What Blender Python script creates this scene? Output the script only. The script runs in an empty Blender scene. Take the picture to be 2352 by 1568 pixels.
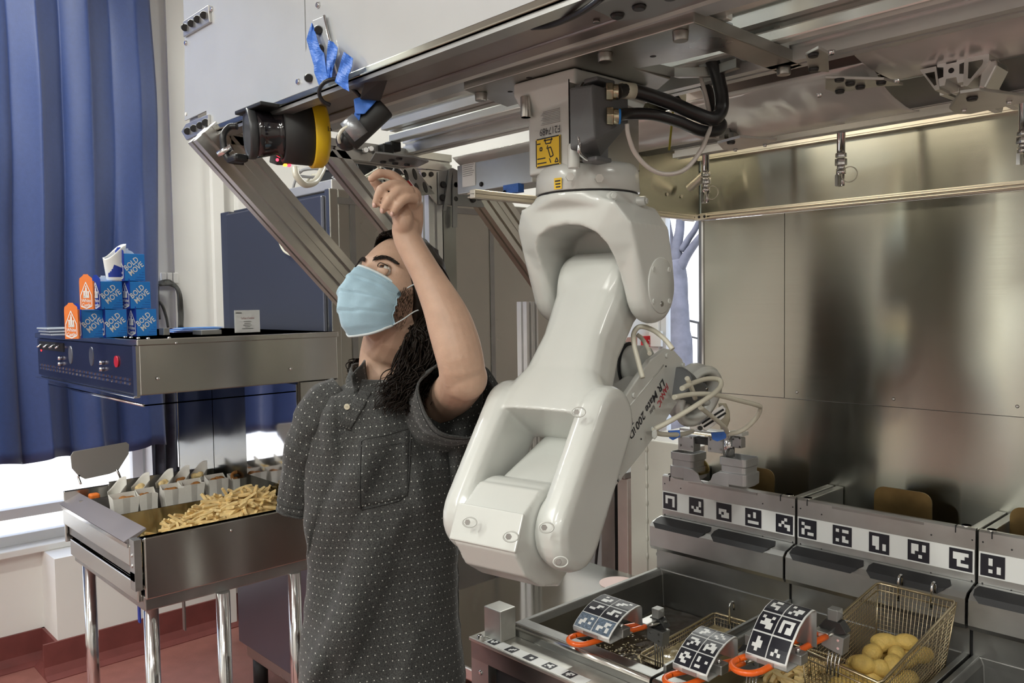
import bpy, bmesh, math, random
from mathutils import Vector, Matrix, noise
random.seed(7)
S = bpy.context.scene
COL = S.collection
V = Vector
# ---------------------------------------------------------------- camera
def rot_rows(yaw, pitch, roll):
    cy, sy, cp, sp, cr, sr = math.cos(yaw), math.sin(yaw), math.cos(pitch), math.sin(pitch), math.cos(roll), math.sin(roll)
    f = V((sy*cp, cy*cp, sp)); r = V((cy, -sy, 0)); u = r.cross(f)
    return cr*r+sr*u, cr*u-sr*r, f
CR, CU, CF = rot_rows(-.813206822, -.0483585, -.01450114)
FOC = 1880.4
CAM = V((0, 0, 1.6))
cd = bpy.data.cameras.new('camera'); cam = bpy.data.objects.new('camera', cd); COL.objects.link(cam)
cam.matrix_world = Matrix(((CR.x, CU.x, -CF.x, 0), (CR.y, CU.y, -CF.y, 0), (CR.z, CU.z, -CF.z, 1.6), (0, 0, 0, 1)))
cd.sensor_width = 36; cd.lens = FOC/2352*36; cd.clip_start = .02
S.camera = cam
S.view_settings.view_transform = 'Standard'; S.view_settings.look = 'None'; S.view_settings.gamma = 1; S.view_settings.use_curve_mapping = False
S.view_settings.exposure = 0.33
# ---------------------------------------------------------------- sky and lights
W = bpy.data.worlds.new('sky'); S.world = W; W.use_nodes = True
nt = W.node_tree; bg = nt.nodes['Background']
sky = nt.nodes.new('ShaderNodeTexSky'); sky.sky_type = 'NISHITA'; sky.sun_elevation = math.radians(50); sky.sun_rotation = math.radians(200); sky.sun_disc = False
nt.links.new(sky.outputs[0], bg.inputs[0]); bg.inputs[1].default_value = .55
def lamp(name, loc, size, power, color, rot=(0, 0, 0), sizey=None, spread=None):
    l = bpy.data.lights.new(name, 'AREA'); l.energy = power; l.color = color; l.size = size
    if sizey: l.shape = 'RECTANGLE'; l.size_y = sizey
    if spread: l.spread = spread
    o = bpy.data.objects.new(name, l); COL.objects.link(o); o.location = loc; o.rotation_euler = rot; return o
sun = bpy.data.lights.new('sun', 'SUN'); sun.energy = 5; sun.angle = .01; sun.color = (1, .95, .88)
so = bpy.data.objects.new('sun', sun); COL.objects.link(so); so.rotation_euler = (math.radians(38), 0, math.radians(25)); so.location = (0, 0, 9)
CEIL = 3.35
LAMPS = [(-3.1, .2), (-2.02, -1.5), (-.35, -1.6), (1.3, -1.6), (-2.02, -3.2), (.6, -3.2), (1.9, 1.0), (-2.6, 3.4)]
for i, (x, y) in enumerate(LAMPS):
    lamp('ceiling_light_lamp', (x, y, CEIL-.075),   .16, 33, (.975, .99, .915), sizey=1.15)
lamp('hood_light_lamp', (-.95, 1.52, 2.16), .5, 2.2, (1, .86, .64), sizey=.10)
lamp('hood_light_lamp', (.1, 1.52, 2.16), .5, 2.2, (1, .86, .64), sizey=.10)
# ---------------------------------------------------------------- pixel rays (to read sizes off the photograph)
def ray(px, py): return CR*((px-1176)/FOC)+CU*(-(py-784)/FOC)+CF
def atz(px, py, z): d = ray(px, py); return CAM+d*((z-1.6)/d.z)
def atx(px, py, x): d = ray(px, py); return CAM+d*(x/d.x)
def aty(px, py, y): d = ray(px, py); return CAM+d*(y/d.y)
def atd(px, py, t): return CAM+ray(px, py)*t
# ---------------------------------------------------------------- materials
MATS = {}
def mat(name, color, rough=.5, metal=0, noise_amt=0, noise_scale=8, bump=0, bump_scale=60, brushed=None, spec=None, emit=None, emit_s=0, alpha=None, trans=0, ior=None, coat=0, sheen=0, sss=0, rvar=0, aniso=0, tang=(0, 0, 1), stretch=(1, 1, 1)):
    if name in MATS: return MATS[name]
    m = bpy.data.materials.new(name); m.use_nodes = True; n = m.node_tree.nodes; L = m.node_tree.links
    b = n['Principled BSDF']; b.inputs['Base Color'].default_value = (*color, 1); b.inputs['Roughness'].default_value = rough; b.inputs['Metallic'].default_value = metal
    if spec is not None: b.inputs['Specular IOR Level'].default_value = spec
    if emit: b.inputs['Emission Color'].default_value = (*emit, 1); b.inputs['Emission Strength'].default_value = emit_s
    if trans: b.inputs['Transmission Weight'].default_value = trans
    if ior: b.inputs['IOR'].default_value = ior
    if coat: b.inputs['Coat Weight'].default_value = coat; b.inputs['Coat Roughness'].default_value = .12
    if sheen: b.inputs['Sheen Weight'].default_value = sheen
    if sss:
        b.inputs['Subsurface Weight'].default_value = sss; b.inputs['Subsurface Radius'].default_value = (.012, .005, .003); b.inputs['Subsurface Scale'].default_value = 1
    tc = n.new('ShaderNodeTexCoord'); mp = n.new('ShaderNodeMapping'); mp.inputs['Scale'].default_value = stretch
    geo = n.new('ShaderNodeNewGeometry'); L.new(geo.outputs['Position'], mp.inputs[0])
    def nz(sc, det=4):
        t = n.new('ShaderNodeTexNoise'); t.inputs['Scale'].default_value = sc; t.inputs['Detail'].default_value = det; L.new(mp.outputs[0], t.inputs['Vector']); return t
    if noise_amt:
        t = nz(noise_scale); mx = n.new('ShaderNodeMix'); mx.data_type = 'RGBA'; mx.blend_type = 'MULTIPLY'; mx.inputs[0].default_value = 1
        mx.inputs[6].default_value = (*color, 1); cr = n.new('ShaderNodeMapRange'); cr.inputs[1].default_value = .3; cr.inputs[2].default_value = .7
        cr.inputs[3].default_value = 1-noise_amt; cr.inputs[4].default_value = 1+noise_amt*.6; L.new(t.outputs[0], cr.inputs[0]); L.new(cr.outputs[0], mx.inputs[7]); L.new(mx.outputs[2], b.inputs['Base Color'])
    if rvar:
        t = nz(6); cr = n.new('ShaderNodeMapRange'); cr.inputs[1].default_value = .3; cr.inputs[2].default_value = .7; cr.inputs[3].default_value = max(.02, rough-rvar); cr.inputs[4].default_value = rough+rvar
        L.new(t.outputs[0], cr.inputs[0]); L.new(cr.outputs[0], b.inputs['Roughness'])
    if bump:
        t = nz(bump_scale); bp = n.new('ShaderNodeBump'); bp.inputs['Strength'].default_value = bump; bp.inputs['Distance'].default_value = .004; L.new(t.outputs[0], bp.inputs['Height']); L.new(bp.outputs[0], b.inputs['Normal'])
    if aniso:
        b.inputs['Anisotropic'].default_value = aniso; c = n.new('ShaderNodeCombineXYZ')
        for i in range(3): c.inputs[i].default_value = tang[i]
        L.new(c.outputs[0], b.inputs['Tangent'])
    if alpha is not None: b.inputs['Alpha'].default_value = alpha
    MATS[name] = m; return m
# brushed sheets: grain runs along X (or Y), highlights stretch upright
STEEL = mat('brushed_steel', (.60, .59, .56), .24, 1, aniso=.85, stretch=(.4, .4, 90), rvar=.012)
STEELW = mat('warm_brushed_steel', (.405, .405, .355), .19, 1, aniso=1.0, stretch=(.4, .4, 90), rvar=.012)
STEELD = mat('dark_worn_steel', (.34, .34, .33), .38, 1, noise_amt=.15, noise_scale=9, bump=.1, bump_scale=50, rvar=.08)
STEELG = mat('dull_grey_steel', (.46, .46, .45), .42, 1, noise_amt=.12, noise_scale=12, bump=.08, bump_scale=60, rvar=.08)
CHROME = mat('polished_steel', (.72, .72, .72), .14, 1, noise_amt=.05)
ALU = mat('extruded_aluminium', (.66, .65, .63), .34, 1, noise_amt=.05, noise_scale=20)
ALUL = mat('light_anodised_aluminium', (.78, .78, .77), .40, .75, noise_amt=.04, noise_scale=20)
PLATEM = mat('machined_plate', (.44, .43, .40), .35, 1, noise_amt=.2, noise_scale=7, bump=.06, rvar=.1)
PANELW = mat('glossy_white_panel', (.60, .62, .63), .14, .25, noise_amt=.03, bump=.1, bump_scale=2.5, coat=.3)
PLASTIC = mat('milky_plastic_sheet', (.78, .76, .74), .22, .3, noise_amt=.12, noise_scale=5, bump=.25, bump_scale=3)
BLACK = mat('black_plastic', (.012, .012, .013), .35)
BLACKM = mat('matt_black', (.02, .02, .02), .6, noise_amt=.2)
RUBBER = mat('black_rubber', (.015, .015, .016), .28)
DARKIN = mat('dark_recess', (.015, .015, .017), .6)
ROBOT = mat('robot_white_paint', (.60, .61, .58), .27, 0, noise_amt=.03, noise_scale=5, coat=.35)
GREYP = mat('grey_cast_housing', (.13, .135, .14), .5, .1, bump=.1, bump_scale=300)
CREAM = mat('cream_hose', (.62, .59, .49), .35)
WALLW = mat('white_wall_paint', (.78, .77, .74), .75, noise_amt=.04, noise_scale=3, bump=.06, bump_scale=25)
CEILM = mat('ceiling_paint', (.75, .75, .73), .8)
BEIGE = mat('beige_painted_steel', (.56, .54, .48), .4, .1, noise_amt=.05)
ORANGE = mat('orange_vinyl', (.85, .13, .01), .3, coat=.3)
YELLOW = mat('yellow_plastic', (.80, .52, .01), .4)
WHITEP = mat('white_print', (.78, .79, .78), .5)
BLACKP = mat('black_print', (.012, .012, .02), .4)
PAPER = mat('white_paper', (.72, .70, .65), .8, noise_amt=.05, noise_scale=40)
BLUETAPE = mat('blue_masking_tape', (.045, .17, .62), .55, noise_amt=.15, noise_scale=60, bump=.3, bump_scale=80)
FRIES = mat('golden_fry', (.84, .63, .30), .55, noise_amt=.2, noise_scale=60, bump=.4, bump_scale=150, sss=.1)
NUGGET = mat('breaded_nugget', (.60, .40, .12), .7, noise_amt=.3, noise_scale=45, bump=.8, bump_scale=260)
CRUST = mat('brown_fried_crust', (.34, .14, .03), .7, noise_amt=.4, noise_scale=80, bump=.8, bump_scale=200)
WIRE = mat('brass_toned_wire', (.55, .46, .30), .3, 1)
BLUEB = mat('light_blue_print', (.015, .22, .68), .45)
NAVYB = mat('navy_print', (.008, .035, .30), .45)
ORGB = mat('orange_print', (.80, .20, .03), .45)
# ---------------------------------------------------------------- mesh builder
class MB:
    def __init__(s, T=None): s.v = []; s.f = []; s.mi = []; s.sm = []; s.T = T
    def add(s, vs, fs, mi=0, sm=False, T=None):
        o = len(s.v); T = T or s.T
        for p in vs: s.v.append((T @ V(p)) if T else V(p))
        for f in fs: s.f.append([i+o for i in f]); s.mi.append(mi); s.sm.append(sm)
        return s
    def box(s, lo, hi, mi=0, T=None):
        x0, y0, z0 = lo; x1, y1, z1 = hi
        return s.add([(x0, y0, z0), (x1, y0, z0), (x1, y1, z0), (x0, y1, z0), (x0, y0, z1), (x1, y0, z1), (x1, y1, z1), (x0, y1, z1)],
            [(0, 3, 2, 1), (4, 5, 6, 7), (0, 1, 5, 4), (1, 2, 6, 5), (2, 3, 7, 6), (3, 0, 4, 7)], mi, False, T)
    def prism(s, pts, ext, mi=0, sm=False, T=None):
        n = len(pts); e = V(ext); vs = [V(p) for p in pts]+[V(p)+e for p in pts]
        fs = [list(range(n))[::-1], list(range(n, 2*n))]+[(i, (i+1) % n, n+(i+1) % n, n+i) for i in range(n)]
        s.add(vs, fs, mi, False, T)
        if sm:
            for k in range(n): s.sm[-1-k] = True
        return s
    def frame(s, d):
        d = V(d).normalized(); a = V((0, 0, 1)) if abs(d.z) < .9 else V((1, 0, 0)); u = d.cross(a).normalized(); return u, d.cross(u)
    def cyl(s, p0, p1, r0, r1=None, n=16, mi=0, caps=True, T=None):
        r1 = r0 if r1 is None else r1; p0 = V(p0); p1 = V(p1); u, w = s.frame(p1-p0); vs = []
        for p, r in ((p0, r0), (p1, r1)):
            for i in range(n): a = 2*math.pi*i/n; vs.append(p+u*math.cos(a)*r+w*math.sin(a)*r)
        s.add(vs, [(i, (i+1) % n, n+(i+1) % n, n+i) for i in range(n)], mi, True, T)
        if caps: s.add(vs[:n], [list(range(n))[::-1]], mi, False, T); s.add(vs[n:], [list(range(n))], mi, False, T)
        return s
    def loft(s, rings, mi=0, sm=True, caps=True, close=True, T=None):
        n = len(rings[0]); vs = [p for r in rings for p in r]; fs = []
        for k in range(len(rings)-1):
            for i in range(n if close else n-1): fs.append((k*n+i, k*n+(i+1) % n, (k+1)*n+(i+1) % n, (k+1)*n+i))
        s.add(vs, fs, mi, sm, T)
        if caps and close: s.add(rings[0], [list(range(n))[::-1]], mi, False, T); s.add(rings[-1], [list(range(n))], mi, False, T)
        return s
    def tube(s, pts, r, n=8, mi=0, closed=False, T=None, flat=1.0):
        pts = [V(p) for p in pts]; m = len(pts); rings = []; u = None
        for i, p in enumerate(pts):
            if closed: d = pts[(i+1) % m]-pts[i-1]
            else: d = pts[min(i+1, m-1)]-pts[max(i-1, 0)]
            if d.length < 1e-9: d = V((0, 0, 1))
            d.normalize()
            if u is None: u, _ = s.frame(d)
            u = (u-d*u.dot(d)); u = u.normalized() if u.length > 1e-6 else s.frame(d)[0]
            w = d.cross(u); rr = r[i] if isinstance(r, (list, tuple)) else r
            rings.append([p+u*math.cos(2*math.pi*k/n)*rr+w*math.sin(2*math.pi*k/n)*rr*flat for k in range(n)])
        if closed: rings.append(rings[0])
        return s.loft(rings, mi, True, not closed, True, T)
    def ball(s, c, r, nu=16, nv=10, mi=0, T=None):
        c = V(c); r = V((r, r, r)) if not hasattr(r, '__len__') else V(r); vs = [c+V((0, 0, r.z))]
        for j in range(1, nv):
            t = math.pi*j/nv
            for i in range(nu): a = 2*math.pi*i/nu; vs.append(c+V((r.x*math.sin(t)*math.cos(a), r.y*math.sin(t)*math.sin(a), r.z*math.cos(t))))
        vs.append(c-V((0, 0, r.z))); fs = [(0, 1+i, 1+(i+1) % nu) for i in range(nu)]
        for j in range(nv-2):
            for i in range(nu): fs.append((1+j*nu+i, 1+(j+1)*nu+i, 1+(j+1)*nu+(i+1) % nu, 1+j*nu+(i+1) % nu))
        e = len(vs)-1; b = 1+(nv-2)*nu; fs += [(e, b+(i+1) % nu, b+i) for i in range(nu)]
        return s.add(vs, fs, mi, True, T)
    def hull(s, pts, mi=0, T=None, sm=False):
        b = bmesh.new(); vv = [b.verts.new(p) for p in pts]; r = bmesh.ops.convex_hull(b, input=vv)
        bmesh.ops.delete(b, geom=[v for v in b.verts if not v.link_faces], context='VERTS'); b.verts.index_update()
        s.add([v.co.copy() for v in b.verts], [[v.index for v in f.verts] for f in b.faces], mi, sm, T); b.free(); return s
    def sheet(s, grid, mi=0, sm=True, th=0, T=None):
        r = len(grid); c = len(grid[0]); vs = [V(p) for row in grid for p in row]
        fs = [(j*c+i, j*c+i+1, (j+1)*c+i+1, (j+1)*c+i) for j in range(r-1) for i in range(c-1)]
        return s.add(vs, fs, mi, sm, T)
    def build(s, name, mats, parent=None, bevel=0, seg=2, remesh=0, smooth=0, sub=0, solid=0, kind=None, label=None, fix=True):
        me = bpy.data.meshes.new(name); off = V((0, 0, 0))
        if parent is not None: off = wloc(parent)
        me.from_pydata([p-off for p in s.v], [], s.f)
        if not isinstance(mats, (list, tuple)): mats = [mats]
        for m in mats: me.materials.append(m)
        for p, mi, sm in zip(me.polygons, s.mi, s.sm): p.material_index = mi; p.use_smooth = sm or remesh > 0 or sub > 0
        if fix:
            b = bmesh.new(); b.from_mesh(me); bmesh.ops.remove_doubles(b, verts=b.verts, dist=1e-5); bmesh.ops.recalc_face_normals(b, faces=b.faces); b.to_mesh(me); b.free()
        o = bpy.data.objects.new(name, me); COL.objects.link(o)
        if parent is not None: o.parent = parent
        if remesh:
            md = o.modifiers.new('r', 'REMESH'); md.mode = 'VOXEL'; md.voxel_size = remesh; md.use_smooth_shade = True
            if smooth: md = o.modifiers.new('s', 'SMOOTH'); md.factor = .5; md.iterations = smooth
        if solid: md = o.modifiers.new('so', 'SOLIDIFY'); md.thickness = solid; md.offset = 0
        if sub: md = o.modifiers.new('sub', 'SUBSURF'); md.levels = sub; md.render_levels = sub
        if bevel: md = o.modifiers.new('b', 'BEVEL'); md.width = bevel; md.segments = seg; md.limit_method = 'ANGLE'; md.angle_limit = math.radians(40)
        if kind: o['kind'] = kind
        if label: o['label'] = label
        return o
def wloc(o):
    l = V((0, 0, 0))
    while o is not None: l = l+o.location; o = o.parent
    return l
def tag(o, label, cat, group=None):
    o['label'] = label; o['category'] = cat
    if group: o['group'] = group
    return o
def thing(name, label, cat, loc=(0, 0, 0), group=None):
    o = bpy.data.objects.new(name, None); COL.objects.link(o); o.location = loc; o.empty_display_size = .05
    return tag(o, label, cat, group)
def struct(o): o['kind'] = 'structure'; return o
def bx(name, lo, hi, m, parent=None, bevel=0, **k): return MB().box(lo, hi).build(name, m, parent, bevel=bevel, **k)
def copy_tree(o, parent=None):
    c = o.copy(); COL.objects.link(c); c.parent = parent
    for ch in list(o.children): copy_tree(ch, c)
    return c
def clean(o): return o
def bez(pts, n=10):
    """Catmull-Rom through points"""
    P = [V(p) for p in pts]; P = [P[0]*2-P[1]]+P+[P[-1]*2-P[-2]]; out = []
    for i in range(1, len(P)-2):
        for k in range(n):
            t = k/n; a, b, c, d = P[i-1], P[i], P[i+1], P[i+2]
            out.append(.5*((2*b)+(c-a)*t+(2*a-5*b+4*c-d)*t*t+(3*b-a-3*c+d)*t**3))
    out.append(P[-2]); return out
_tc = {}
def text_mesh(txt, bold=False):
    """outline of a word, width-normalised: returns verts (x,y) with cap height about 1"""
    if txt in _tc: return _tc[txt]
    c = bpy.data.curves.new('t', 'FONT'); c.body = txt; c.size = 1.4; c.resolution_u = 2
    if bold: c.offset = .025
    o = bpy.data.objects.new('t', c); COL.objects.link(o); dg = bpy.context.evaluated_depsgraph_get()
    me = bpy.data.meshes.new_from_object(o.evaluated_get(dg)); vs = [v.co.copy() for v in me.vertices]; fs = [list(p.vertices) for p in me.polygons]
    bpy.data.objects.remove(o); bpy.data.curves.remove(c); bpy.data.meshes.remove(me); _tc[txt] = (vs, fs); return vs, fs
def put_text(mb, txt, org, ux, uy, h, mi=0, bold=False, off=.0006, width=None):
    vs, fs = text_mesh(txt, bold); ux = V(ux).normalized(); uy = V(uy).normalized(); nrm = ux.cross(uy)*off
    if not vs: return
    w = max(v.x for v in vs); sx = h if width is None else width/w
    mb.add([V(org)+ux*v.x*sx+uy*v.y*h+nrm for v in vs], fs, mi)
def marker(bits, org, ux, uy, size, name, parent, nrm, mats=None, surf=None):
    """square printed marker, 6x6 cells, black frame with 4x4 inner code; org = top-left corner, ux to the right, uy down"""
    mb = MB(); rows = bits.split('/'); ux = V(ux); uy = V(uy)
    P = surf or (lambda u, v: V(org)+ux*u*size+uy*v*size+V(nrm)*.0008)
    for j in range(6):
        for i in range(6):
            w = 1 <= i <= 4 and 1 <= j <= 4 and rows[j-1][i-1] == '1'
            mb.add([P(i/6, j/6), P((i+1)/6, j/6), P((i+1)/6, (j+1)/6), P(i/6, (j+1)/6)], [(0, 1, 2, 3)], 1 if w else 0)
    return mb.build(name, mats or [BLACKP, WHITEP], parent, fix=False)
def extrusion_profile(w, h, slots_w, slots_h):
    """closed outline of T-slot aluminium, w x h, centred"""
    g = .0085; d = .008; pts = []
    def side(a, b, L, n, inward):
        a = V(a); b = V(b); dr = (b-a)/L; out = [a]
        for k in range(n):
            c = L*(k+.5)/n; out += [a+dr*(c-g/2), a+dr*(c-g/2)+V(inward)*d, a+dr*(c+g/2)+V(inward)*d, a+dr*(c+g/2)]
            if k < n-1:
                e = L*(k+1)/n; out += [a+dr*(e-.003), a+dr*(e-.003)+V(inward)*.0015, a+dr*(e+.003)+V(inward)*.0015, a+dr*(e+.003)]
        return out
    pts += side((-w/2, -h/2), (w/2, -h/2), w, slots_w, (0, 1)); pts += side((w/2, -h/2), (w/2, h/2), h, slots_h, (-1, 0))
    pts += side((w/2, h/2), (-w/2, h/2), w, slots_w, (0, -1)); pts += side((-w/2, h/2), (-w/2, -h/2), h, slots_h, (1, 0))
    return pts
def extrude_bar(name, p0, p1, ux, w, h, nw, nh, m, parent, **k):
    p0 = V(p0); p1 = V(p1); d = (p1-p0).normalized(); ux = V(ux); ux = (ux-d*ux.dot(d)).normalized(); uy = d.cross(ux)
    pr = extrusion_profile(w, h, nw, nh)
    return MB().prism([p0+ux*q[0]+uy*q[1] for q in pr], p1-p0).build(name, m, parent, **k)
def bolt(mb, p, nrm, r=.006, h=.004, mi=0, dome=True):
    p = V(p); n = V(nrm).normalized()
    if dome: mb.cyl(p, p+n*h*.5, r, r*.95, 10, mi, False); mb.cyl(p+n*h*.5, p+n*h, r*.95, r*.5, 10, mi)
    else: mb.cyl(p, p+n*h, r, r, 6, mi)
# ================================================================ setting
OUTG0 = mat('sunlit_concrete', (.62, .58, .50), .8)
XW = -3.93; YB = 5.2; XR = 3.2; YF = -4.2
FLOORM = mat('red_epoxy_floor', (.30, .125, .105), .38, noise_amt=.14, noise_scale=14, bump=.15, bump_scale=120, rvar=.08)
COVEM = mat('dark_red_cove', (.17, .045, .04), .5, noise_amt=.15, noise_scale=14)
struct(bx('floor', (XW-.6, YF, -.1), (XR, YB, 0), FLOORM))
struct(bx('ceiling', (XW-.6, YF, CEIL), (XR, YB+.1, CEIL+.1), CEILM))
YJ = .80   # where the low wall steps forward, read at the jog
jog = atz(125, 1284, 0); zl = atx(125, 1284, XW).z; YJ = atx(125, 1284, XW).y
zs = .62; YW1 = 1.42
# window wall on the left: low wall, window opening (behind the curtain), pier, header
XR0 = XW-.22
mb = MB(); mb.box((XR0-.12, YF, 0), (XR0, YJ, zl-.0)); mb.box((XW-.34, YJ, 0), (XW, YW1+.1, zl)); mb.build('wall_left_low', WALLW); struct(bpy.data.objects['wall_left_low'])
struct(MB().box((XW-.36, YW1+.02, zl), (XW-.02, YW1+.10, CEIL)).box((XW-.12, YW1+.10, 0), (XW, YB, CEIL)).box((XW-.36, YF, 2.95), (XW-.2, YW1+.1, CEIL)).box((XW-.36, YF, 0), (XW-.2, -1.6, 2.95)).build('wall_left', WALLW))
struct(MB().box((XW-.34, YF, zl), (XW-.16, YW1+.02, zl+.03)).build('trim_1', WALLW, bevel=.004))
fr = MB()
for y in (-1.6, -.7, .25, YW1-.04): fr.box((XW-.30, y, zl+.03), (XW-.25, y+.05, 2.95))
for z in (zl+.03, .66, 2.90): fr.box((XW-.30, -1.6, z), (XW-.25, YW1, z+.045))
w1 = struct(fr.build('window_1', mat('window_frame_white', (.7, .7, .7), .4), bevel=.002))
GLASS = mat('window_glass', (1, 1, 1), .0, 0, trans=1, ior=1.01)
bx('pane', (XW-.279, -1.6, zl), (XW-.273, YW1, 2.93), GLASS, w1)
# cove base
cv = MB()
def cove(a, b, n):
    a = V(a); b = V(b); n = V(n); prof = [(0, .15), (.012, .15), (.014, .05), (.03, .018), (.06, .004), (.06, 0), (0, 0)]
    cv.prism([a+n*q[0]+V((0, 0, q[1])) for q in prof], b-a)
cove((XW, YJ-.06, 0), (XW, YB, 0), (1, 0, 0)); cove((XR0, YF, 0), (XR0, YJ-.0, 0), (1, 0, 0)); cove((XR0, YJ, 0), (XW+.0, YJ, 0), (0, -1, 0))
struct(cv.build('baseboard_left', COVEM))
tag(bx('added_bounce_mat', (-1.15, -2.6, .0), (1.6, 1.10, .012), mat('grey_rubber_mat', (.10, .10, .095), .7), bevel=.003), 'large grey rubber mat added unseen on the floor to cut red bounce light', 'mat')  # unseen mat, added to weaken the red bounce light from the floor
# far wall with the bright street window seen between the arm and the splashback
wa = aty(1512, 700, YB).x; wb = aty(1760, 700, YB).x; zt = 2.72; zb = .42
struct(MB().box((XW, YB, 0), (wa, YB+.12, CEIL)).box((wb, YB, 0), (XR, YB+.12, CEIL)).box((wa, YB, zt), (wb, YB+.12, CEIL)).box((wa, YB, 0), (wb, YB+.12, zb)).build('wall_back', WALLW))
fr = MB(); xm = aty(1608, 700, YB).x
for x in (wa, wb-.05): fr.box((x, YB+.03, zb), (x+.05, YB+.09, zt))
fr.box((xm-.025, YB+.02, zb), (xm+.018, YB+.09, zt), 1)
for z in (zb, zt-.05): fr.box((wa, YB+.03, z), (wb, YB+.09, z+.05))
w2 = struct(fr.build('window_2', [mat('window_frame_white', (.7, .7, .7)), mat('bronze_mullion', (.16, .16, .17), .4, .5)], bevel=.002))
bx('pane', (wa, YB+.057, zb), (wb, YB+.063, zt), GLASS, w2)
struct(bx('wall_right', (XR, YF, 0), (XR+.1, YB+.1, CEIL), mat('grey_wall_paint', (.60, .59, .56), .7))); 
WF = mat('grey_wall_paint', (.60, .59, .56), .7); ws = [(-3.28, -3.06), (-2.38, -2.24), (-4.25, -4.1)]
wfm = MB(); xx = XW-.6
for (a, b) in sorted(ws)[1:]: wfm.box((xx, YF-.1, 0), (a, YF, CEIL)); wfm.box((a, YF-.1, 0), (b, YF, .5)); wfm.box((a, YF-.1, 2.5), (b, YF, CEIL)); xx = b
wfm.box((xx, YF-.1, 0), (XR, YF, CEIL)); struct(wfm.build('wall_front', WF))
w3 = MB()  # slit windows added behind the camera to feed reflections in the splashback
for (a, b) in sorted(ws)[1:]:
    for (x0, x1, z0, z1) in ((a, a+.02, .5, 2.5), (b-.02, b, .5, 2.5), (a, b, .5, .53), (a, b, 2.47, 2.5)): w3.box((x0, YF-.07, z0), (x1, YF-.03, z1))
struct(w3.build('added_slit_windows', WALLW)); struct(bx('ground_outside_front', (-40, -40, -.25), (30, YF-.15, -.15), OUTG0))

# shallow wood crest of ceiling lights
LIT = mat('lit_diffuser', (.9, .9, .9), .5, emit=(.93, .97, 1), emit_s=2.2)
for i, (x, y) in enumerate(LAMPS):
    t = thing('ceiling_light', 'long white ceiling light fitting, out of view above the room', 'ceiling light', (x, y, CEIL), 'ceiling lights above the kitchen')
    bx('housing', (x-.12, y-.62, CEIL-.05), (x+.12, y+.62, CEIL), WALLW, t); bx('diffuser', (x-.10, y-.60, CEIL-.065), (x+.10, y+.60, CEIL-.05), LIT, t)
# ---------------- outside
OUTG = mat('sunlit_concrete', (.55, .55, .55), .8, noise_amt=.08, noise_scale=1)
struct(bx('ground_outside', (-40, YB+.2, -.25), (30, 60, -.15), OUTG)); struct(bx('ground_outside_left', (-40, -30, -.25), (XW-.4, YB+.2, -.15), OUTG))
bd = thing('building', 'pale sunlit building across the street beyond the far window', 'building', (-11, 17, -.15))
m1 = MB(); m1.box((-30, 17, -.15), (6, 20, 9)); m1.build('facade', mat('pale_stucco', (.75, .74, .72), .8), bd)
m1 = MB()
for z in (3.0, 5.6): m1.box((-30, 16.9, z), (6, 17, z+.12))
m1.build('string_course', mat('pale_stucco_trim', (.6, .6, .6), .8), bd)
bl = thing('building', 'white sunlit building outside, bright under the blue curtain hem', 'building', (-9.5, 0, -.15))
bx('facade', (-13, -14, -.15), (-9.5, 12, 7), mat('white_stucco', (.85, .85, .85), .8), bl)
rl = thing('railing', 'thin dark handrail on the sidewalk right of the tree trunk', 'railing', (0, 0, 0))
a = aty(1578, 735, 11); b = aty(1622, 745, 11)
m1 = MB().tube([a, b+(b-a)*2], .02).tube([a-V((0, 0, .25)), b+(b-a)*2-V((0, 0, .25))], .015)
m1.build('rail', BLACKM, rl); m1 = MB()
for k in range(5): p = a+(b-a)*k*.6; m1.cyl(p, (p.x, p.y, -.15), .018)
m1.build('post', BLACKM, rl)
# tree
BARK = mat('pale_bark', (.085, .085, .105), .85, noise_amt=.35, noise_scale=5, bump=.8, bump_scale=10)
tr = thing('tree', 'bare pale street tree with forked limbs outside the far window', 'tree', (0, 0, 0)); Yt = 9.0
def tp(x, y, dy=0): return aty(x, y, Yt+dy)
tb = MB(); base = tp(1566, 800); base.z = -.15
tb.tube(bez([base, tp(1562, 780), tp(1558, 700), tp(1556, 640), tp(1548, 600)], 6), [.20]*4+[.16]*3+[.135]*6+[.13]*6+[.13]*6, 12)
tb.tube(bez([tp(1553, 625), tp(1540, 570), tp(1532, 520), tp(1520, 440), tp(1505, 300)], 6), [.085-.002*i for i in range(25)], 10)
tb.tube(bez([tp(1553, 625), tp(1556, 560), tp(1562, 520), tp(1566, 420), tp(1570, 300)], 6), [.085-.002*i for i in range(25)], 10)
tb.tube(bez([tp(1560, 620), tp(1575, 590), tp(1596, 560), tp(1630, 515), tp(1680, 430)], 6), [.075-.002*i for i in range(25)], 10)
tb.tube(bez([tp(1566, 575), tp(1582, 548), tp(1600, 520), tp(1630, 450), tp(1650, 380)], 6), [.05-.001*i for i in range(25)], 8)
tb.build('trunk', BARK, tr)
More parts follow.
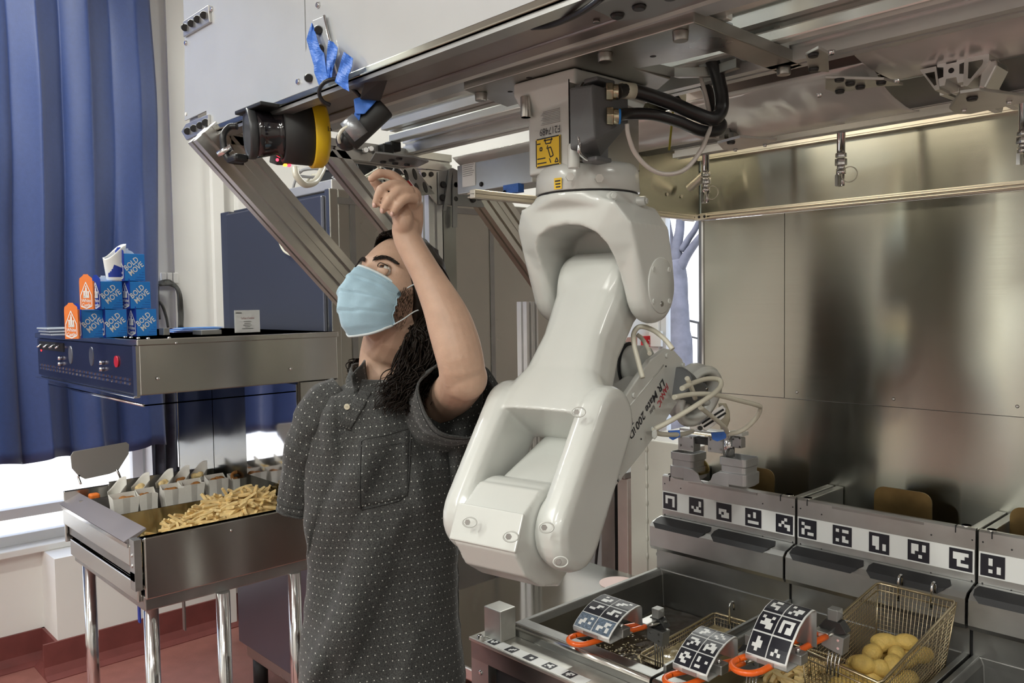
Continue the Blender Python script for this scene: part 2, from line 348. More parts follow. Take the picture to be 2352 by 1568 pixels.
# signs on the far wall
def lw(px, py): return atx(px, py, XW)
a = lw(1472, 772); b = lw(1493, 801); sg = thing('wall_sign', 'small red square sign with white lettering on the far wall', 'sign', (XW, (a.y+b.y)/2, b.z))
bx('plate', (XW, a.y, b.z), (XW+.012, b.y, a.z), mat('red_enamel', (.6, .02, .03), .4), sg)
s_ = MB(); put_text(s_, 'K-2', (XW+.0125, a.y+(b.y-a.y)*.15, b.z+(a.z-b.z)*.28), (0, 1, 0), (0, 0, 1), (a.z-b.z)*.45, off=.001, width=(b.y-a.y)*.7); s_.build('lettering', WHITEP, sg)
a = lw(1434, 775); b = lw(1462, 800); tag(bx('notice', (XW, a.y, b.z), (XW+.008, b.y, a.z), mat('brown_notice', (.35, .18, .12), .6)), 'brown notice on the far wall left of the red sign', 'notice')
p = aty(1509, 778, YB-.01); tag(bx('thermostat', (p.x-.05, YB-.03, p.z-.06), (p.x+.05, YB, p.z+.06), WALLW, bevel=.004), 'small white thermostat box right of the red sign', 'thermostat')
# ---------------- curtain
CURT = mat('blue_curtain_cloth', (.020, .045, .165), .5, noise_amt=.08, noise_scale=60, sheen=.3, bump=.15, bump_scale=400)
def curtain():
    nu, nv = 260, 46; g = []; ct = thing('curtain', 'long blue curtain in deep folds hanging over the left window', 'curtain', (XW+.12, .5, .85))
    ytop, ybot = atx(337, 5, XW+.12).y, atx(388, 1030, XW+.12).y; yl = -.9
    for j in range(nv):
        v = j/(nv-1); row = []
        for i in range(nu):
            u = i/(nu-1); yr = ytop+.02*math.sin(v*5)+(ybot-ytop)*max(0, (v-.55)/.45)**1.6
            y = yl+(yr-yl)*u; ph = u*2*math.pi*11.5
            a = .036*(.55+.45*v)*(1+.4*math.sin(u*17))
            x = XW+.12+a*math.sin(ph+.8*math.sin(u*9)+.35*v*math.sin(u*23))+.012*noise.noise(V((u*30, v*5, 1)))+.02*v*noise.noise(V((u*12, v*3, 7)))
            zb_ = atx(0, 1070, XW+.12).z+(.012*math.sin(ph*1.0))
            z = 3.15+(zb_-3.15)*v
            row.append((x, y+.01*math.sin(ph*2+1), z))
        g.append(row)
    MB().sheet(g).build('cloth', CURT, ct, solid=.002, fix=False)
    r = MB(); r.tube([(XW+.12, -2.0, 3.17), (XW+.12, atx(440, 15, XW+.12).y, 3.15)], .009); r.cyl((XW, atx(440, 15, XW+.12).y-.01, 3.15), (XW+.14, atx(440, 15, XW+.12).y-.01, 3.15), .008); r.cyl((XW, atx(440, 15, XW+.12).y-.01, 3.15), (XW+.006, atx(440, 15, XW+.12).y-.01, 3.15), .03)
    r.build('curtain_rod', CHROME, ct)
curtain()
# dark cloth strip behind the station, right of the curtain hem
mb = MB(); g = []
for j in range(20):
    v = j/19; row = []
    for i in range(30):
        u = i/29; y = 1.36+.14*u; row.append((XW+.06+.015*math.sin(u*18+v*2), y, 1.35-.9*v))
    g.append(row)
tag(mb.sheet(g).build('cloth_drape', mat('dark_grey_cloth', (.05, .055, .08), .7, noise_amt=.3, noise_scale=20), solid=.002, fix=False), 'dark drape hanging behind the food station, right of the blue curtain hem', 'drape')
# hanging cable loop and hooks on white wall
hk = thing('cable_hook', 'row of small clear hooks on the white wall right of the curtain', 'hook', atx(385, 640, XW))
q = atx(385, 640, XW+.01)
for k in range(3): p = atx(374+k*14, 636, XW); bx('hook', (XW, p.y-.012, p.z-.03), (XW+.012, p.y+.012, p.z+.02), WALLW, hk, bevel=.003)
cbm = MB()
for k in range(7):
    dx = .006*k; rr = random.Random(k)
    cbm.tube(bez([atx(362+rr.random()*4, 705+rr.random()*30, XW+.02+dx), atx(362, 660, XW+.03), atx(368, 648+k, XW+.03+dx), atx(392, 646+k*1.4, XW+.03), atx(408+rr.random()*6, 670, XW+.02+dx), atx(411+rr.random()*8, 715, XW+.03), atx(412+rr.random()*8, 752, XW+.04)], 6), .007, 6)
cbm.tube(bez([atx(362, 690, XW+.04), atx(372, 700, XW+.05), atx(381, 725, XW+.05), atx(386, 752, XW+.05)], 6), .007, 6)
tag(cbm.build('cable_bundle', mat('grey_black_cable', (.05, .05, .045), .5)), 'bundle of dark cables draped over wall hooks beside the curtain', 'cable')
pl = MB(); pp = atx(500, 600, XW)
struct(bx('trim_3', (XW, pp.y-.03, 0), (XW+.03, pp.y+.03, CEIL), WALLW, bevel=.004))
struct(bx('trim_4', (XW, pp.y+.09, 0), (XW+.05, pp.y+.15, CEIL), WALLW, bevel=.004))
# ================================================================ tall stainless cooler behind the person
NAVYST = mat('blue_grey_steel_door', (.18, .19, .235), .32, .8, aniso=.5)
OLIVE = mat('satin_stainless_panel', (.48, .47, .42), .30, 1, noise_amt=.08, noise_scale=3, bump=.04, bump_scale=30, aniso=.6, rvar=.04)
XC = -2.45; YC = atx(757, 432, XC).y; ZC = atx(757, 432, XC).z; XCL = aty(520, 487, YC).x
ck = thing('refrigerator', 'tall stainless refrigerator with dark blue-grey door behind the aluminium brace', 'refrigerator', ((XC+XCL)/2, YC+.5, 0))
bx('body', (XCL, YC+.03, .12), (XC, 2.62, ZC), OLIVE, ck, bevel=.004)
bx('door', (XCL+.015, YC-.012, .2), (XC-.035, YC+.028, ZC-.02), NAVYST, ck, bevel=.006)
bx('door_frame', (XC-.033, YC-.002, .12), (XC+.001, YC+.032, ZC), OLIVE, ck, bevel=.003)
sx = aty(505, 487, YC).x; bx('side_strip', (sx-.02, YC+.01, atx(520, 755, XC).z-.3), (XCL-.004, YC+.05, ZC-.005), NAVYST, ck, bevel=.003)
m_ = MB()
for y in (YC+.075, 2.2): m_.box((XC, y, .12), (XC+.004, y+.022, ZC))
m_.box((XC, YC+.03, ZC-.05), (XC+.006, 2.62, ZC-.028)); m_.build('panel_seam', STEELD, ck)
for (x, y) in ((XCL+.06, YC+.06), (XC-.06, YC+.06), (XCL+.06, 2.55), (XC-.06, 2.55)): MB().cyl((x, y, 0), (x, y, .12), .03).build('foot', BLACKM, ck)
tr_ = thing('cable_tray', 'white cable tray and tangle of wires on top of the refrigerator', 'cable tray', (-2.8, 1.8, ZC))
bx('tray', (XCL+.25, YC+.02, ZC), (XC-.02, YC+.10, ZC+.035), ALUL, tr_, bevel=.003)
rr = random.Random(3)
for k in range(14):
    p0 = V((-2.95+rr.random()*.45, YC+.12+rr.random()*.2, ZC+.02)); pts = [p0]
    for q in range(5): pts.append(p0+V((rr.uniform(-.2, .25), rr.uniform(-.05, .25), rr.uniform(.0, .13))))
    pts[-1].z = ZC+.006
    MB().tube(bez(pts, 6), rr.choice([.003, .004, .006]), 6).build('wire', rr.choice([BLACK, CREAM, BLACK, mat('grey_wire', (.35, .35, .36), .4)]), tr_)
bx('equipment_box', (-2.86, YC+.2, ZC), (-2.60, YC+.5, ZC+.16), BLACKM, tr_, bevel=.01)
MB().tube(bez([atx(678, 386, -2.3), atx(682, 405, -2.28), atx(700, 423, -2.28), atx(722, 418, -2.3), atx(735, 400, -2.35), atx(748, 370, -2.4)], 8), .011, 10).build('white_cable', CREAM, tr_)
MB().tube(bez([aty(637, 520, YC-.02), aty(641, 552, YC-.025), aty(652, 576, YC-.025), aty(672, 588, YC-.02), aty(682, 594, YC-.015)], 8), .004, 8).build('door_wire', CREAM, ck)
# lower equipment bay right of the cooler, seen past the elbow
cb = thing('equipment_cabinet', 'grey steel cabinet with dark vertical gap behind the robot forearm', 'cabinet', (-2.1, 2.45, 0))
a = aty(1372, 1200, 2.3); b = aty(1412, 1200, 2.3); c = aty(1426, 1200, 2.3); d = aty(1450, 1200, 2.3); zt_ = aty(1435, 1095, 2.3).z
bx('body', (aty(1240, 1200, 2.3).x, 2.32, .02), (a.x+.02, 2.7, zt_+.05), mat('blue_grey_sheet', (.42, .45, .47), .4, .6, noise_amt=.05), cb, bevel=.004)
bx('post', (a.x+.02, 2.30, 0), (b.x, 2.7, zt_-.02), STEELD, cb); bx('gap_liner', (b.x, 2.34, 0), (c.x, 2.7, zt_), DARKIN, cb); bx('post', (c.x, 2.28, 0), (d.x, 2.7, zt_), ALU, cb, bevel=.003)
bx('cap', (b.x-.03, 2.26, zt_), (d.x+.004, 2.7, zt_+.025), STEELD, cb, bevel=.004)
bc = thing('cable', 'thin black cable hanging in front of the grey cabinet', 'cable', aty(1372, 1290, 2.2))
MB().tube(bez([aty(1388, 1150, 2.25), aty(1381, 1175, 2.25), aty(1376, 1230, 2.25), aty(1369, 1290, 2.25), aty(1362, 1420, 2.25)], 6), .005, 8).build('sheath', BLACK, bc)
# white riveted steel cabinet left of the fryer
wcab = thing('steel_enclosure', 'cream painted steel enclosure with a bead of rivets beside the fryers', 'enclosure', (-1.5, 2.1, 0))
xl = aty(1448, 1100, 2.0).x; xr = -1.335; zt2 = aty(1455, 1005, 2.0).z
bx('body', (xl, 2.0, 0), (xr, 2.5, zt2), BEIGE, wcab, bevel=.004)
m_ = MB(); px_ = aty(1486, 1150, 2.0).x
for k in range(13): m_.ball((px_, 2.0, zt2-.03-k*.055), (.006, .005, .012), 8, 6)
m_.tube([(px_, 2.0, zt2-.01), (px_, 2.0, .4)], .0035, 6); m_.build('rivet_bead', BEIGE, wcab)
m_ = MB()
for yy in (1272, 1305): bolt(m_, aty(1513, yy, 2.0), (0, -1, 0), .008, .007)
m_.build('bolt', STEELD, wcab)
# stainless side table between cooler and fryers
tb_ = thing('side_table', 'low polished stainless table between the refrigerator wall and the fryers', 'table', (-1.5, 1.5, 0)); ZT = .78
xt = atz(1062, 1351, ZT).x; yt = atz(1317, 1279, ZT).y
MB().prism([(xt, 1.16, ZT-.03), (-1.352, 1.16, ZT-.03), (-1.352, 1.212, ZT-.03), (-1.290, 1.212, ZT-.03), (-1.290, yt, ZT-.03), (xt, yt, ZT-.03)], (0, 0, .03)).build('table_top', mat('mirror_stainless', (.60, .59, .56), .13, 1, noise_amt=.04, noise_scale=3, bump=.05, bump_scale=5, rvar=.03), tb_, bevel=.004)
for (x, y) in ((xt+.04, 1.20), (-1.375, 1.24), (xt+.04, yt-.05), (-1.36, yt-.05)): MB().cyl((x, y, 0), (x, y, ZT-.03), .02).build('leg', STEEL, tb_)
st_ = aty(1440, 1322, yt-.05); tag(MB().cyl((st_.x, yt-.09, ZT), (st_.x, yt-.09, ZT+.0015), .055, n=32).build('round_sticker', mat('pink_white_sticker', (.72, .55, .52), .5)), 'round pale sticker on the back corner of the low steel table', 'sticker')
# ================================================================ splashback and hood
YS = 1.95
sb = thing('splashback', 'brushed stainless splashback of three sheets behind the fryers', 'splashback', (-.6, YS+.02, .5))
xs0 = aty(1617, 700, YS).x; xs1 = aty(1802.5, 700, YS).x; zseam = aty(1802, 913, YS).z; zs1 = aty(1617, 515, YS).z+.01; XE = 1.1
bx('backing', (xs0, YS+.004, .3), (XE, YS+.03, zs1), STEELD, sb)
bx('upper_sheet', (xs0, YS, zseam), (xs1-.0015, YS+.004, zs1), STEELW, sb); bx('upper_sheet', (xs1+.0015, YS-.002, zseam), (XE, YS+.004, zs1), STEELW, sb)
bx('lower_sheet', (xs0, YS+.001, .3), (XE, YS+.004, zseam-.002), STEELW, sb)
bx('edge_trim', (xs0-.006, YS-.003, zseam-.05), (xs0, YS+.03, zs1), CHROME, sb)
m_ = MB()
for (x, y) in ((1831, 900), (2053, 916), (2337, 933)): bolt(m_, aty(x, y, YS-.001), (0, -1, 0), .004, .003)
m_.build('screw', CHROME, sb)
hd = thing('exhaust_hood', 'warm-lit stainless exhaust hood with baffle filters above the splashback', 'hood', (-.4, 1.6, 1.8))
zh0 = aty(1633, 493, YS).z; zh1 = aty(1635, 366, YS).z; XH = xs0
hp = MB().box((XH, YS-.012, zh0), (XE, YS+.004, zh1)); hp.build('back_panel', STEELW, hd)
TRIM = mat('warm_aluminium_trim', (.80, .76, .66), .38, .8)
zt3 = zs1
pr = extrusion_profile(.022, zh0-zt3+.004, 1, 2)
for k in range(2):
    z0 = zt3+.002+(zh0-zt3)*k/2
    MB().box((XH-.0, YS-.03, z0), (XE, YS-.005, z0+(zh0-zt3)/2-.004)).box((XH, YS-.022, z0-.002), (XE, YS-.005, z0+(zh0-zt3)/2+.002)).build('trim_rail', TRIM, hd, bevel=.002)
    MB().box((XH-.03, 1.12, z0), (XH-.005, YS-.005, z0+(zh0-zt3)/2-.004)).box((XH-.022, 1.12, z0-.002), (XH-.005, YS-.005, z0+(zh0-zt3)/2+.002)).build('trim_rail', TRIM, hd, bevel=.002)
cnr = MB().box((XH-.034, YS-.036, zt3), (XH+.03, YS-.03, zh0)).box((XH-.036, YS-.05, zt3), (XH-.03, YS+.0, zh0)); cnr.build('corner_bracket', TRIM, hd)
m_ = MB()
for k in range(4): bolt(m_, (XH-.025+.017*k, YS-.036, (zt3+zh0)/2), (0, -1, 0), .004, .002)
m_.build('bolt', DARKIN, hd)
# left cheek of the hood
chk = MB().prism([(XH-.010, 1.40, zh0), (XH-.010, YS, zh0), (XH-.010, YS, 2.2), (XH-.010, 1.70, 2.2), (XH-.010, 1.60, 1.94), (XH-.010, 1.40, 1.90)], (.006, 0, 0)); chk.build('side_panel', STEELW, hd)
m_ = MB(); p = atx(1583, 432, XH+.02); m_.cyl(p, p+V((.06, -.005, .035)), .012, n=14, caps=False); m_.cyl(p+V((.001, 0, .001)), p+V((.06, -.005, .035)), .0105, n=14); m_.build('spout', TRIM, hd)
m_ = MB()
for (x, y) in ((1532, 446), (1565, 451)): bolt(m_, atx(x, y, XH-.003), (1, 0, 0), .005, .003)
m_.build('screw', TRIM, hd)
# baffle filters rising from the back wall towards the front
def slope(y): return zh1+(YS-y)*.62
nb = 44; x0 = XH+.01
for k in range(nb):
    x = x0+k*(XE-x0)/nb; w = (XE-x0)/nb*.62
    y0, y1 = YS-.02, 1.56
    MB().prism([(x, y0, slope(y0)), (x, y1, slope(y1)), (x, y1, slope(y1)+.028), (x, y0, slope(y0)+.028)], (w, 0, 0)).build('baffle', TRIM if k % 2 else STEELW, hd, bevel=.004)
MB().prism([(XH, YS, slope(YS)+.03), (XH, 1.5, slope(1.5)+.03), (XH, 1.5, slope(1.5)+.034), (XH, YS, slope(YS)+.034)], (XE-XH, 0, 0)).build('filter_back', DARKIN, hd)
MB().box((XH, YS-.03, zh1-.004), (XE, YS-.012, zh1+.004)).box((XH, YS-.032, zh1), (XE, YS-.029, zh1+.014)).build('filter_ledge', TRIM, hd)
bx('top', (XH-.01, 1.5, 2.31), (XE, YS+.03, 2.33), STEELD, hd); bx('housing_back', (XH, YS+.005, zh0), (XE, YS+.03, 2.31), STEELD, hd)
for xx in (-.95, .1): bx('light_fitting', (xx-.26, 1.46, 2.17), (xx+.26, 1.58, 2.21), TRIM, hd, bevel=.004)
# fire-suppression nozzles
def nozzle(px, y0, y1, lab, yy=1.72):
    p0 = aty(px, y0, yy); p1 = aty(px, y1, yy); L = p0.z-p1.z; t = thing('spray_nozzle', lab, 'nozzle', (p0.x, yy, p0.z+.1), 'fire suppression nozzles under the hood')
    x, y, z = p0.x, yy, p0.z
    MB().cyl((x, y, z+.22), (x, y, z-L*.42), .0085, n=16).build('pipe', CHROME, t)
    MB().cyl((x, y, z-L*.42), (x, y, z-L*.50), .0115, n=6).cyl((x, y, z-L*.52), (x, y, z-L*.64), .0125, n=6).cyl((x, y, z-L*.64), (x, y, z-L*.70), .008, n=12).build('fitting', CHROME, t, bevel=.001)
    MB().cyl((x, y, z-L*.70), (x, y, z-L*.80), .010, n=12).box((x-.009, y-.009, z-L), (x-.003, y+.009, z-L*.8)).cyl((x+.004, y, z-L*.8), (x+.004, y, z-L), .004, n=8).build('tip', CHROME, t)
    r = MB(); r.tube([(x+.004+.016+.017*math.cos(a), y-.004, z-L*.82-.016*math.sin(a)) for a in [i*math.pi*2/24 for i in range(24)]], .0012, 5, closed=True); r.build('ring', TRIM, t)
nozzle(1621, 345, 466, 'leftmost spray nozzle, near the hood corner trim'); nozzle(1932, 296, 427, 'middle spray nozzle with thin ring, hanging clear on the hood panel'); nozzle(2352, 245, 378, 'spray nozzle at the right edge of the photo')
# ================================================================ fryers
XFS = [-1.285, -.907, -.529, -.151]; YR = 1.75
codes = [['1111/1001/1001/0001', '0001/0001/1010/0111', '0000/1110/1011/0111', '0010/1010/0000/1111', '0010/0100/1011/0001'],
         ['1000/0110/1000/1011', '1011/0000/0010/1011', '1100/1100/1101/0101', '1101/1101/1000/0010', '1111/1110/0100/0111'],
         ['0100/0100/0001/0101', '0110/1001/1011/0010', '1010/0110/0001/1100', '0011/1001/0110/0100', '1001/0011/1110/0001']]
ZO = .805
def oilmat():
    m = mat('fryer_oil', (.022, .012, .003), .06, 0, spec=.6, bump=.5, bump_scale=38); return m
OIL = oilmat(); BUB = mat('oil_bubbles', (.55, .47, .30), .2, 0, coat=.5, noise_amt=.3, noise_scale=80)
labs = ['left deep fryer with a basket in dark oil, coded strip of five markers', 'middle deep fryer under the lifted wire basket', 'right deep fryer cut off by the photo edge']
for u in range(3):
    x0, x1 = XFS[u]+.003, XFS[u+1]-.003; t = thing('deep_fryer', labs[u], 'fryer', ((x0+x1)/2, 1.5, 0), 'deep fryers in a row')
    bx('cabinet', (x0, 1.215, 0), (x1, 1.73, .62), STEELG, t, bevel=.004)
    # vat: outer skin and open basin
    m_ = MB(); xi0, xi1, yi0, yi1 = x0+.012, x1-.012, 1.240, 1.722
    def ring(a, b, c, d, z): return [(a, c, z), (b, c, z), (b, d, z), (a, d, z)]
    m_.loft([ring(x0, x1, 1.205, 1.735, .62), ring(x0, x1, 1.205, 1.735, .893), ring(x0, x1, 1.205, 1.735, .90), ring(xi0, xi1, yi0, yi1, .90), ring(xi0+.006, xi1-.006, yi0+.006, yi1, .885), ring(xi0+.012, xi1-.012, yi0+.02, yi1-.004, .79), ring(xi0+.05, xi1-.05, yi0+.08, yi1-.05, .66)], sm=False, caps=False)
    m_.add(ring(xi0+.05, xi1-.05, yi0+.08, yi1-.05, .66), [(0, 1, 2, 3)]); m_.build('vat', STEELD, t, bevel=.003)
    MB().tube([(x0, 1.205, .893), (x1, 1.205, .893)], .007, 12).build('front_rim', STEEL, t)
    g = [[(xi0+.013+(xi1-xi0-.026)*i/60, yi0+.019+(yi1-yi0-.025)*j/70, ZO+(.0022*noise.noise(V((i*.35, j*.35, u))) if u != 1 else .003*noise.noise(V((i*.5, j*.5, u))))) for i in range(61)] for j in range(71)]
    MB().sheet(g).build('oil', OIL, t, fix=False, kind='stuff')
    # riser and hanger ledge
    bx('riser', (x0, 1.724, .66), (x1, 1.736, 1.0), STEELD, t)
    pf = [(1.748, 1.030), (1.742, 1.030), (1.706, 1.022), (1.698, 1.014), (1.698, .968), (1.703, .961), (1.735, .955), (1.735, .952), (1.700, .956), (1.694, .966), (1.694, 1.016), (1.704, 1.0255), (1.742, 1.034), (1.748, 1.034)]
    MB().prism([(x0, q[0], q[1]) for q in pf], (x1-x0, 0, 0)).build('hanger_ledge', STEELG, t)
    for (a, b) in ((.055, .395), (.52, .86)):
        m_ = MB(); xa, xb = x0+(x1-x0)*a-.02, x0+(x1-x0)*b+.02
        P = [(xa+.006, 1.736, 1.0335), (xa+.002, 1.722, 1.030), (xa+.006, 1.700, 1.0245), (xa+.018, 1.6932, 1.013), (xb-.018, 1.6932, 1.013), (xb-.006, 1.700, 1.0245), (xb, 1.718, 1.029), (xb-.008, 1.736, 1.0335)]
        m_.add([V(p)+V((0, -.0006, .0008)) for p in P], [(0, 1, 2, 5, 6, 7), (2, 3, 4, 5)]); m_.build('ledge_slot', DARKIN, t, fix=False)
    # marker panel and trough behind it
    zt = 1.137
    MB().prism([(x0, YR, 1.03), (x0, YR, zt), (x0, YR+.004, zt+.004), (x0, YR+.012, zt+.004), (x0, YR+.012, 1.03)], (x1-x0, 0, 0)).build('front_panel', STEELG, t)
    bx('panel_slit', (x0+(x1-x0)*.22, YR-.0015, zt-.006), (x0+(x1-x0)*.74, YR+.003, zt-.0008), STEELD, t)
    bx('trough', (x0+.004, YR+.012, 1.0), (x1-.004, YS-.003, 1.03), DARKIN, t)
    for xx in (x0, x1-.018): bx('trough_side', (xx, YR+.012, 1.03), (xx+.018, YS-.003, zt), STEELG, t, bevel=.002)
    m_ = MB()
    for (fa, zz) in ((.02, 1.118), (.02, 1.036), (.155, 1.113), (.155, 1.034), (.78, 1.113), (.78, 1.034), (.985, 1.118), (.985, 1.036)): bolt(m_, (x0+(x1-x0)*fa, YR, zz), (0, -1, 0), .0018, .001)
    m_.build('rivet', DARKIN, t)
    m_ = MB()
    for fa in (.06, .9): m_.box((x0+(x1-x0)*fa, YR-.001, zt-.010), (x0+(x1-x0)*fa+.002, YR+.012, zt+.0045))
    m_.build('notch', DARKIN, t)
    m_ = MB(); m_.cyl((x1-.02, YR+.012, zt), (x1-.02, YR+.012, zt+.006), .009, n=12).cyl((x0+.02, YR+.012, zt), (x0+.02, YR+.012, zt+.006), .009, n=12); m_.build('stud', STEEL, t)
    s1 = .043; zc = 1.0745
    bx('marker_tape', (x0+.001, YR-.0012, zc-s1/2-.003), (x1-.001, YR-.0002, zc+s1/2+.003), WHITEP, t)
    for k, c in enumerate(codes[u]):
        xx = x0+.004+k*(x1-x0-.008-s1)/4
        marker(c, (xx, YR-.0014, zc+s1/2), (1, 0, 0), (0, 0, -1), s1, 'marker', t, (0, -1, 0))
    # flap plate standing in the trough
    fc = {0: (1727, 1112), 1: (2072, 1172), 2: (2400, 1230)}[u]; yf = 1.86; c0 = aty(*fc, yf); w = .062; P = []
    for (sx_, sz_, a0) in ((1, 1, 0), (-1, 1, 90)):
        for k in range(6): a = math.radians(a0+k*18); P.append((c0.x+sx_*(w-.022)+.022*math.cos(a), yf, 1.150+.022*math.sin(a)))
    P += [(c0.x-w, yf, 1.03), (c0.x+w, yf, 1.03)]
    MB().prism(P, (0, .004, 0)).build('flue_flap', mat('bronzed_steel', (.20, .13, .05), .4, .8, noise_amt=.4, noise_scale=12), t)
    if u < 2: bx('gap_seal', (x1-.001, 1.733, .62), (x1+.007, 1.742, 1.03), DARKIN, t)
# ---- aluminium bench bracket at the front left corner with coded tape
ZB = .872; br = thing('aluminium_bracket', 'flat aluminium shelf plate with five coded squares at the fryer front corner', 'bracket', (-1.2, 1.17, 0))
bx('shelf_plate', (-1.346, 1.130, ZB-.008), (-.55, 1.205, ZB), mat('scuffed_aluminium', (.62, .61, .57), .42, .9, noise_amt=.22, noise_scale=14, rvar=.1), br, bevel=.0015)
bx('angle', (-1.345, 1.136, .60), (-1.290, 1.142, ZB-.008), STEELG, br); bx('angle', (-1.345, 1.142, .60), (-1.339, 1.205, ZB-.008), STEELG, br)
bx('dark_cabinet', (-1.280, 1.150, .05), (-.55, 1.20, ZB-.03), DARKIN, br); bx('front_rail', (-1.34, 1.132, ZB-.045), (-.55, 1.140, ZB-.008), STEELD, br)
bc_ = atz(1148, 1462, ZB); m_ = MB().box((bc_.x-.026, bc_.y-.022, ZB), (bc_.x+.026, bc_.y+.024, ZB+.068)); m_.build('corner_block', mat('milled_aluminium', (.60, .60, .57), .45, .9, noise_amt=.08, noise_scale=30), br, bevel=.002)
m_ = MB(); bolt(m_, atz(1103, 1463, ZB), (0, 0, 1), .008, .006); bolt(m_, (-1.315, 1.136, .80), (0, -1, 0), .006, .003); m_.build('bolt', CHROME, br)
MB().box((-1.300, 1.134, ZB), (-1.02, 1.162, ZB+.0008)).build('marker_tape', WHITEP, br)
sc = ['0010/1011/1110/0100', '0001/0011/0110/0100', '0000/0011/0011/0000', '0011/1110/0111/1001', '0111/1101/1110/0100']
sp = [(1175.5, 1477), (1201, 1494), (1243.5, 1514.5), (1290, 1536.5), (1337, 1557)]
for k, c in enumerate(sc):
    marker(c, (-1.294+.0545*k, 1.160, ZB+.0009), (1, 0, 0), (0, -1, 0), .024, 'marker', br, (0, 0, 1))
# ================================================================ fry station with heat lamp head
X1 = -2.372; YA = .806; YBK = 1.447; st = thing('food_warming_station', 'stainless fry dump station with heated overhead and open bins on tube legs', 'food station', (-2.9, 1.1, 0))
hx0 = -3.419
bx('overhead', (hx0+.01, YA+.006, 1.352), (X1-.004, YBK, 1.495), STEEL, st, bevel=.003)
bx('top_sheet', (hx0-.03, YA, 1.492), (X1, YBK+.004, 1.510), STEEL, st, bevel=.003)
PNL = mat('dark_control_face', (.12, .13, .20), .22, .9, aniso=.4, noise_amt=.05)
bx('control_panel', (hx0+.012, YA-.001, 1.358), (X1-.03, YA+.006, 1.490), PNL, st); bx('corner_strip', (X1-.03, YA-.003, 1.352), (X1-.003, YA+.006, 1.492), STEEL, st)
bx('lower_lip', (hx0+.012, YA-.012, 1.346), (X1-.004, YA+.006, 1.352), CHROME, st, bevel=.002)
MB().tube([(hx0+.06, YA+.02, 1.322), (X1-.02, YA+.02, 1.322)], .004).build('glass_edge', CHROME, st); bx('glass_shelf', (hx0+.06, YA+.02, 1.320), (X1-.02, YBK-.15, 1.324), GLASS, st)
def P(px, py, off=0): return aty(px, py, YA-.001-off)
for r in range(2):
    for k in range(25):
        f = k/24; z = 1.395-r*.012; x = hx0+.05+(X1-.075-(hx0+.05))*f
        MB().prism([(x-.011, YA-.0015, z-.004), (x+.008, YA-.0015, z-.004), (x+.011, YA-.0015, z+.003), (x-.008, YA-.0015, z+.003)], (0, -.002, 0)).build('vent', CHROME, st)
for (px, py) in ((208, 803),): pass
for (px, py) in ((141, 822), (141, 835), (237, 832), (237, 847)):
    p = P(px, py); MB().cyl(p, p-V((0, .012, 0)), .0085, .006, 12).build('knob', CHROME, st)
p = P(269, 830); b_ = MB().cyl(p, p-V((0, .004, 0)), .017, n=24).build('red_badge', mat('red_badge_print', (.45, .015, .03), .35), st)
for (px, py) in ((162, 815), (210, 818)):
    p = P(px, py); MB().prism([(p.x+.020*math.cos(a), p.y, p.z+.030*math.sin(a)) for a in [i*math.pi/12 for i in range(24)]], (0, -.0015, 0)).build('oval_plate', STEELG, st)
p0 = P(92, 783); p1 = P(147, 808); bx('switch_block', (p0.x, p0.y-.003, p1.z), (p1.x, p0.y, p0.z), DARKIN, st)
for k in range(4): p = P(97+k*14, 790+k*.8); MB().cyl(p, p+V((0, -.018, -.010)), .0045, .003, 8).build('toggle', CHROME, st)
p = P(95, 804); MB().ball(p, (.006, .003, .005), 8, 6).build('indicator', mat('red_indicator', (.7, .03, .03), .3, emit=(1, .05, .05), emit_s=1), st)
for (x, y) in ((405, 788), (363, 869), (668, 847)):
    m_ = MB(); bolt(m_, atx(x, y, X1), (1, 0, 0), .0045, .003); m_.build('screw', CHROME, st)
for (x, y) in ((-2.55, .85), (-2.60, .85), (-2.46, .84), (-2.41, .85), (-2.385, .90)):
    m_ = MB(); bolt(m_, (x, y, 1.510), (0, 0, 1), .006, .004); m_.build('screw', CHROME, st)
# column at the back
xcl = aty(410, 1000, 1.30).x; xcs = aty(490, 1000, 1.30).x
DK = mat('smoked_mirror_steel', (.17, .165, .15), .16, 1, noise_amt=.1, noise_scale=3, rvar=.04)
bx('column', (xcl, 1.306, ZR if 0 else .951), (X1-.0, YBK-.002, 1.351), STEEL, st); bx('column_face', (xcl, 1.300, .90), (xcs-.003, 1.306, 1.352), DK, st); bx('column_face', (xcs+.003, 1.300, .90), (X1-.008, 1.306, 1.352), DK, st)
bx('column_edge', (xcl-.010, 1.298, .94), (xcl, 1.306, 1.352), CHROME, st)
pa = aty(566, 990, 1.298); bx('added_mirror', (aty(566, 990, 1.298).x, 1.296, aty(640, 1110, 1.298).z), (X1-.012, 1.299, 1.345), mat('mirror_sheet', (.75, .75, .78), .06, 1, bump=.12, bump_scale=4), st)  # mirror sheet added to give the bright reflection on the column
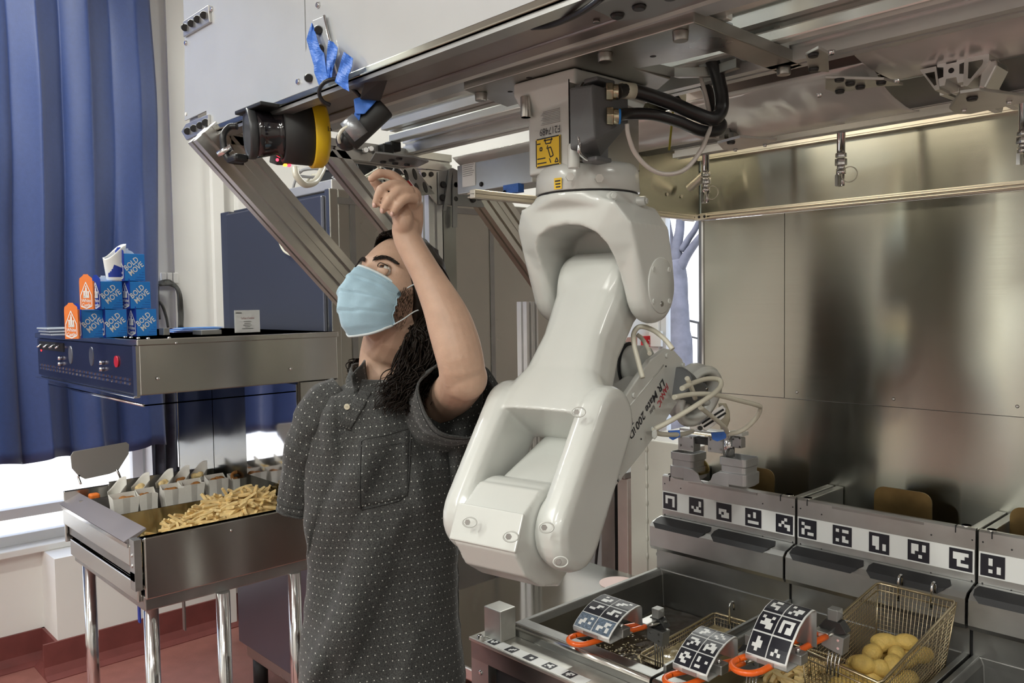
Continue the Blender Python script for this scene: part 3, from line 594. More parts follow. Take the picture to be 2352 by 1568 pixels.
# tray body
xl = -3.07; ZR = .95; zf = .772; xd1 = atz(217, 1192, ZR-.01).x; xd2 = atz(165, 1163, ZR-.01).x
bx('side_panel', (X1-.012, YA, zf), (X1, YBK, ZR), STEEL, st, bevel=.004)
bx('front_panel', (xl, YA-.026, .865), (X1-.045, YA-.018, .925), STEEL, st, bevel=.003)
MB().prism([(xl-.005, YA-.022, .928), (xl-.005, YA-.034, .934), (xl-.005, YA+.028, .962), (xl-.005, YA+.030, .958), (xl-.005, YA-.02, .925)], (X1-.06-xl, 0, 0)).build('front_rail', mat('mauve_tinted_steel', (.46, .42, .43), .5, .9), st)
bx('front_rail_under', (xl, YA-.030, .918), (X1-.05, YA-.016, .929), CHROME, st)
bx('lower_rail', (xl+.01, YA-.01, .828), (X1-.05, YA+.0, .865), STEELD, st)
bx('corner_cap', (X1-.05, YA-.024, .80), (X1-.012, YA-.004, .945), STEELG, st); 
for z in (.90, .87): m_ = MB(); bolt(m_, (X1-.03, YA-.024, z), (0, -1, 0), .006, .003); m_.build('screw', CHROME, st); bx('corner_gap', (X1-.045, YA-.026, .828), (X1-.016, YA-.02, .85), DARKIN, st)
bx('back_panel', (xl-.012, YA-.02, .80), (xl, YBK-.14, .975), STEEL, st, bevel=.003); bx('back_hanger', (xl-.002, .93, .955), (xl+.004, 1.27, .985), STEEL, st)
bx('base_frame', (xl+.02, YA, .735), (X1-.012, YBK, .780), STEELG, st, bevel=.004); bx('base_skirt', (xl+.02, YA-.012, .76), (X1-.03, YA, .815), STEEL, st, bevel=.003)
bx('bottom', (xl, YA, .80), (X1-.012, YBK, .812), STEEL, st)
MB().prism([(xd1, YA, .94), (xd1, 1.30, .94), (xd1, 1.30, .81), (xd1, YA, .81)], (.004, 0, 0)).build('divider', STEELW, st)
MB().prism([(xd2, YA, .955), (xd2, 1.30, .955), (xd2, 1.30, .81), (xd2, YA, .81)], (.004, 0, 0)).build('divider', STEEL, st)
bx('bin_liner', (X1-.050, YA+.01, .82), (X1-.046, 1.30, .938), STEELW, st); bx('bin_rail', (X1-.05, YA, .936), (X1-.012, YBK, .944), STEEL, st, bevel=.002)
MB().prism([(xd1+.004, YA+.005, .83), (xd1+.004, 1.30, .86), (xd1+.004, 1.30, .81), (xd1+.004, YA+.005, .81)], (X1-.05-xd1-.004, 0, 0)).build('bin_floor', STEELW, st)
m_ = MB(); bolt(m_, atx(532, 1218, X1), (1, 0, 0), .005, .003); m_.build('screw', CHROME, st)
for (px, py) in ((206, 1330), (347, 1405), (512, 1360), (676, 1315)):
    p = atz(px, py, .735); p = aty(px, py, YA+.03) if p.y < YA+.03 else p; MB().cyl((p.x, p.y, .03), (p.x, p.y, .737), .0205, n=20).build('leg', CHROME, st)
    MB().cyl((p.x, p.y, 0), (p.x, p.y, .03), .012, .024, 16).build('foot', STEELD, st)
for nm, (px, pl, pr_) in {}.items(): pass
# flour/scoop plate on the back edge
sc_ = thing('scoop_holder', 'grey trapezoid metal scoop hung on the back edge of the bins', 'scoop', (xl-.02, .95, .97)); pl_ = [(162, 1047), (168, 1037), (290, 1015), (297, 1020), (296, 1042), (272, 1080), (252, 1088), (196, 1100), (180, 1092), (165, 1075)]
xx = xl-.012; pts = [atx(a, b, xx) for a, b in pl_]; MB().prism(pts, (-.004, 0, 0)).build('plate', mat('satin_grey_scoop', (.38, .37, .36), .45, .6), sc_, bevel=.0015)
c1 = atx(180, 1096, xx); MB().tube(bez([atx(182, 1092, xx+.004), c1, atx(186, 1112, xx+.01)], 4), .004).build('wire_stand', CHROME, sc_); m_ = MB(); m_.tube(bez([atx(268, 1078, xx+.004), atx(272, 1086, xx+.01), atx(278, 1100, xx+.01)], 4), .004); m_.build('wire_stand', CHROME, sc_)
gl = thing('trim_strip', 'dark blue and grey dangling strips under the station', 'strap', (-2.6, 1.2, .74))
m_ = MB()
for (px, t_, bt) in ((317, 1375, 1432), (420, 1375, 1450)): a_ = atz(px, 1375, .74); MB().box((a_.x-.008, a_.y, .74-(bt-t_)/800), (a_.x+.008, a_.y+.004, .74)).build('strap', NAVYB if px == 317 else STEELD, gl)
# ---------------- fries: a heap of single sticks
def fry_mesh(seed):
    r = random.Random(seed); L = r.uniform(.055, .095); b = r.uniform(-.012, .012); w = r.uniform(.0042, .0056); rings = []
    for k in range(6):
        t = k/5-.5; c = V((L*t, b*(1-4*t*t), 0)); ww = w*(.82 if k in (0, 5) else 1)
        rings.append([c+V((0, y*ww, z*ww)) for y, z in ((-1, -1), (1, -1), (1, 1), (-1, 1))])
    o = MB().loft(rings, sm=False).build('french_fry', FRIES, bevel=.0012); me = o.data; return o
protos = [fry_mesh(i) for i in range(7)]
LBLF = 'golden straight-cut french fry lying in the heap in the front bin'
def pile_h(x, y):
    f = max(0, min(1, (y-.84)/.42)); base = .832+.03*f; c = (x-(xd1+X1-.05)/2)/.10
    return base+.135*math.sin(math.pi*min(1, max(0, (y-.80)/.62)))**1.1*f**.5*(1-.55*c*c)+.018*f
rr = random.Random(5); n = 0; fx0, fx1 = xd1+.03, X1-.075
while n < 300:
    y = .85+(1.285-.85)*rr.random()**.62; x = rr.uniform(fx0, fx1); h = pile_h(x, y)
    z = h-rr.random()**1.5*.025; src = protos[n % 7]; o = src if n < 7 else src.copy()
    if n >= 7: COL.objects.link(o)
    yaw = rr.gauss(1.25, .75); cx = min(abs(x-fx0), abs(fx1-x))
    if cx < .03: yaw = rr.gauss(1.57, .2)
    o.location = (x, min(y, 1.262), max(z, .838)); o.rotation_euler = (rr.uniform(-.6, .6), rr.gauss(0, .38), yaw)
    tag(o, LBLF, 'french fry', 'french fries heaped in the front bin'); n += 1
bd_ = MB(); g = [[(fx0-.024+(fx1-fx0+.048)*i/14, .84+(.455)*j/30, max(.833, pile_h(fx0+(fx1-fx0)*i/14, .84+.455*j/30)-.022+.006*noise.noise(V((i, j, 0))))) for i in range(15)] for j in range(31)]
o = bd_.sheet(g).build('buried_fries', FRIES, fix=False); tag(o, 'lower layer of the golden fries under the heap in the bin', 'french fries'); o['kind'] = 'stuff'
# ---------------- paper bags and scoop cartons
def bag(px, py, wpx, lab, k, hz=.088, x=None):
    """py = rim height at the front, px = centre"""
    x = x if x is not None else (xd1+xd2)/2+.015; p = atx(px, py, x); w = wpx/(1880*1.05)*p.length*.95; hz2 = hz
    t = thing('paper_bag', lab, 'bag', (x, p.y, p.z-hz), 'white paper snack bags in the middle bin')
    r = random.Random(k); th = .045; m_ = MB(); rings = []
    for f, s in ((0, .80), (.35, .9), (.7, .98), (1.0, 1.04)):
        z = p.z-hz+hz*f; j = lambda: r.uniform(-.003, .003)
        hw = w/2*s; ht = th/2*s
        ringp = [(x+ht, p.y-hw+j(), z), (x+ht+.002, p.y-hw*.3, z), (x+ht-.002, p.y+hw*.3, z), (x+ht, p.y+hw+j(), z), (x+.0, p.y+hw*.9, z), (x-ht, p.y+hw+j(), z), (x-ht, p.y, z), (x-ht, p.y-hw+j(), z), (x+.0, p.y-hw*.9, z)]
        if f == 1.0: ringp = [(a, b, c+(.012 if a < x-.001 else r.uniform(-.003, .003))) for a, b, c in ringp]
        rings.append(ringp)
    m_.loft(rings, sm=False, caps=False); m_.add(rings[0], [list(range(9))]); m_.build('bag', PAPER, t, solid=.0008)
    m_ = MB()
    for q in range(3): m_.ball((x+r.uniform(-.008, .006), p.y+r.uniform(-w*.25, w*.3), p.z-.012+r.uniform(-.003, .006)), (.016, w*.2, .014), 12, 8)
    m_.build('filling', CRUST, t, remesh=.0025, smooth=1)
    return t
bags = [(285, 1142, 52, 'leftmost white paper bag, creased, brown crust just showing'), (337, 1131, 40, 'second white bag from the left, domed brown filling'), (397, 1120, 48, 'third white bag from the left, half-filled with brown snack'), (440, 1110, 48, 'fourth white bag from the left with dark nuggets at the rim'), (497, 1098, 45, 'fifth white bag from the left, tall and closed at the top')]
for k, (a, b, c, l) in enumerate(bags): bag(a, b, c, l, k, hz=.085)
t = bag(549, 1094, 40, 'rightmost white bag with an onion ring standing in its mouth', 9, hz=.10)
rg = thing('onion_ring', 'brown onion ring poking out of the rightmost bag', 'onion ring', atx(548, 1090, -2.70)); c = atx(549, 1094, (xd1+xd2)/2+.015)
MB().tube([(c.x+.006*math.sin(a*2), c.y+.026*math.cos(a), c.z+.002+.016*math.sin(a)) for a in [i*math.pi/12 for i in range(24)]], .0065, 10, closed=True).build('ring', CRUST, rg)
def scoopcup(px, py, lab, k, cont=None, x=None, s=1.0, name='fry_carton', ym=0):
    """curved paper fry carton: back flap rises to px,py"""
    x = x if x is not None else (xl+xd2)/2; p = atx(px, py, x); t = thing(name, lab, 'carton', (x, p.y, p.z-.11*s), 'curved white cartons in the back bin')
    w = .062*s; m_ = MB(); g = []
    for j in range(12):
        v = j/11; row = []
        for i in range(25):
            a = 2*math.pi*i/24; yy = math.cos(a); xx_ = math.sin(a); top = p.z-.030*s-.030*s*(yy*.5+.5 if yy > -2 else 0)
            # rim height: high flap on the far right side, scooped on the left
            rim = p.z-.045*s+.045*s*(.5+.5*math.sin(math.pi*(yy*.5)))-(.028*s if xx_ > .2 else 0)
            z = (p.z-.11*s)+(rim-(p.z-.11*s))*v; q = .72+.30*v
            row.append((x+xx_*w*.34*q, p.y+yy*w*.5*q, z))
        g.append(row)
    m_.sheet(g); m_.add([(x+math.sin(a)*w*.245, p.y+math.cos(a)*w*.36, p.z-.11*s) for a in [2*math.pi*i/24 for i in range(24)]], [list(range(24))]); m_.build('carton', PAPER, t, solid=.0008)
    if cont:
        m_ = MB(); r = random.Random(k)
        for q in range(4): m_.ball((x+r.uniform(-.006, .012), p.y-w*.1+r.uniform(-w*.2, w*.2), p.z-.052*s+r.uniform(-.006, .008)), (.013, .014, .012), 12, 8)
        m_.build('filling', cont, t, remesh=.0025, smooth=1)
    return t
for k, (a, b, l, cnt) in enumerate(((268, 1097, 'first white curved carton in the back row, tipped by the orange carton', None), (322, 1087, 'second curved carton in the back row with pale fries', FRIES), (377, 1078, 'third curved carton in the back row, steep scooped rim', FRIES), (415, 1071, 'fourth curved carton holding a crusty brown nugget', CRUST), (456, 1060, 'fifth curved carton, tallest of the back row', FRIES))): scoopcup(a, b, l, k, cnt)
oc = thing('orange_carton', 'small orange printed carton lying at the left of the back bin', 'carton', atx(217, 1145, (xl+xd2)/2)); q = atx(217, 1141, (xl+xd2)/2+.02)
MB().box((q.x-.02, q.y-.016, q.z-.022), (q.x+.012, q.y+.016, q.z+.012)).build('carton', ORGB, oc, bevel=.006); m_ = MB(); m_.prism([(q.x+.0125, q.y-.007, q.z-.012), (q.x+.0125, q.y+.007, q.z-.012), (q.x+.0125, q.y, q.z-.001)], (.0006, 0, 0)); m_.build('print', WHITEP, oc)
# ---------------- cartons stacked on top
ZTOP = 1.510
def crest(mb, org, ux, uy, w, h, mi=0):
    """outlined peaked crest with a turreted castle and two words, as printed on the cartons"""
    o = V(org); ux = V(ux); uy = V(uy)
    outl = [(-.46, .0), (-.46, .45), (0, 1.0), (.46, .45), (.46, .0), (.0, -.10)]
    def q(a, b): return o+ux*a*w+uy*b*h
    for (a, b), (c, d) in zip(outl, outl[1:]+outl[:1]):
        u = V((c-a, d-b)).normalized()*.028; nx, ny = -u.y, u.x
        mb.add([q(a-nx, b-ny), q(c-nx, d-ny), q(c+nx, d+ny), q(a+nx, b+ny)], [(0, 1, 2, 3)], mi)
    for (a, b, c, d) in ((-.22, .36, -.10, .60), (-.06, .36, .08, .76), (.12, .36, .24, .58), (-.24, .34, .26, .44), (-.03, .76, .05, .86), (-.24, .60, -.08, .64), (.10, .58, .26, .62)):
        mb.add([q(a, b), q(c, b), q(c, d), q(a, d)], [(0, 1, 2, 3)], mi)
    nrm = ux.cross(uy).normalized()*0
    vs, fs = text_mesh('White', True); mw = max(v.x for v in vs); mb.add([q(-.38+.76*v.x/mw, .16+v.y*.14) for v in vs], fs, mi)
    vs, fs = text_mesh('Castle', True); mw = max(v.x for v in vs); mb.add([q(-.38+.76*v.x/mw, -.02+v.y*.14) for v in vs], fs, mi)
def castle_box(px, zb, lab, main=BLUEB, side=NAVYB, yw=.068, x=-2.66, hz=.088, slim=False, rz=12, xw=.052):
    p = atx(px, 740, x); y0 = p.y-yw/2; t = thing('printed_carton', lab, 'carton', (x-xw/2, y0+yw/2, zb), 'blue and orange printed cartons stacked on the station')
    m_ = MB(); m_.box((x-xw, y0, zb), (x, y0+yw, zb+hz-.004), 0)
    m_.build('box', main, t, bevel=.001)
    bx('side_face', (x-xw-.0003, y0-.0008, zb), (x+.0003, y0, zb+hz-.004), side, t)
    # scalloped tabs
    for nm, ax in (('top_flap', 0), ('end_flap', 1)):
        if ax == 0 and slim: continue
        if ax == 0: P_ = [(x-.001, y0+.004, zb+hz-.004), (x-.001, y0+yw-.004, zb+hz-.004), (x-.001, y0+yw-.014, zb+hz+.006), (x-.001, y0+yw*.62, zb+hz+.010), (x-.001, y0+yw*.60, zb+hz+.015), (x-.001, y0+yw*.40, zb+hz+.015), (x-.001, y0+yw*.38, zb+hz+.010), (x-.001, y0+.014, zb+hz+.006)]; MB().prism([(a-.045, b, c) for a, b, c in P_], (.001, 0, 0)).build(nm, WHITEP, t)
        else: P_ = [(x-xw, y0, zb+hz-.005), (x, y0, zb+hz-.005), (x-.001, y0, zb+hz+.004), (x-xw*.28, y0, zb+hz+.012), (x-xw*.34, y0, zb+hz+.016), (x-xw*.66, y0, zb+hz+.016), (x-xw*.72, y0, zb+hz+.012), (x-xw+.001, y0, zb+hz+.004)]; MB().prism(P_, (0, -.001, 0)).build(nm, side, t)
    m_ = MB(); crest(m_, (x-xw/2, y0-.0019, zb+.010), (1, 0, 0), (0, 0, 1), xw*.9, hz*.80); m_.build('crest_print', WHITEP, t, fix=False)
    if not slim:
        m_ = MB(); a = math.radians(38); ux = V((0, math.cos(a), math.sin(a))); uy = V((0, -math.sin(a), math.cos(a)))
        put_text(m_, 'BOLD', V((x+.0008, y0+.006, zb+hz*.34)), ux, uy, .0175, bold=True, off=0, width=yw*.80); put_text(m_, 'MOVE', V((x+.0008, y0+yw*.30, zb+hz*.16)), ux, uy, .0175, bold=True, off=0, width=yw*.82)
        m_.v = [V((v.x, min(v.y, y0+yw-.001), v.z)) for v in m_.v]; m_.build('lettering', WHITEP, t, fix=False)
        m_ = MB()
        for i in range(10):
            for j in range(4):
                yy = y0+yw*(.32+.065*i); zz = zb+.006+.0075*j
                if (yy-y0)/yw > .45+.12*j: m_.add([(x+.0006, yy, zz), (x+.0006, yy+.003, zz-.002), (x+.0006, yy+.003, zz-.0035), (x+.0006, yy, zz-.0015)], [(0, 1, 2, 3)])
        m_.build('zigzag_print', NAVYB, t, fix=False)
    t.rotation_euler = (0, 0, math.radians(rz))
    return t
def ypx(px, x): return px
hh = .086
castle_box(210, ZTOP, 'blue carton, bottom row left of the three on the station'); castle_box(263, ZTOP, 'blue carton, bottom row middle'); castle_box(333, ZTOP, 'blue carton, bottom row right beside the white wall')
castle_box(255, ZTOP+hh, 'blue carton, second tier left, under the tall white cup'); castle_box(321, ZTOP+hh, 'blue carton, second tier right')
castle_box(310, ZTOP+2*hh, 'blue carton at the very top of the stack')
castle_box(171, ZTOP, 'orange printed carton at the left foot of the stack', ORGB, ORGB, x=-2.62, yw=.010, hz=.090, slim=True, rz=44, xw=.040); castle_box(208, ZTOP+hh, 'orange printed carton on the second tier', ORGB, ORGB, x=-2.62, yw=.010, hz=.088, slim=True, rz=44, xw=.040)
cpx = atx(264, 610, -2.68); cup = thing('tall_paper_cup', 'tall white paper cup with curved rim and navy swoosh on top of the cartons', 'cup', (cpx.x, cpx.y, ZTOP+2*hh)); zc0 = ZTOP+2*hh; zc1 = atx(292, 560, -2.68).z
m_ = MB(); g = []; g2 = []
for j in range(14):
    v = j/13; row = []
    for i in range(33):
        a = 2*math.pi*i/32; yy = math.cos(a); xx_ = math.sin(a); rim = zc0+(zc1-zc0)*(.62+.38*(.5+.5*math.sin(math.pi*yy/2)))-(.04*(zc1-zc0) if xx_ > .3 else 0); q = .025+.009*v
        row.append((cpx.x+xx_*q*.6, cpx.y+yy*q, zc0+(rim-zc0)*v))
    g.append(row)
m_.sheet(g, 0)
m_.build('cup_wall', WHITEP, cup, solid=.0008, fix=False)
m_ = MB(); g = [[(cpx.x+math.sin(a)*(.0272+.003*v)*.6+.0006, cpx.y+math.cos(a)*(.0272+.003*v), zc0+(zc1-zc0)*(.10+.30*v*(1-.35*math.cos(a)))) for a in [math.pi*(.12+.70*i/14) for i in range(15)]] for v in (0, .25, .5, .75, 1)]
m_.sheet(g); m_.build('swoosh_print', NAVYB, cup, fix=False)
# small items behind the stack
tag(bx('navy_carton', (-2.78, atx(300, 730, -2.72).y-.03, ZTOP), (-2.72, atx(300, 730, -2.72).y+.02, ZTOP+.05), NAVYB), 'dark navy carton behind the bottom row of blue boxes', 'carton')
t = thing('tray_stack', 'short stack of clear lids and trays at the left end of the station top', 'tray', atx(135, 765, -3.1)); p = atx(140, 760, -3.1)
for k in range(3): bx('tray', (-3.16, p.y-.05-.005*k, ZTOP+.010*k), (-3.02, p.y+.09, ZTOP+.010*k+.006), mat('clear_blue_tray', (.55, .62, .7), .15, 0, coat=.5), t, bevel=.002)
t = thing('folded_cartons', 'fanned stack of flat blue and white folded cartons on the station top', 'cartons', atx(430, 750, -2.85)); p = atx(415, 745, -2.85); rr = random.Random(8)
for k in range(9):
    o = bx('flat_carton', (-.05, -.07, 0), (.05, .07, .0012), [NAVYB, WHITEP, BLUEB][k % 3], None); o.parent = t; o.location = V((-2.85+rr.uniform(-.01, .01), p.y+.02+.006*k, ZTOP+.002+.0016*k))-t.location; o.rotation_euler = (0, 0, rr.uniform(-.1, .1))
o = tag(bx('metal_block', (-2.62, atx(448, 760, -2.6).y, ZTOP), (-2.55, atx(494, 760, -2.6).y, ZTOP+.014), STEELD, bevel=.001), 'flat dark steel bar lying on the station top left of the certificate', 'bar')
tag(bx('grey_block', (-2.70, atx(370, 750, -2.68).y, ZTOP), (-2.66, atx(384, 750, -2.68).y, ZTOP+.022), STEELG, bevel=.001), 'small grey block just right of the blue cartons', 'block')
cf = thing('certificate', 'white printed certificate in a clear stand on the station top', 'certificate', atx(568, 765, -2.62)); p0 = atx(540, 765, -2.62); p1 = atx(598, 765, -2.62); zt4 = atx(568, 712, -2.62).z
bx('sheet', (-2.622, p0.y, ZTOP), (-2.621, p1.y, zt4), WHITEP, cf); bx('acrylic', (-2.620, p0.y-.002, ZTOP), (-2.618, p1.y+.002, zt4+.003), GLASS, cf)
m_ = MB(); W_ = p1.y-p0.y; H_ = zt4-ZTOP
put_text(m_, 'Certificate of Completion', (-2.6205, p0.y+W_*.25, ZTOP+H_*.60), (0, 1, 0), (0, 0, 1), H_*.10, width=W_*.52, off=.0003)
m_.build('title', mat('maroon_print', (.3, .05, .06), .5), cf, fix=False); m_ = MB()
for k, (a, b) in enumerate(((.35, .65), (.38, .62), (.33, .66), (.40, .6), (.28, .72))): z = ZTOP+H_*(.48-.08*k); m_.box((-2.6206, p0.y+W_*a, z), (-2.6200, p0.y+W_*b, z+H_*.02))
m_.box((-2.6206, p0.y+W_*.05, ZTOP+H_*.86), (-2.62, p0.y+W_*.28, ZTOP+H_*.89)); m_.build('small_print', STEELD, cf)
# ================================================================ overhead gantry
YG = .770; ga = thing('overhead_gantry', 'aluminium and white-panelled overhead rail frame on diagonal braces', 'gantry', (-.9, 1.1, 2.0))
def G(px, py): return aty(px, py, YG)
def pxprism(pts, y, dy, m, parent, name, **k): return MB().prism([aty(a, b, y) for a, b in pts], (0, dy, 0)).build(name, m, parent, **k)
ztopg = 2.62
def up(px, py): p = G(px, py); return p
# cover panels: left one, right ones
def panel(pts3, name='cover_panel'): return MB().prism(pts3, (0, .004, 0)).build(name, PANELW, ga)
A = [G(424, 98), G(424, 277), G(474, 254), G(476, 294), G(704, 207)]; sx_ = G(718.7, 0); sb_ = G(704, 207)
panel(A+[V((sb_.x, YG, ztopg)), V((A[0].x, YG, ztopg)), V((A[0].x, YG, G(424, 98).z))])
pz = G(704, 207).z
xR1 = G(1300, -14).x
panel([V((sb_.x+.004, YG, pz)), V((-.75, YG, pz)), V((-.75, YG, ztopg)), V((sb_.x+.004, YG, ztopg))])
panel([V((-.745, YG, pz)), V((.9, YG, pz)), V((.9, YG, ztopg)), V((-.745, YG, ztopg))])
bx('rim_rail', (-1.80, YG-.004, pz-.012), (.9, YG+.022, pz-.0005), STEELW, ga, bevel=.002); bx('rim_rail', (-1.80, YG+.002, pz-.020), (.9, YG+.03, pz-.013), STEELG, ga)
# corner plates with button bolts
pl1 = [(420, 49), (478, 11), (481, 50), (421, 85)]; pl2 = [(416, 302), (427, 284), (478, 262), (478, 297), (428, 322)]
for P_, bl in ((pl1, [(424.5, 63), (439, 53.5), (453, 44), (468, 34.5)]), (pl2, [(430.5, 301), (445, 294.5), (459.5, 288), (472, 281)])):
    pxprism(P_, YG-.006, .006, ALU, ga, 'corner_plate', bevel=.001)
    for b in bl: MB().cyl(aty(*b, YG-.006), aty(*b, YG-.010), .0085, .0075, 14).build('bolt', BLACK, ga, bevel=.001)
m0 = G(430, 280); bx('end_post', (m0.x, YG+.006, 1.985), (m0.x+.045, YG+.05, ztopg), ALU, ga)
for b in ((487, 21), (428, 99), (686, 188), (732, 12)): MB().cyl(G(*b), G(*b)-V((0, .004, 0)), .006, .0045, 12).build('screw', CHROME, ga)
for b in ((428, 262),): MB().cyl(G(*b), G(*b)-V((0, .002, 0)), .004, n=12).build('screw', WHITEP, ga)
# hinge plate the tape is stuck to
pxprism([(699, 130), (718, 47), (745, 36), (773, 172), (770, 186), (697, 210)], YG-.004, .004, PANELW, ga, 'hinge_plate', bevel=.001)
MB().tube([aty(745, 36, YG-.006), aty(773, 172, YG-.006)], .0025).build('hinge_wire', CHROME, ga)
for b in ((731, 69), (709, 179), (735, 112)): MB().cyl(aty(*b, YG-.004), aty(*b, YG-.011), .0085, .007, 14).build('bolt', BLACK, ga, bevel=.001)
# underside plate and long members running the length of the gantry
def Yz(px, py, z): return atz(px, py, z).y
def Zy(px, py, y): return aty(px, py, y).z
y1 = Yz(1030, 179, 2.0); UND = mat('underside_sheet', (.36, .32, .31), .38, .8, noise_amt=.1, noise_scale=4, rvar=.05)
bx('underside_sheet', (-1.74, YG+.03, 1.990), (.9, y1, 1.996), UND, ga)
for yy in (YG+.045, y1-.035): MB().tube([(-1.70, yy, 1.989), (.9, yy, 1.989)], .003, 6).build('sheet_rib', UND, ga)
for (px, py) in ((1250, 9), (1370, 48), (1050, 122), (620, 330)): p = atz(px, py, 1.988); MB().cyl(p, p-V((0, 0, .003)), .005, n=10).build('screw', STEELD, ga)
RAILW = mat('pale_rail', (.74, .75, .71), .28, .5, noise_amt=.02)
PALEB = mat('pale_blue_grey_box', (.50, .55, .57), .3, .4)
bx('rail_edge', (-1.74, y1+.002, 1.995), (.9, y1+.028, 2.01), RAILW, ga, bevel=.002)
bx('rail_box', (-1.72, y1+.030, 2.00), (.9, y1+.08, 2.08), PALEB, ga, bevel=.002)
def lbar(name, y, z, w, h, nw, nh, m, x0=-1.74, x1=1.0): return extrude_bar(name, (x0, y, z), (x1, y, z), (0, 1, 0), w, h, nw, nh, m, ga)
yb_ = Yz(1030, 262, 2.035); lbar('beam', yb_+.01, 2.06, .045, .045, 1, 1, RAILW)
yc_ = Yz(1030, 300, 2.0); bx('linear_rail', (-1.72, yc_-.012, 2.005), (1.0, yc_+.012, 2.025), RAILW, ga, bevel=.003)
lbar('beam', Yz(1030, 312, 2.0)+.03, 2.03, .045, .09, 1, 2, ALUL)
bx('linear_rail', (-1.72, y1+.10, 2.01), (1.0, y1+.125, 2.03), RAILW, ga, bevel=.003)
# white milky sheet sagging beneath, left and right of the robot
def sag(x0, x1, ya, za, yb2, zb2, sagd, name='milky_sheet', m=PLASTIC, nx=30):
    g = [[(x0+(x1-x0)*i/nx, ya+(yb2-ya)*j/14, za+(zb2-za)*j/14-sagd*math.sin(math.pi*j/14)**.8*(1+.15*noise.noise(V((i*.4, j*.3, 2))))) for i in range(nx+1)] for j in range(15)]
    return MB().sheet(g).build(name, m, ga, solid=.002, fix=False)
p = aty(960, 390, 1.52); sag(-1.70, -.98, 1.40, 1.985, 1.56, 1.95, .022)
q0 = aty(1915, 115, 1.27); q1 = aty(1915, 180, 1.50)
sag(q0.x, .9, 1.285, 2.01, 1.52, 1.985, .012)
sag(-.99, q0.x+.0, 1.40, 1.995, 1.62, 1.945, .02)
bx('cover_strip', (-1.0, 1.29, 2.030), (.9, 1.46, 2.034), UND, ga); bx('cover_strip', (-1.0, 1.455, 1.985), (.9, 1.46, 2.030), UND, ga)
# dark steel soffit and rear rail above the nozzles
ys1, ys2 = 1.55, Yz(2000, 265, 1.97)
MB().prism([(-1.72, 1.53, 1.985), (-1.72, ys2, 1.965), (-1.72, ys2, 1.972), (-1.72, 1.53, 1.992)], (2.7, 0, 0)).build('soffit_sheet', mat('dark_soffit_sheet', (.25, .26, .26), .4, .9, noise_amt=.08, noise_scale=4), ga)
lbar('rear_beam', ys2-.00, 1.962, .03, .03, 1, 1, ALUL, x0=-1.2, x1=1.0)
# plates with black button heads under the rear beams
def bplate(pts, z, bolts, name='joint_plate', m=ALU, br=.0085):
    MB().prism([atz(a, b, z) for a, b in pts], (0, 0, .005)).build(name, m, ga, bevel=.0008)
    for b in bolts: p = atz(*b, z); MB().cyl(p, p-V((0, 0, .005)), br, br*.8, 14).build('bolt', BLACK, ga, bevel=.001)
bplate([(1850, 128), (1880, 112), (1902, 124), (1904, 166), (1858, 163)], 1.962, [(1868, 124), (1869, 157)])
bplate([(1896, 180), (2030, 184), (2075, 196), (2010, 200), (1920, 214), (1895, 205)], 1.958, [(1928, 181), (1953, 190), (1976, 198), (1929, 208), (2024, 188)])
bplate([(1648, 330), (1700, 316), (1785, 322), (1755, 334), (1685, 347), (1660, 343)], 1.90, [(1679, 325)]); bplate([(2180, 250), (2205, 215), (2250, 208), (2352, 222), (2352, 236), (2230, 262), (2195, 262)], 1.90, [(2233, 224)])
for (a, b) in ((1689, 342), (1757, 331), (1910, 116), (1882, 215), (2060, 182), (2214, 251), (2318, 232)): p = atz(a, b, 1.90); MB().cyl(p, p-V((0, 0, .005)), .0045, .003, 10).build('screw', CHROME, ga)
# short cut extrusion ends with X profile
def xprofile(c, w, L, ax, name='beam_end', m=ALUL):
    pr = [(-w, -w), (-w*.45, -w), (-w*.35, -w*.55), (w*.35, -w*.55), (w*.45, -w), (w, -w), (w, -w*.45), (w*.55, -w*.35), (w*.55, w*.35), (w, w*.45), (w, w), (w*.45, w), (w*.35, w*.55), (-w*.35, w*.55), (-w*.45, w), (-w, w), (-w, w*.45), (-w*.55, w*.35), (-w*.55, -w*.35), (-w, -w*.45)]
    c = V(c); fr_ = MB()
    def pt(u, v): return c+(V((u, 0, v)) if ax == 'y' else V((0, u, v)))
    e = V((0, L, 0)) if ax == 'y' else V((-L, 0, 0))
    fr_.prism([pt(u*1.0, v) for u, v in pr], e).build(name, m, ga)
    d = MB()
    for s1 in (-1, 1):
        for (u0, v0, u1, v1) in ((-.3, .6*s1, .3, .95*s1), (.6*s1, -.3, .95*s1, .3)):
            d.add([pt(a*w, b*w)-e.normalized()*.0006 for a, b in ((u0, v0), (u1, v0), (u1, v1), (u0, v1))], [(0, 1, 2, 3)])
    ho = MB(); ho.cyl(c-e.normalized()*.0008, c-e.normalized()*.0002, w*.2, n=12); ho.build('bore', DARKIN, ga)
c_ = aty(1196, 362, 1.60); xprofile(c_, .022, .22, 'x')
c_ = aty(2185, 162, 1.46); xprofile(c_, .022, .30, 'y')
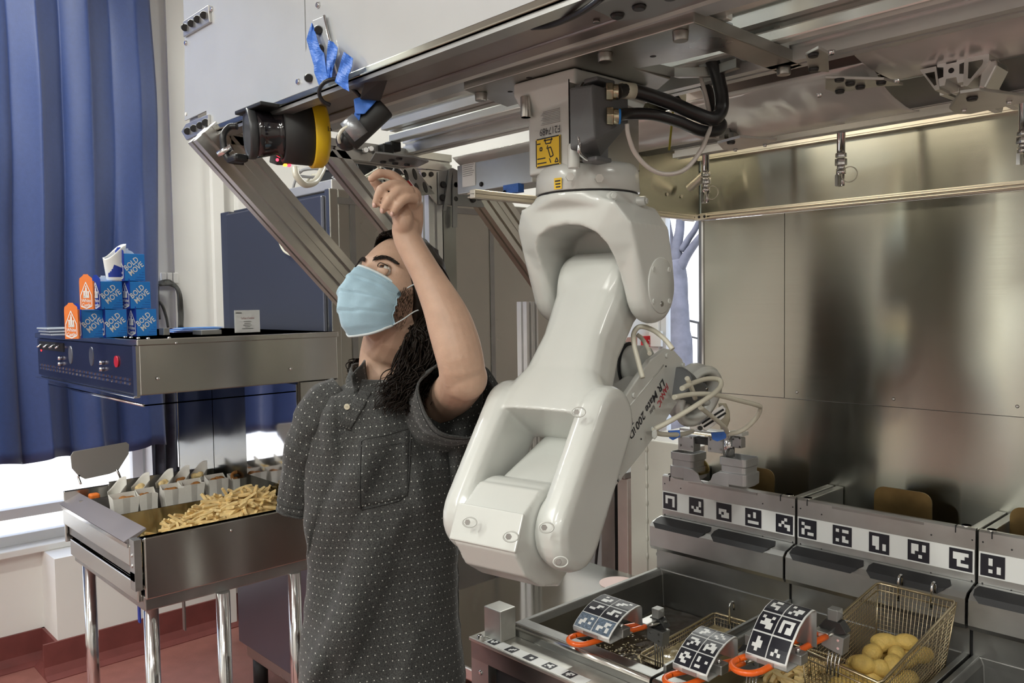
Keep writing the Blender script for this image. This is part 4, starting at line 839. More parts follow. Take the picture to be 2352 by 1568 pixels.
# angled cast corner pieces either side of it
for pts in ([(2112, 160), (2150, 152), (2158, 205), (2148, 208)], [(2215, 132), (2272, 121), (2272, 138), (2222, 198), (2212, 196)]):
    o = MB(); P_ = [aty(a, b, 1.458) for a, b in pts]; c = sum(P_, V())/len(P_); o.loft([P_, [c+(p-c)*.62 for p in P_]], sm=False, caps=False); o.v = o.v; o.add(P_, [], 0)
    o2 = MB(); n = len(P_); inn = [c+(p-c)*.58 for p in P_]
    for k in range(n): o2.prism([P_[k], P_[(k+1) % n], inn[(k+1) % n], inn[k]], (0, .05, 0))
    o2.build('corner_casting', ALU, ga)
MB().prism([aty(a, b, 1.47) for a, b in ((2255, 140), (2288, 135), (2290, 150), (2262, 205), (2245, 200))], (0, .06, 0)).build('corner_casting', ALU, ga, bevel=.003)
for (a, b, c2, d) in ((2180, 195, 2225, 214), (2200, 180, 2240, 205)):
    p0 = aty(a, b, 1.52); p1 = aty(c2, d, 1.66); extrude_bar('short_strut', p0, p1, (1, 0, 0), .03, .03, 1, 1, ALU, ga)
p0 = aty(1668, 300, 1.50); p1 = aty(1712, 322, 1.66); extrude_bar('short_strut', p0, p1, (1, 0, 0), .03, .03, 1, 1, STEELD, ga)
# end frame at the left: cross beam, braces, posts, gussets
XA = -1.75; d45 = V((0, 1, -1)).normalized()
extrude_bar('cross_beam', (XA, YG+.03, 1.975), (XA, 1.42, 1.975), (1, 0, 0), .045, .045, 1, 1, ALU, ga)
def brace(pa, pb, w, h, nw, nh, off=0, m=ALU):
    extrude_bar('brace', pa, pb, (1, 0, 0), w, h, nw, nh, m, ga)
e0 = atx(441, 325, XA); nrm = V((0, 1, 1)).normalized(); a0 = V((XA, e0.y, e0.z))+nrm*.045
brace(a0, a0+d45*.86, .045, .09, 1, 2)
e0 = atx(741, 360, XA); a0 = V((XA, e0.y, e0.z))+nrm*.024; brace(a0, a0+d45*.50, .045, .045, 1, 1)
yp = atx(985, 450, XA).y; extrude_bar('post', (XA, yp+.004, .001), (XA, yp+.004, 1.95), (1, 0, 0), .045, .045, 1, 1, ALUL, ga)
bx('post_cover', (XA-.03, yp+.032, 1.10), (XA+.02, yp+.075, 1.86), mat('scratched_cover', (.35, .35, .33), .35, .8, noise_amt=.15, noise_scale=8), ga)
e0 = atx(1100, 476, XA); a0 = V((XA, e0.y, e0.z))+nrm*.045-d45*.06; e1 = atx(1235, 705, XA); L = (V((XA, e1.y, e1.z))-V((XA, e0.y, e0.z))).length
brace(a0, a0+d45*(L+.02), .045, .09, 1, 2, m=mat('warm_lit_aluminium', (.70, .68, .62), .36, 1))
yq = atx(1212, 760, XA).y; extrude_bar('post', (XA, yq, ZT+.001), (XA, yq, 1.60), (1, 0, 0), .045, .045, 1, 2, ALUL, ga); bx('post_plate', (XA+.023, yq-.03, 1.40), (XA+.027, yq-.024, 1.60), ALUL, ga)
def xpl(pts, x, dx, m, name, **k): return MB().prism([atx(a, b, x) for a, b in pts], (dx, 0, 0)).build(name, m, ga, **k)
gm = mat('grey_gusset', (.34, .34, .34), .42, .9, noise_amt=.06)
xpl([(1003, 395), (1040, 388), (1068, 400), (1110, 472), (1108, 477), (1004, 470)], XA+.026, .005, gm, 'gusset_plate', bevel=.001)
for b in ((1017, 424), (1044, 425), (1070, 435), (1016, 454), (1044, 457), (1086, 458)): p = atx(*b, XA+.031); MB().cyl(p, p+V((.006, 0, 0)), .0095, .008, 14).build('bolt', BLACK, ga, bevel=.001)
xpl([(1030, 388), (1038, 386), (1022, 484), (1015, 484)], XA+.033, .006, gm, 'gusset_rib'); xpl([(1038, 386), (1050, 392), (1048, 522), (1038, 522)], XA+.033, .004, gm, 'gusset_rib')
z_ = 1.950; bplate([(862, 352), (950, 362), (985, 372), (960, 384), (925, 382), (850, 372)], z_, [(880, 371), (900, 367), (917, 363), (908, 374), (935, 377)], m=gm)
# bright slotted angle bracket
sl = [(917, 388), (950, 382), (997, 445), (966, 450)]
xpl(sl, XA+.050, .004, CHROME, 'slotted_plate', bevel=.001)
for b in ((933, 402), (953, 400), (958, 433), (977, 430)):
    p = atx(*b, XA+.0545); MB().prism([p+V((0, .006*math.cos(a)-.004*math.sin(a), .014*math.sin(a)+0)) for a in [i*math.pi/8 for i in range(16)]], (.0008, 0, 0)).build('slot', DARKIN, ga)
xpl([(962, 390), (1000, 392), (1002, 470), (985, 448)], XA+.028, .005, ALU, 'side_plate', bevel=.001)
for b in ((973, 401), (990, 400), (986, 432)): p = atx(*b, XA+.034); MB().cyl(p, p+V((.004, 0, 0)), .007, .006, 12).build('bolt', BLACK, ga)
# hinge blocks and red knob at end of rails
for b in ((885, 343), (902, 337)): p = atx(*b, XA+.03); MB().box(p-V((.015, .016, .012)), p+V((.015, .016, .012))).build('end_block', BLACK, ga, bevel=.003)
for b in ((838, 346), (850, 343)): p = atx(*b, XA+.03); MB().cyl(p, p+V((.012, -.004, 0)), .008, .006, 12).build('screw', CHROME, ga)
p = atx(940, 428, XA-.02); MB().cyl(p, p+V((.012, -.004, 0)), .016, n=20).build('red_knob', mat('red_plastic', (.65, .03, .03), .35), ga)
# galvanised control box with label, hanging behind
gb = thing('control_box', 'galvanised metal box with small printed label left of the robot base', 'box', aty(1140, 400, 1.66)); zg0, zg1 = aty(1140, 432, 1.30).z, 1.935
xa, xb2 = aty(1050, 400, 1.30).x, aty(1222, 400, 1.30).x
bx('body', (xa, 1.30, zg0), (xb2, 1.37, zg1), mat('galvanised_sheet', (.62, .65, .66), .3, .8, noise_amt=.06, noise_scale=15), gb, bevel=.002); a = aty(1062, 390, 1.299); b = aty(1092, 425, 1.299)
bx('label', (a.x, 1.2985, b.z), (b.x, 1.30, a.z+.012), WHITEP, gb); m_ = MB()
for k in range(6): z = a.z+.008-k*.005; m_.box((a.x+.003, 1.298, z), (b.x-.004-(k % 3)*.003, 1.2985, z+.0015))
m_.build('label_print', STEELD, gb); m_ = MB(); bolt(m_, aty(1106, 423, 1.30), (0, -1, 0), .006, .005); m_.build('bolt', DARKIN, gb)
tp_ = aty(1175, 437, 1.295); bx('blue_tape', (tp_.x-.025, 1.292, tp_.z-.006), (tp_.x+.025, 1.31, zg0+.002), BLUETAPE, gb)
MB().tube(bez([aty(1160, 440, 1.29), aty(1140, 447, 1.29), aty(1120, 454, 1.30), aty(1098, 457, 1.31)], 5), .004, 6).build('cable', BLACK, gb)
# ---------------- carriage plate that carries the robot
ZP = 1.985; cp = thing('carriage_plate', 'thick dark steel carriage plate bolted between the rails above the robot', 'plate', (-.95, 1.15, ZP))
P_ = [atz(1065, 207, ZP), atz(1594, 52, ZP), atz(1845, 150, ZP), atz(1790, 168, ZP), atz(1652, 118, ZP), atz(1560, 140, ZP), atz(1462, 158, ZP), atz(1540, 182, ZP), atz(1512, 205, ZP), atz(1215, 232, ZP), atz(1165, 246, ZP)]
MB().prism(P_, (0, 0, .019)).build('plate', PLATEM, cp, bevel=.0015)
# inner flange round the cable opening
m_ = MB(); q = [atz(1462, 158, ZP-.001), atz(1560, 180, ZP-.001), atz(1640, 178, ZP-.001), atz(1700, 158, ZP-.001)]
m_.prism([q[0], q[1], q[2], q[3], q[3]+V((0, -.012, 0)), q[2]+V((0, -.014, 0)), q[1]+V((0, -.014, 0)), q[0]+V((0, -.010, 0))], (0, 0, .016)); m_.build('opening_flange', PLATEM, cp, bevel=.001)
for (a, b) in ((1102, 178), (1400, 76), (1590, 24)): p = atz(a, b+12, ZP+.019); MB().cyl(p, p+V((0, 0, .016)), .011, n=6).cyl(p, p+V((0, 0, .024)), .007, n=12).build('bolt', STEELD, cp)
for (a, b) in ((1105, 214), (1563, 72), (1390, 122), (1800, 153)): p = atz(a, b, ZP); MB().cyl(p, p-V((0, 0, .014)), .012, .011, 16).build('nut', PLATEM, cp, bevel=.001)
for (a, b) in ((1215, 179), (1186, 215), (1330, 160), (1345, 166), (1172, 211), (1500, 130)): p = atz(a, b, ZP-.0004); MB().cyl(p, p+V((0, 0, .001)), .005, n=12).build('hole', DARKIN, cp)
for (x, yy) in ((P_[0].x+.06, 1.12), (P_[1].x-.06, 1.12), (P_[0].x+.06, 1.25), (P_[1].x-.06, 1.25)): bx('guide_block', (x-.03, yy-.018, ZP+.019), (x+.03, yy+.018, ZP+.040), PALEB, cp, bevel=.002)
bx('bracket_upright', (aty(1792, 90, 1.25).x-.006, 1.24, ZP+.019), (aty(1792, 90, 1.25).x+.006, 1.27, 2.10), RAILW, cp, bevel=.001)
bx('bracket_upright', (aty(1640, 30, 1.08).x-.02, 1.06, ZP+.02), (aty(1640, 30, 1.08).x+.035, 1.075, 2.12), RAILW, cp, bevel=.002)
kb = thing('cable', 'short black cable crossing the gantry underside at the top', 'cable', atz(1300, 40, 1.98))
MB().tube(bez([atz(1222, 62, 1.987), atz(1262, 58, 1.975), atz(1310, 40, 1.965), atz(1350, 18, 1.96), atz(1385, -8, 1.96)], 6), .0045, 8).build('sheath', BLACK, kb)
bplate([(1290, -10), (1420, -30), (1700, -40), (1500, 40), (1420, 50), (1380, 30)], 1.982, [(1418, 33), (1468, 14), (1540, -10)], m=gm, br=.010)
# ---------------- laser scanner
sc = thing('safety_scanner', 'black round laser scanner with yellow rear hood and red lights under the gantry', 'scanner', atz(690, 240, 1.98))
ax = V((-.31, -.94, -.06)).normalized(); c0 = atd(568, 306, 1.60); ub, wb = V((0, 0, 1)), None; wb = ax.cross(V((0, 0, 1))).normalized(); ub = wb.cross(ax).normalized()
def CY(t, a, r, k=1): return c0-ax*t+wb*math.cos(a)*r*k+ub*math.sin(a)*r
def rg_(t, r, n=40, k=1): return [CY(t, 2*math.pi*i/n, r, k) for i in range(n)]
R0 = .050
MB().loft([rg_(0, .040), rg_(-.001, .041), rg_(-.002, .046), rg_(-.001, R0-.001), rg_(.003, R0), rg_(.012, R0), rg_(.015, R0-.004)]).build('cap', mat('grey_black_cap', (.045, .047, .05), .35), sc)
MB().loft([rg_(.014, R0-.002), rg_(.028, R0-.004), rg_(.050, .042), rg_(.058, .046), rg_(.066, .052)]).build('window_band', mat('smoked_window', (.01, .008, .01), .1, coat=.5), sc)
MB().loft([rg_(.064, .054), rg_(.066, .058), rg_(.120, .063), rg_(.122, .060)]).build('body', BLACKM, sc)
MB().loft([rg_(.120, .066), rg_(.122, .068), rg_(.142, .067), rg_(.150, .060), rg_(.152, .03)]).build('rear_hood', YELLOW, sc)
cc = c0-ax*.085
m_ = MB(); m_.box(cc+V((-.005, -.03, .03)), cc+V((.040, .035, .092))); m_.build('mount_bracket', BLACK, sc, bevel=.006)
bx('mount_plate', (cc.x-.06, cc.y-.09, 1.976), (cc.x+.05, cc.y+.04, 1.984), BLACK, sc, bevel=.002)
m_ = MB(); sl_ = atd(694, 300, 1.66); m_.cyl(sl_+V((-.02, 0, .045)), sl_+V((-.02, 0, -.025)), .016, n=16); m_.build('slot_cover', BLACK, sc)
for b in ((697, 255), (697, 307)): p = atd(b[0], b[1], 1.640); MB().ball(p, .006, 10, 8).build('screw', CHROME, sc)
RED = mat('red_led', (.8, .02, .03), .3, emit=(1, .03, .06), emit_s=4); AMB = mat('amber_led', (.9, .3, .02), .3, emit=(1, .3, .02), emit_s=5)
for b in ((633, 308), (657, 307), (637, 367), (624, 352)): p = atd(b[0], b[1], 1.645); MB().ball(p, .0032, 8, 6).build('red_light', RED, sc)
for b, m in (((655, 379), AMB), ((664, 380), RED)): p = atd(b[0], b[1], 1.650); MB().ball(p, (.006, .004, .003), 8, 6).build('status_light', m, sc)
p = atd(632, 360, 1.68); MB().prism([p+V((-.02, 0, .012)), p+V((.01, .005, .014)), p+V((.022, .01, -.006)), p+V((.004, 0, -.018)), p+V((-.02, -.005, -.010))], (.01, .02, 0)).build('lens_housing', BLACK, sc, bevel=.003)
m_ = MB(); tp0 = CY(.135, math.pi*1.02, .0685); put_text(m_, 'Ia', CY(.142, math.pi*.98, .0690)+V((0, 0, 0))+V((.0, -.0, -.012)), -ax*-1*-1, ub, .010, off=.001); m_.build('hood_lettering', BLACK, sc, fix=False)
m_ = MB()
for k, L in enumerate((.022, .016, .018, .014)): p = atd(672+6*k, 356-k, 1.652); m_.box(p, p+V((.0012, .0012, L)))
m_.build('small_lettering', mat('grey_print', (.35, .35, .35), .5), sc)
m_ = MB(); m_.tube(bez([atd(545, 290, 1.63), atd(527, 292, 1.63), atd(513, 310, 1.62), atd(514, 335, 1.62), atd(519, 355, 1.62), atd(530, 368, 1.62), atd(560, 372, 1.63)], 6), .0065, 10); m_.build('cable', BLACK, sc)
p = atd(533, 338, 1.615); MB().cyl(p, p+V((-.02, -.02, -.014)), .007, .006, 12).build('connector', CHROME, sc)
p = atd(545, 365, 1.615); MB().box(p-V((.022, .015, .008)), p+V((.022, .015, .008))).build('plug', BLACK, sc, bevel=.006)
# ---------------- taped camera
tc_ = thing('taped_camera', 'black camera on a bracket bound with blue and silver tape', 'camera', atz(850, 190, 1.98)); dcm = 1.43
def pd(px, py, d=1.72): return atd(px, py, d*.832)
MB().hull([pd(866, 168, 1.62), pd(895, 153, 1.585), pd(930, 141, 1.575), pd(926, 158, 1.585), pd(898, 170, 1.62), pd(873, 176, 1.63), pd(868, 168, 1.64), pd(930, 146, 1.60)]).build('clamp_arm', BLACK, tc_, bevel=.002)
MB().hull([pd(842, 172, 1.63), pd(897, 164, 1.61), pd(874, 232, 1.68), pd(826, 228, 1.68), pd(842, 172, 1.66), pd(897, 164, 1.64), pd(874, 232, 1.71), pd(826, 228, 1.71)]).build('clamp_body', BLACKM, tc_, bevel=.003)
MB().cyl(pd(885, 245), pd(800, 325), .020, n=24).build('camera_body', BLACKM, tc_, bevel=.004)
MB().cyl(pd(829, 288-4, 1.712), pd(800, 312-4, 1.712), .0218, n=24).build('silver_tape', mat('silver_tape', (.33, .34, .36), .35, .6, bump=.4, bump_scale=60), tc_)
MB().ball(pd(796, 322), (.0185, .0185, .0185), 18, 12).build('camera_cap', BLACK, tc_)
MB().hull([pd(812, 226, 1.695), pd(868, 216, 1.695), pd(873, 222, 1.70), pd(852, 246, 1.69), pd(838, 262, 1.69), pd(816, 262, 1.69), pd(815, 240, 1.69), pd(868, 216, 1.73), pd(816, 262, 1.73)]).build('blue_tape', BLUETAPE, tc_, bevel=.002)
MB().hull([pd(814, 258, 1.695), pd(829, 258, 1.695), pd(824, 284, 1.70), pd(812, 284, 1.70), pd(829, 258, 1.70)]).build('blue_tape', BLUETAPE, tc_)
lp = MB(); C_ = pd(786, 240, 1.70)
lp.tube(bez([pd(829, 224, 1.71), pd(812, 205, 1.70), pd(790, 188, 1.68), pd(765, 182, 1.67), pd(742, 192, 1.67), pd(733, 212, 1.68), pd(741, 232, 1.69), pd(758, 241, 1.70)], 6), .0036, 8); lp.build('cable_loop', BLACK, tc_)
MB().tube(bez([pd(812, 284, 1.70), pd(800, 290, 1.69), pd(785, 300, 1.69), pd(778, 315, 1.69), pd(780, 328, 1.70)], 5), .003, 8).build('cable_loop', CREAM, tc_)
def tape(pts, lab, crumple=.006):
    t = thing('tape_strip', lab, 'tape', V(aty(pts[0][0][0], pts[0][0][1], YG)), 'strips of blue tape on the gantry panel'); g = []
    for k, (l, r) in enumerate(pts):
        row = []
        for i in range(5):
            f = i/4; p = aty(l[0]+(r[0]-l[0])*f, l[1]+(r[1]-l[1])*f, YG-.013-crumple*(.5+.5*math.sin(k*2.1+i*1.3)))
            row.append(p)
        g.append(row)
    # refine rows
    G_ = []
    for k in range(len(g)-1):
        for s_ in range(4): G_.append([g[k][i].lerp(g[k+1][i], s_/4)+V((0, .0015*noise.noise(V((k*4+s_, i, 3.1))), 0)) for i in range(5)])
    G_.append(g[-1]); MB().sheet(G_, sm=False).build('tape', BLUETAPE, t, solid=.0006, fix=False)
tape([((716, 52), (719, 56)), ((704, 90), (730, 95)), ((711, 115), (736, 112)), ((721, 150), (744, 122)), ((722, 168), (750, 165)), ((734, 199), (756, 190))], 'longest blue tape strip, leftmost, hanging on the white panel edge')
tape([((755, 92), (766, 97)), ((752, 110), (776, 110)), ((750, 140), (772, 135)), ((750, 160), (764, 160)), ((755, 184), (762, 178))], 'short bright blue tape strip in the middle of the three')
tape([((790, 119), (811, 134)), ((783, 140), (808, 155)), ((776, 165), (800, 175)), ((769, 188), (800, 192)), ((790, 204), (802, 210))], 'rightmost blue tape strip by the panel bottom edge')
# ================================================================ wire baskets, handles with coded brackets
def basket_wires(C, par, mdense=.0085):
    """C: 4 rim corners (back-left, back-right, front-right, front-left), depth vector dn; walls taper a little"""
    bl, br_, fr_, fl, dn = C; ins = .86
    ctr = (bl+br_+fr_+fl)/4; low = [ctr+(p-ctr)*ins+dn for p in (bl, br_, fr_, fl)]; top = [bl, br_, fr_, fl]
    MB().tube([top[k].lerp(top[(k+1) % 4], f) for k in range(4) for f in (.03, .5, .97)], .0026, 8, closed=True).build('rim_wire', WIRE, par)
    MB().tube([(top[k].lerp(top[(k+1) % 4], f)+dn*.10) for k in range(4) for f in (.03, .5, .97)], .0016, 6, closed=True).build('rim_wire', WIRE, par)
    m_ = MB(); nx = int((br_-bl).length/mdense); ny = int((fl-bl).length/mdense); nz = int(dn.length/mdense); r = .0006
    for i in range(nx+1):
        f = i/nx; m_.tube([top[0].lerp(top[1], f), low[0].lerp(low[1], f), low[3].lerp(low[2], f), top[3].lerp(top[2], f)], r, 4)
    for i in range(ny+1):
        f = i/ny; m_.tube([top[0].lerp(top[3], f), low[0].lerp(low[3], f), low[1].lerp(low[2], f), top[1].lerp(top[2], f)], r, 4)
    for k in range(1, nz+1):
        f = k/nz; m_.tube([top[q].lerp(low[q], f) for q in range(4)], r, 4, closed=True)
    m_.build('wire_mesh', WIRE, par, kind='stuff', fix=False)
    for q in range(4): MB().tube([top[q], low[q]], .0014, 6).build('corner_wire', WIRE, par)
    return top, low
def bhandle(par, end, tip, wloop, brk, cds, knob, front, worn=False):
    end, tip, front, knob = V(end), V(tip), V(front), V(knob); d = (tip-end); L = d.length; d.normalize(); s = V((-d.y, d.x, 0)).normalized()*-1
    h = wloop/2; pts = [end+s*h*.35]
    pts += [end+d*(L*.30)+s*h*.55, end+d*(L-h*1.6)+s*h]
    for k in range(9): a = math.pi/2-math.pi*k/8; pts.append(end+d*(L-h+h*math.cos(a))+s*h*math.sin(a))
    pts += [end+d*(L-h*1.6)-s*h, end+d*(L*.30)-s*h*.55, end-s*h*.35]
    MB().tube(bez(pts, 4), .0054, 12).build('orange_grip', ORANGE, par)
    for q in (-.35, .35): MB().tube([end+s*h*q+d*.01, end+s*h*q-d*.05], .0032, 8).build('handle_rod', STEEL, par)
    MB().box(end-V((.016, .004, .004)), end+V((.012, .060, .006))).build('handle_bar', ALU, par, bevel=.002)
    # locating block with faceted head
    x, y, z = knob; MB().hull([V((x+a*.019, y+b*.013, z+c)) for a, b, c in ((-1, -1, -.022), (1, -1, -.030), (1, 1, -.030), (-1, 1, -.022), (-1.1, -1, .004), (1.15, -1, .002), (1.15, 1, .002), (-1.1, 1, .004))]).build('locating_block', GC2, par, bevel=.0015)
    MB().hull([V((x+a*.022, y+b*.010, z+c)) for a, b, c in ((-.5, -1, .004), (.5, -1, .004), (.5, 1, .004), (-.5, 1, .004), (-1.15, -1, .010), (1.15, -1, .010), (1.15, 1, .010), (-1.15, 1, .010), (-.6, -1, .026), (.6, -1, .026), (.6, 1, .026), (-.6, 1, .026))]).build('locating_neck', BLACKG, par, bevel=.0008)
    MB().hull([V((x+a*.013, y+b*.010, z+c)) for a, b, c in ((-1, 0, .032), (1, 0, .032), (-.65, -1, .026), (.65, -1, .026), (-.65, 1, .026), (.65, 1, .026), (-.7, -1, .046), (.7, -1, .046), (-.7, 1, .046), (.7, 1, .046), (-1.1, 0, .040), (1.1, 0, .040))]).build('locating_head', GC2, par, bevel=.0008)
    for (a, c) in ((-.010, -.006), (.012, -.004), (.012, -.018)): p = V((x+a, y-.013, z+c)); MB().cyl(p, p-V((0, .0015, 0)), .0024, n=10).build('rivet', CHROME, par)
    for k in range(4): a = (k-1.5)*.0065; MB().tube([V((x+a+.004, y-.004, z-.020)), V((front.x+a, front.y-.002, front.z+.004)), V((front.x+a, front.y-.004, front.z-.02))], .0016, 6).build('support_wire', STEEL, par)
    # curved bracket with six coded squares
    bl_, w, dy, dz = brk; bl_ = V(bl_); prof = [(0, -.006), (.0, 0), (.10*dy, .24*dz), (.25*dy, .50*dz), (.45*dy, .76*dz), (.68*dy, .93*dz), (.90*dy, dz), (1.0*dy, dz*.995)]
    n = 24; cum = [0]
    for a, b in zip(prof[1:], prof[2:]): cum.append(cum[-1]+math.hypot(b[0]-a[0], b[1]-a[1]))
    def PR(t): # t 0 bottom .. 1 top
        s_ = t*cum[-1]
        for k in range(len(cum)-1):
            if s_ <= cum[k+1]+1e-9: f = (s_-cum[k])/(cum[k+1]-cum[k]); a, b = prof[k+1], prof[k+2]; return V((0, a[0]+(b[0]-a[0])*f, a[1]+(b[1]-a[1])*f))
        return V((0, prof[-1][0], prof[-1][1]))
    def NR_(t): a, b = PR(max(0, t-.03)), PR(min(1, t+.03)); q = (b-a).normalized(); return V((0, -q.z, q.y))
    g = [[bl_+PR(j/n)+V((w*i/4, 0, 0)) for i in range(5)] for j in range(n+1)]
    tp = g[-1]; 
    for k in range(1, 4): g.append([p+V((0, .003*k/3*2, -.002*k*k/3)) for p in tp])
    tp = g[-1]; g.append([p+V((0, .001, -dz*.9)) for p in tp])
    lowr = [[p+V((0, .004, -.010)) for p in g[0]], [p+V((0, .001, -.007)) for p in g[0]]]
    g = [[p+V((0, dy*.75, -.008)) for p in g[0]]]+lowr+g
    MB().sheet(g).build('coded_bracket', ALUL if not worn else ALUL, par, solid=.0018, fix=False)
    cw = (w-.005)/2; ch = .315
    for r_ in range(3):
        for c in range(2):
            t1 = 1-.025-r_*.325; x0 = .002+c*(cw+.001)
            sf = lambda u, v, x0=x0, t1=t1: bl_+PR(t1-v*ch*.96)+V((x0+u*cw*.97, 0, 0))+NR_(t1-v*ch*.96)*.0018
            ms = [BLACKP, WHITEP] if not (worn and r_ == 2) else [mat('scuffed_print', (.14, .19, .26), .4, noise_amt=.6, noise_scale=220), WHITEP]
            marker(cds[r_*2+c], None, (1, 0, 0), (0, 0, 1), 1, 'marker', par, None, mats=ms, surf=sf)
    sf = lambda u, v: bl_+PR(.99-v*.98)+V((.0006+u*(w-.0012), 0, 0))+NR_(.99-v*.98)*.0012
    MB().sheet([[sf(i/4, j/20) for i in range(5)] for j in range(21)]).build('white_sticker', WHITEP, par, fix=False)
    c = bl_+V((w*.9, dy*.5, -.001)); MB().box(c-V((.012, .012, .008)), c+V((.014, .012, .010))).build('clamp_block', STEELG, par, bevel=.002); MB().cyl(c+V((.004, -.004, .01)), c+V((.004, -.004, .018)), .004, n=8).build('clamp_screw', CHROME, par)
    bx('red_pad', (bl_.x+w*.3, bl_.y-.002, bl_.z-.008), (bl_.x+w*.7, bl_.y+.004, bl_.z-.001), STEELG, par)
GC2 = mat('cast_grey', (.30, .30, .29), .42, .6, noise_amt=.08, noise_scale=30); BLACKG = mat('black_bracket', (.045, .045, .045), .35, .4)
def hooks(par, xs, y, z):
    for x in xs:
        MB().tube([(x, y, z-.02), (x, y, z+.020)]+[(x, y+.010-.010*math.cos(a), z+.020+.010*math.sin(a)) for a in [math.pi*k/8 for k in range(1, 9)]]+[(x, y+.020, z+.008)], .0026, 8).build('hook', CHROME, par)
# basket A: submerged in the left vat
A_ = thing('fry_basket', 'wire basket lowered in the left vat, orange handle, scuffed lower code squares', 'basket', (-1.01, 1.5, .7), 'wire fry baskets')
basket_wires((V((-1.09, 1.698, .838)), V((-.94, 1.698, .838)), V((-.94, 1.40, .826)), V((-1.09, 1.40, .826)), V((0, 0, -.10))), A_)
hooks(A_, (-1.045,), 1.690, .845)
bhandle(A_, (-1.035, 1.345, .923), (-1.095, 1.183, .918), .044, ((-1.112, 1.212, .938), .100*.95, .098, .040), ['0100/0001/0111/0110', '0001/0110/1100/1000', '0011/0010/1100/0000', '0111/0100/1101/0000', '0001/0100/1101/1000', '0011/0010/1101/1001'], (-1.028, 1.385, .905), (-1.035, 1.40, .826), worn=True)
B_ = thing('fry_basket', 'second wire basket, lowest orange handle, between the other two coded handles', 'basket', (-.8, 1.45, .7), 'wire fry baskets')
basket_wires((V((-.885, 1.66, .838)), V((-.735, 1.66, .838)), V((-.735, 1.36, .826)), V((-.885, 1.36, .826)), V((0, 0, -.10))), B_)
bhandle(B_, (-.795, 1.325, .928), (-.848, 1.168, .922), .044, ((-.853, 1.192, .948), .072, .092, .042), ['0110/0011/0110/0100', '0100/0010/1001/0100', '1110/0011/0101/1000', '0110/1011/1111/1001', '0110/1011/1100/0110', '1000/1001/0000/1100'], (-.800, 1.372, .918), (-.80, 1.36, .826))
C_ = thing('fry_basket', 'lifted wire basket of golden nuggets hooked on the ledge, tallest coded bracket', 'basket', (-.62, 1.5, .85), 'wire fry baskets')
tC, lC = basket_wires((V((-.688, 1.672, 1.016)), V((-.540, 1.672, 1.014)), V((-.548, 1.345, .962)), V((-.700, 1.372, .966)), V((0, -.012, -.135))), C_, .0075)
hooks(C_, (-.648, -.585), 1.672, 1.008)
bhandle(C_, (-.652, 1.352, 1.012), (-.703, 1.158, .995), .050, ((-.712, 1.200, 1.008), .074, .096, .066), ['0110/1000/1110/0010', '1000/0011/0111/1010', '1001/0110/1111/0011', '1111/1001/1011/1011', '0100/0110/1110/0100', '0000/0000/0100/1010'], (-.640, 1.375, 1.010), (-.635, 1.360, .964))
# nuggets in the lifted basket
rr = random.Random(12)
spots_ = [(-.665, 1.56, 0, .9), (-.640, 1.60, .006, .6), (-.612, 1.57, 0, 1.9), (-.660, 1.50, 0, .4), (-.625, 1.52, .004, 1.4), (-.590, 1.53, 0, .7), (-.640, 1.555, .034, 1.3), (-.618, 1.585, .040, .5), (-.605, 1.545, .030, 1.8), (-.655, 1.46, .006, 1.2), (-.600, 1.48, .002, .3), (-.628, 1.50, .032, .9), (-.590, 1.60, .012, 1.0), (-.632, 1.44, .004, .6), (-.585, 1.44, .0, 1.3)]
places = ['at the left wall of the basket', 'low at the back of the heap', 'in the middle of the heap', 'near the front left', 'under the top pieces', 'by the right mesh wall', 'on top, leaning left', 'topmost, rounded like a potato', 'on top to the right', 'alone at the front left corner', 'in the front middle', 'on top at the front', 'against the right back wall', 'foremost under the rim', 'foremost on the right']
for k, (x, y, dz, yaw) in enumerate(spots_):
    zb_ = .845+(y-1.35)*.155; L = rr.uniform(.030, .038); m_ = MB(); m_.ball((-L*.5, 0, 0), (L*.72, .0175, .0170), 14, 10); m_.ball((L*.5, rr.uniform(-.004, .004), .002), (L*.62, .0160, .0160), 14, 10)
    o = m_.build('nugget', NUGGETY, None, remesh=.0026, smooth=3) if 'NUGGETY' in globals() else None
    if o is None:
        NUGGETY = mat('pale_golden_batter', (.66, .46, .13), .6, noise_amt=.18, noise_scale=60, bump=.5, bump_scale=220, sss=.1); o = m_.build('nugget', NUGGETY, None, remesh=.0026, smooth=3)
    o.location = (x, y, zb_+.016+dz); o.rotation_euler = (rr.uniform(-.3, .3), rr.uniform(-.3, .3), yaw); tag(o, 'plump golden nugget '+places[k], 'nugget', 'golden nuggets in the lifted basket')
# froth, bubbles and fries in the hot oil
FOAM = mat('pale_oil_froth', (.50, .40, .20), .35, noise_amt=.5, noise_scale=45, bump=.8, bump_scale=90, coat=.6)
g = [[(-1.088+.146*i/30, 1.41+.285*j/50, .8095+.0035*noise.noise(V((i*.5, j*.5, 2)))) for i in range(31)] for j in range(51)]
o = MB().sheet(g).build('oil_froth', FOAM, None, fix=False); tag(o, 'pale frothing oil inside the sunken left basket', 'froth'); o['kind'] = 'stuff'
g = [[(-.883+.146*i/30, 1.37+.285*j/50, .8095+.0035*noise.noise(V((i*.5, j*.5, 5)))) for i in range(31)] for j in range(51)]
o = MB().sheet(g).build('oil_froth', FOAM, None, fix=False); tag(o, 'golden frothing oil in the second basket at the photo bottom', 'froth'); o['kind'] = 'stuff'
m_ = MB()
for k in range(420):
    x = rr.uniform(-1.255, -1.10) if k % 3 else rr.uniform(-1.25, -.93); y = rr.uniform(1.27, 1.55)**1; y = rr.gauss(1.36, .07); y = max(1.265, min(1.69, y))
    if x > -1.10 and y > 1.395: continue
    m_.ball((x, y, ZO+.0005), (rr.uniform(.0012, .0042), rr.uniform(.0012, .0035), .0012), 8, 4)
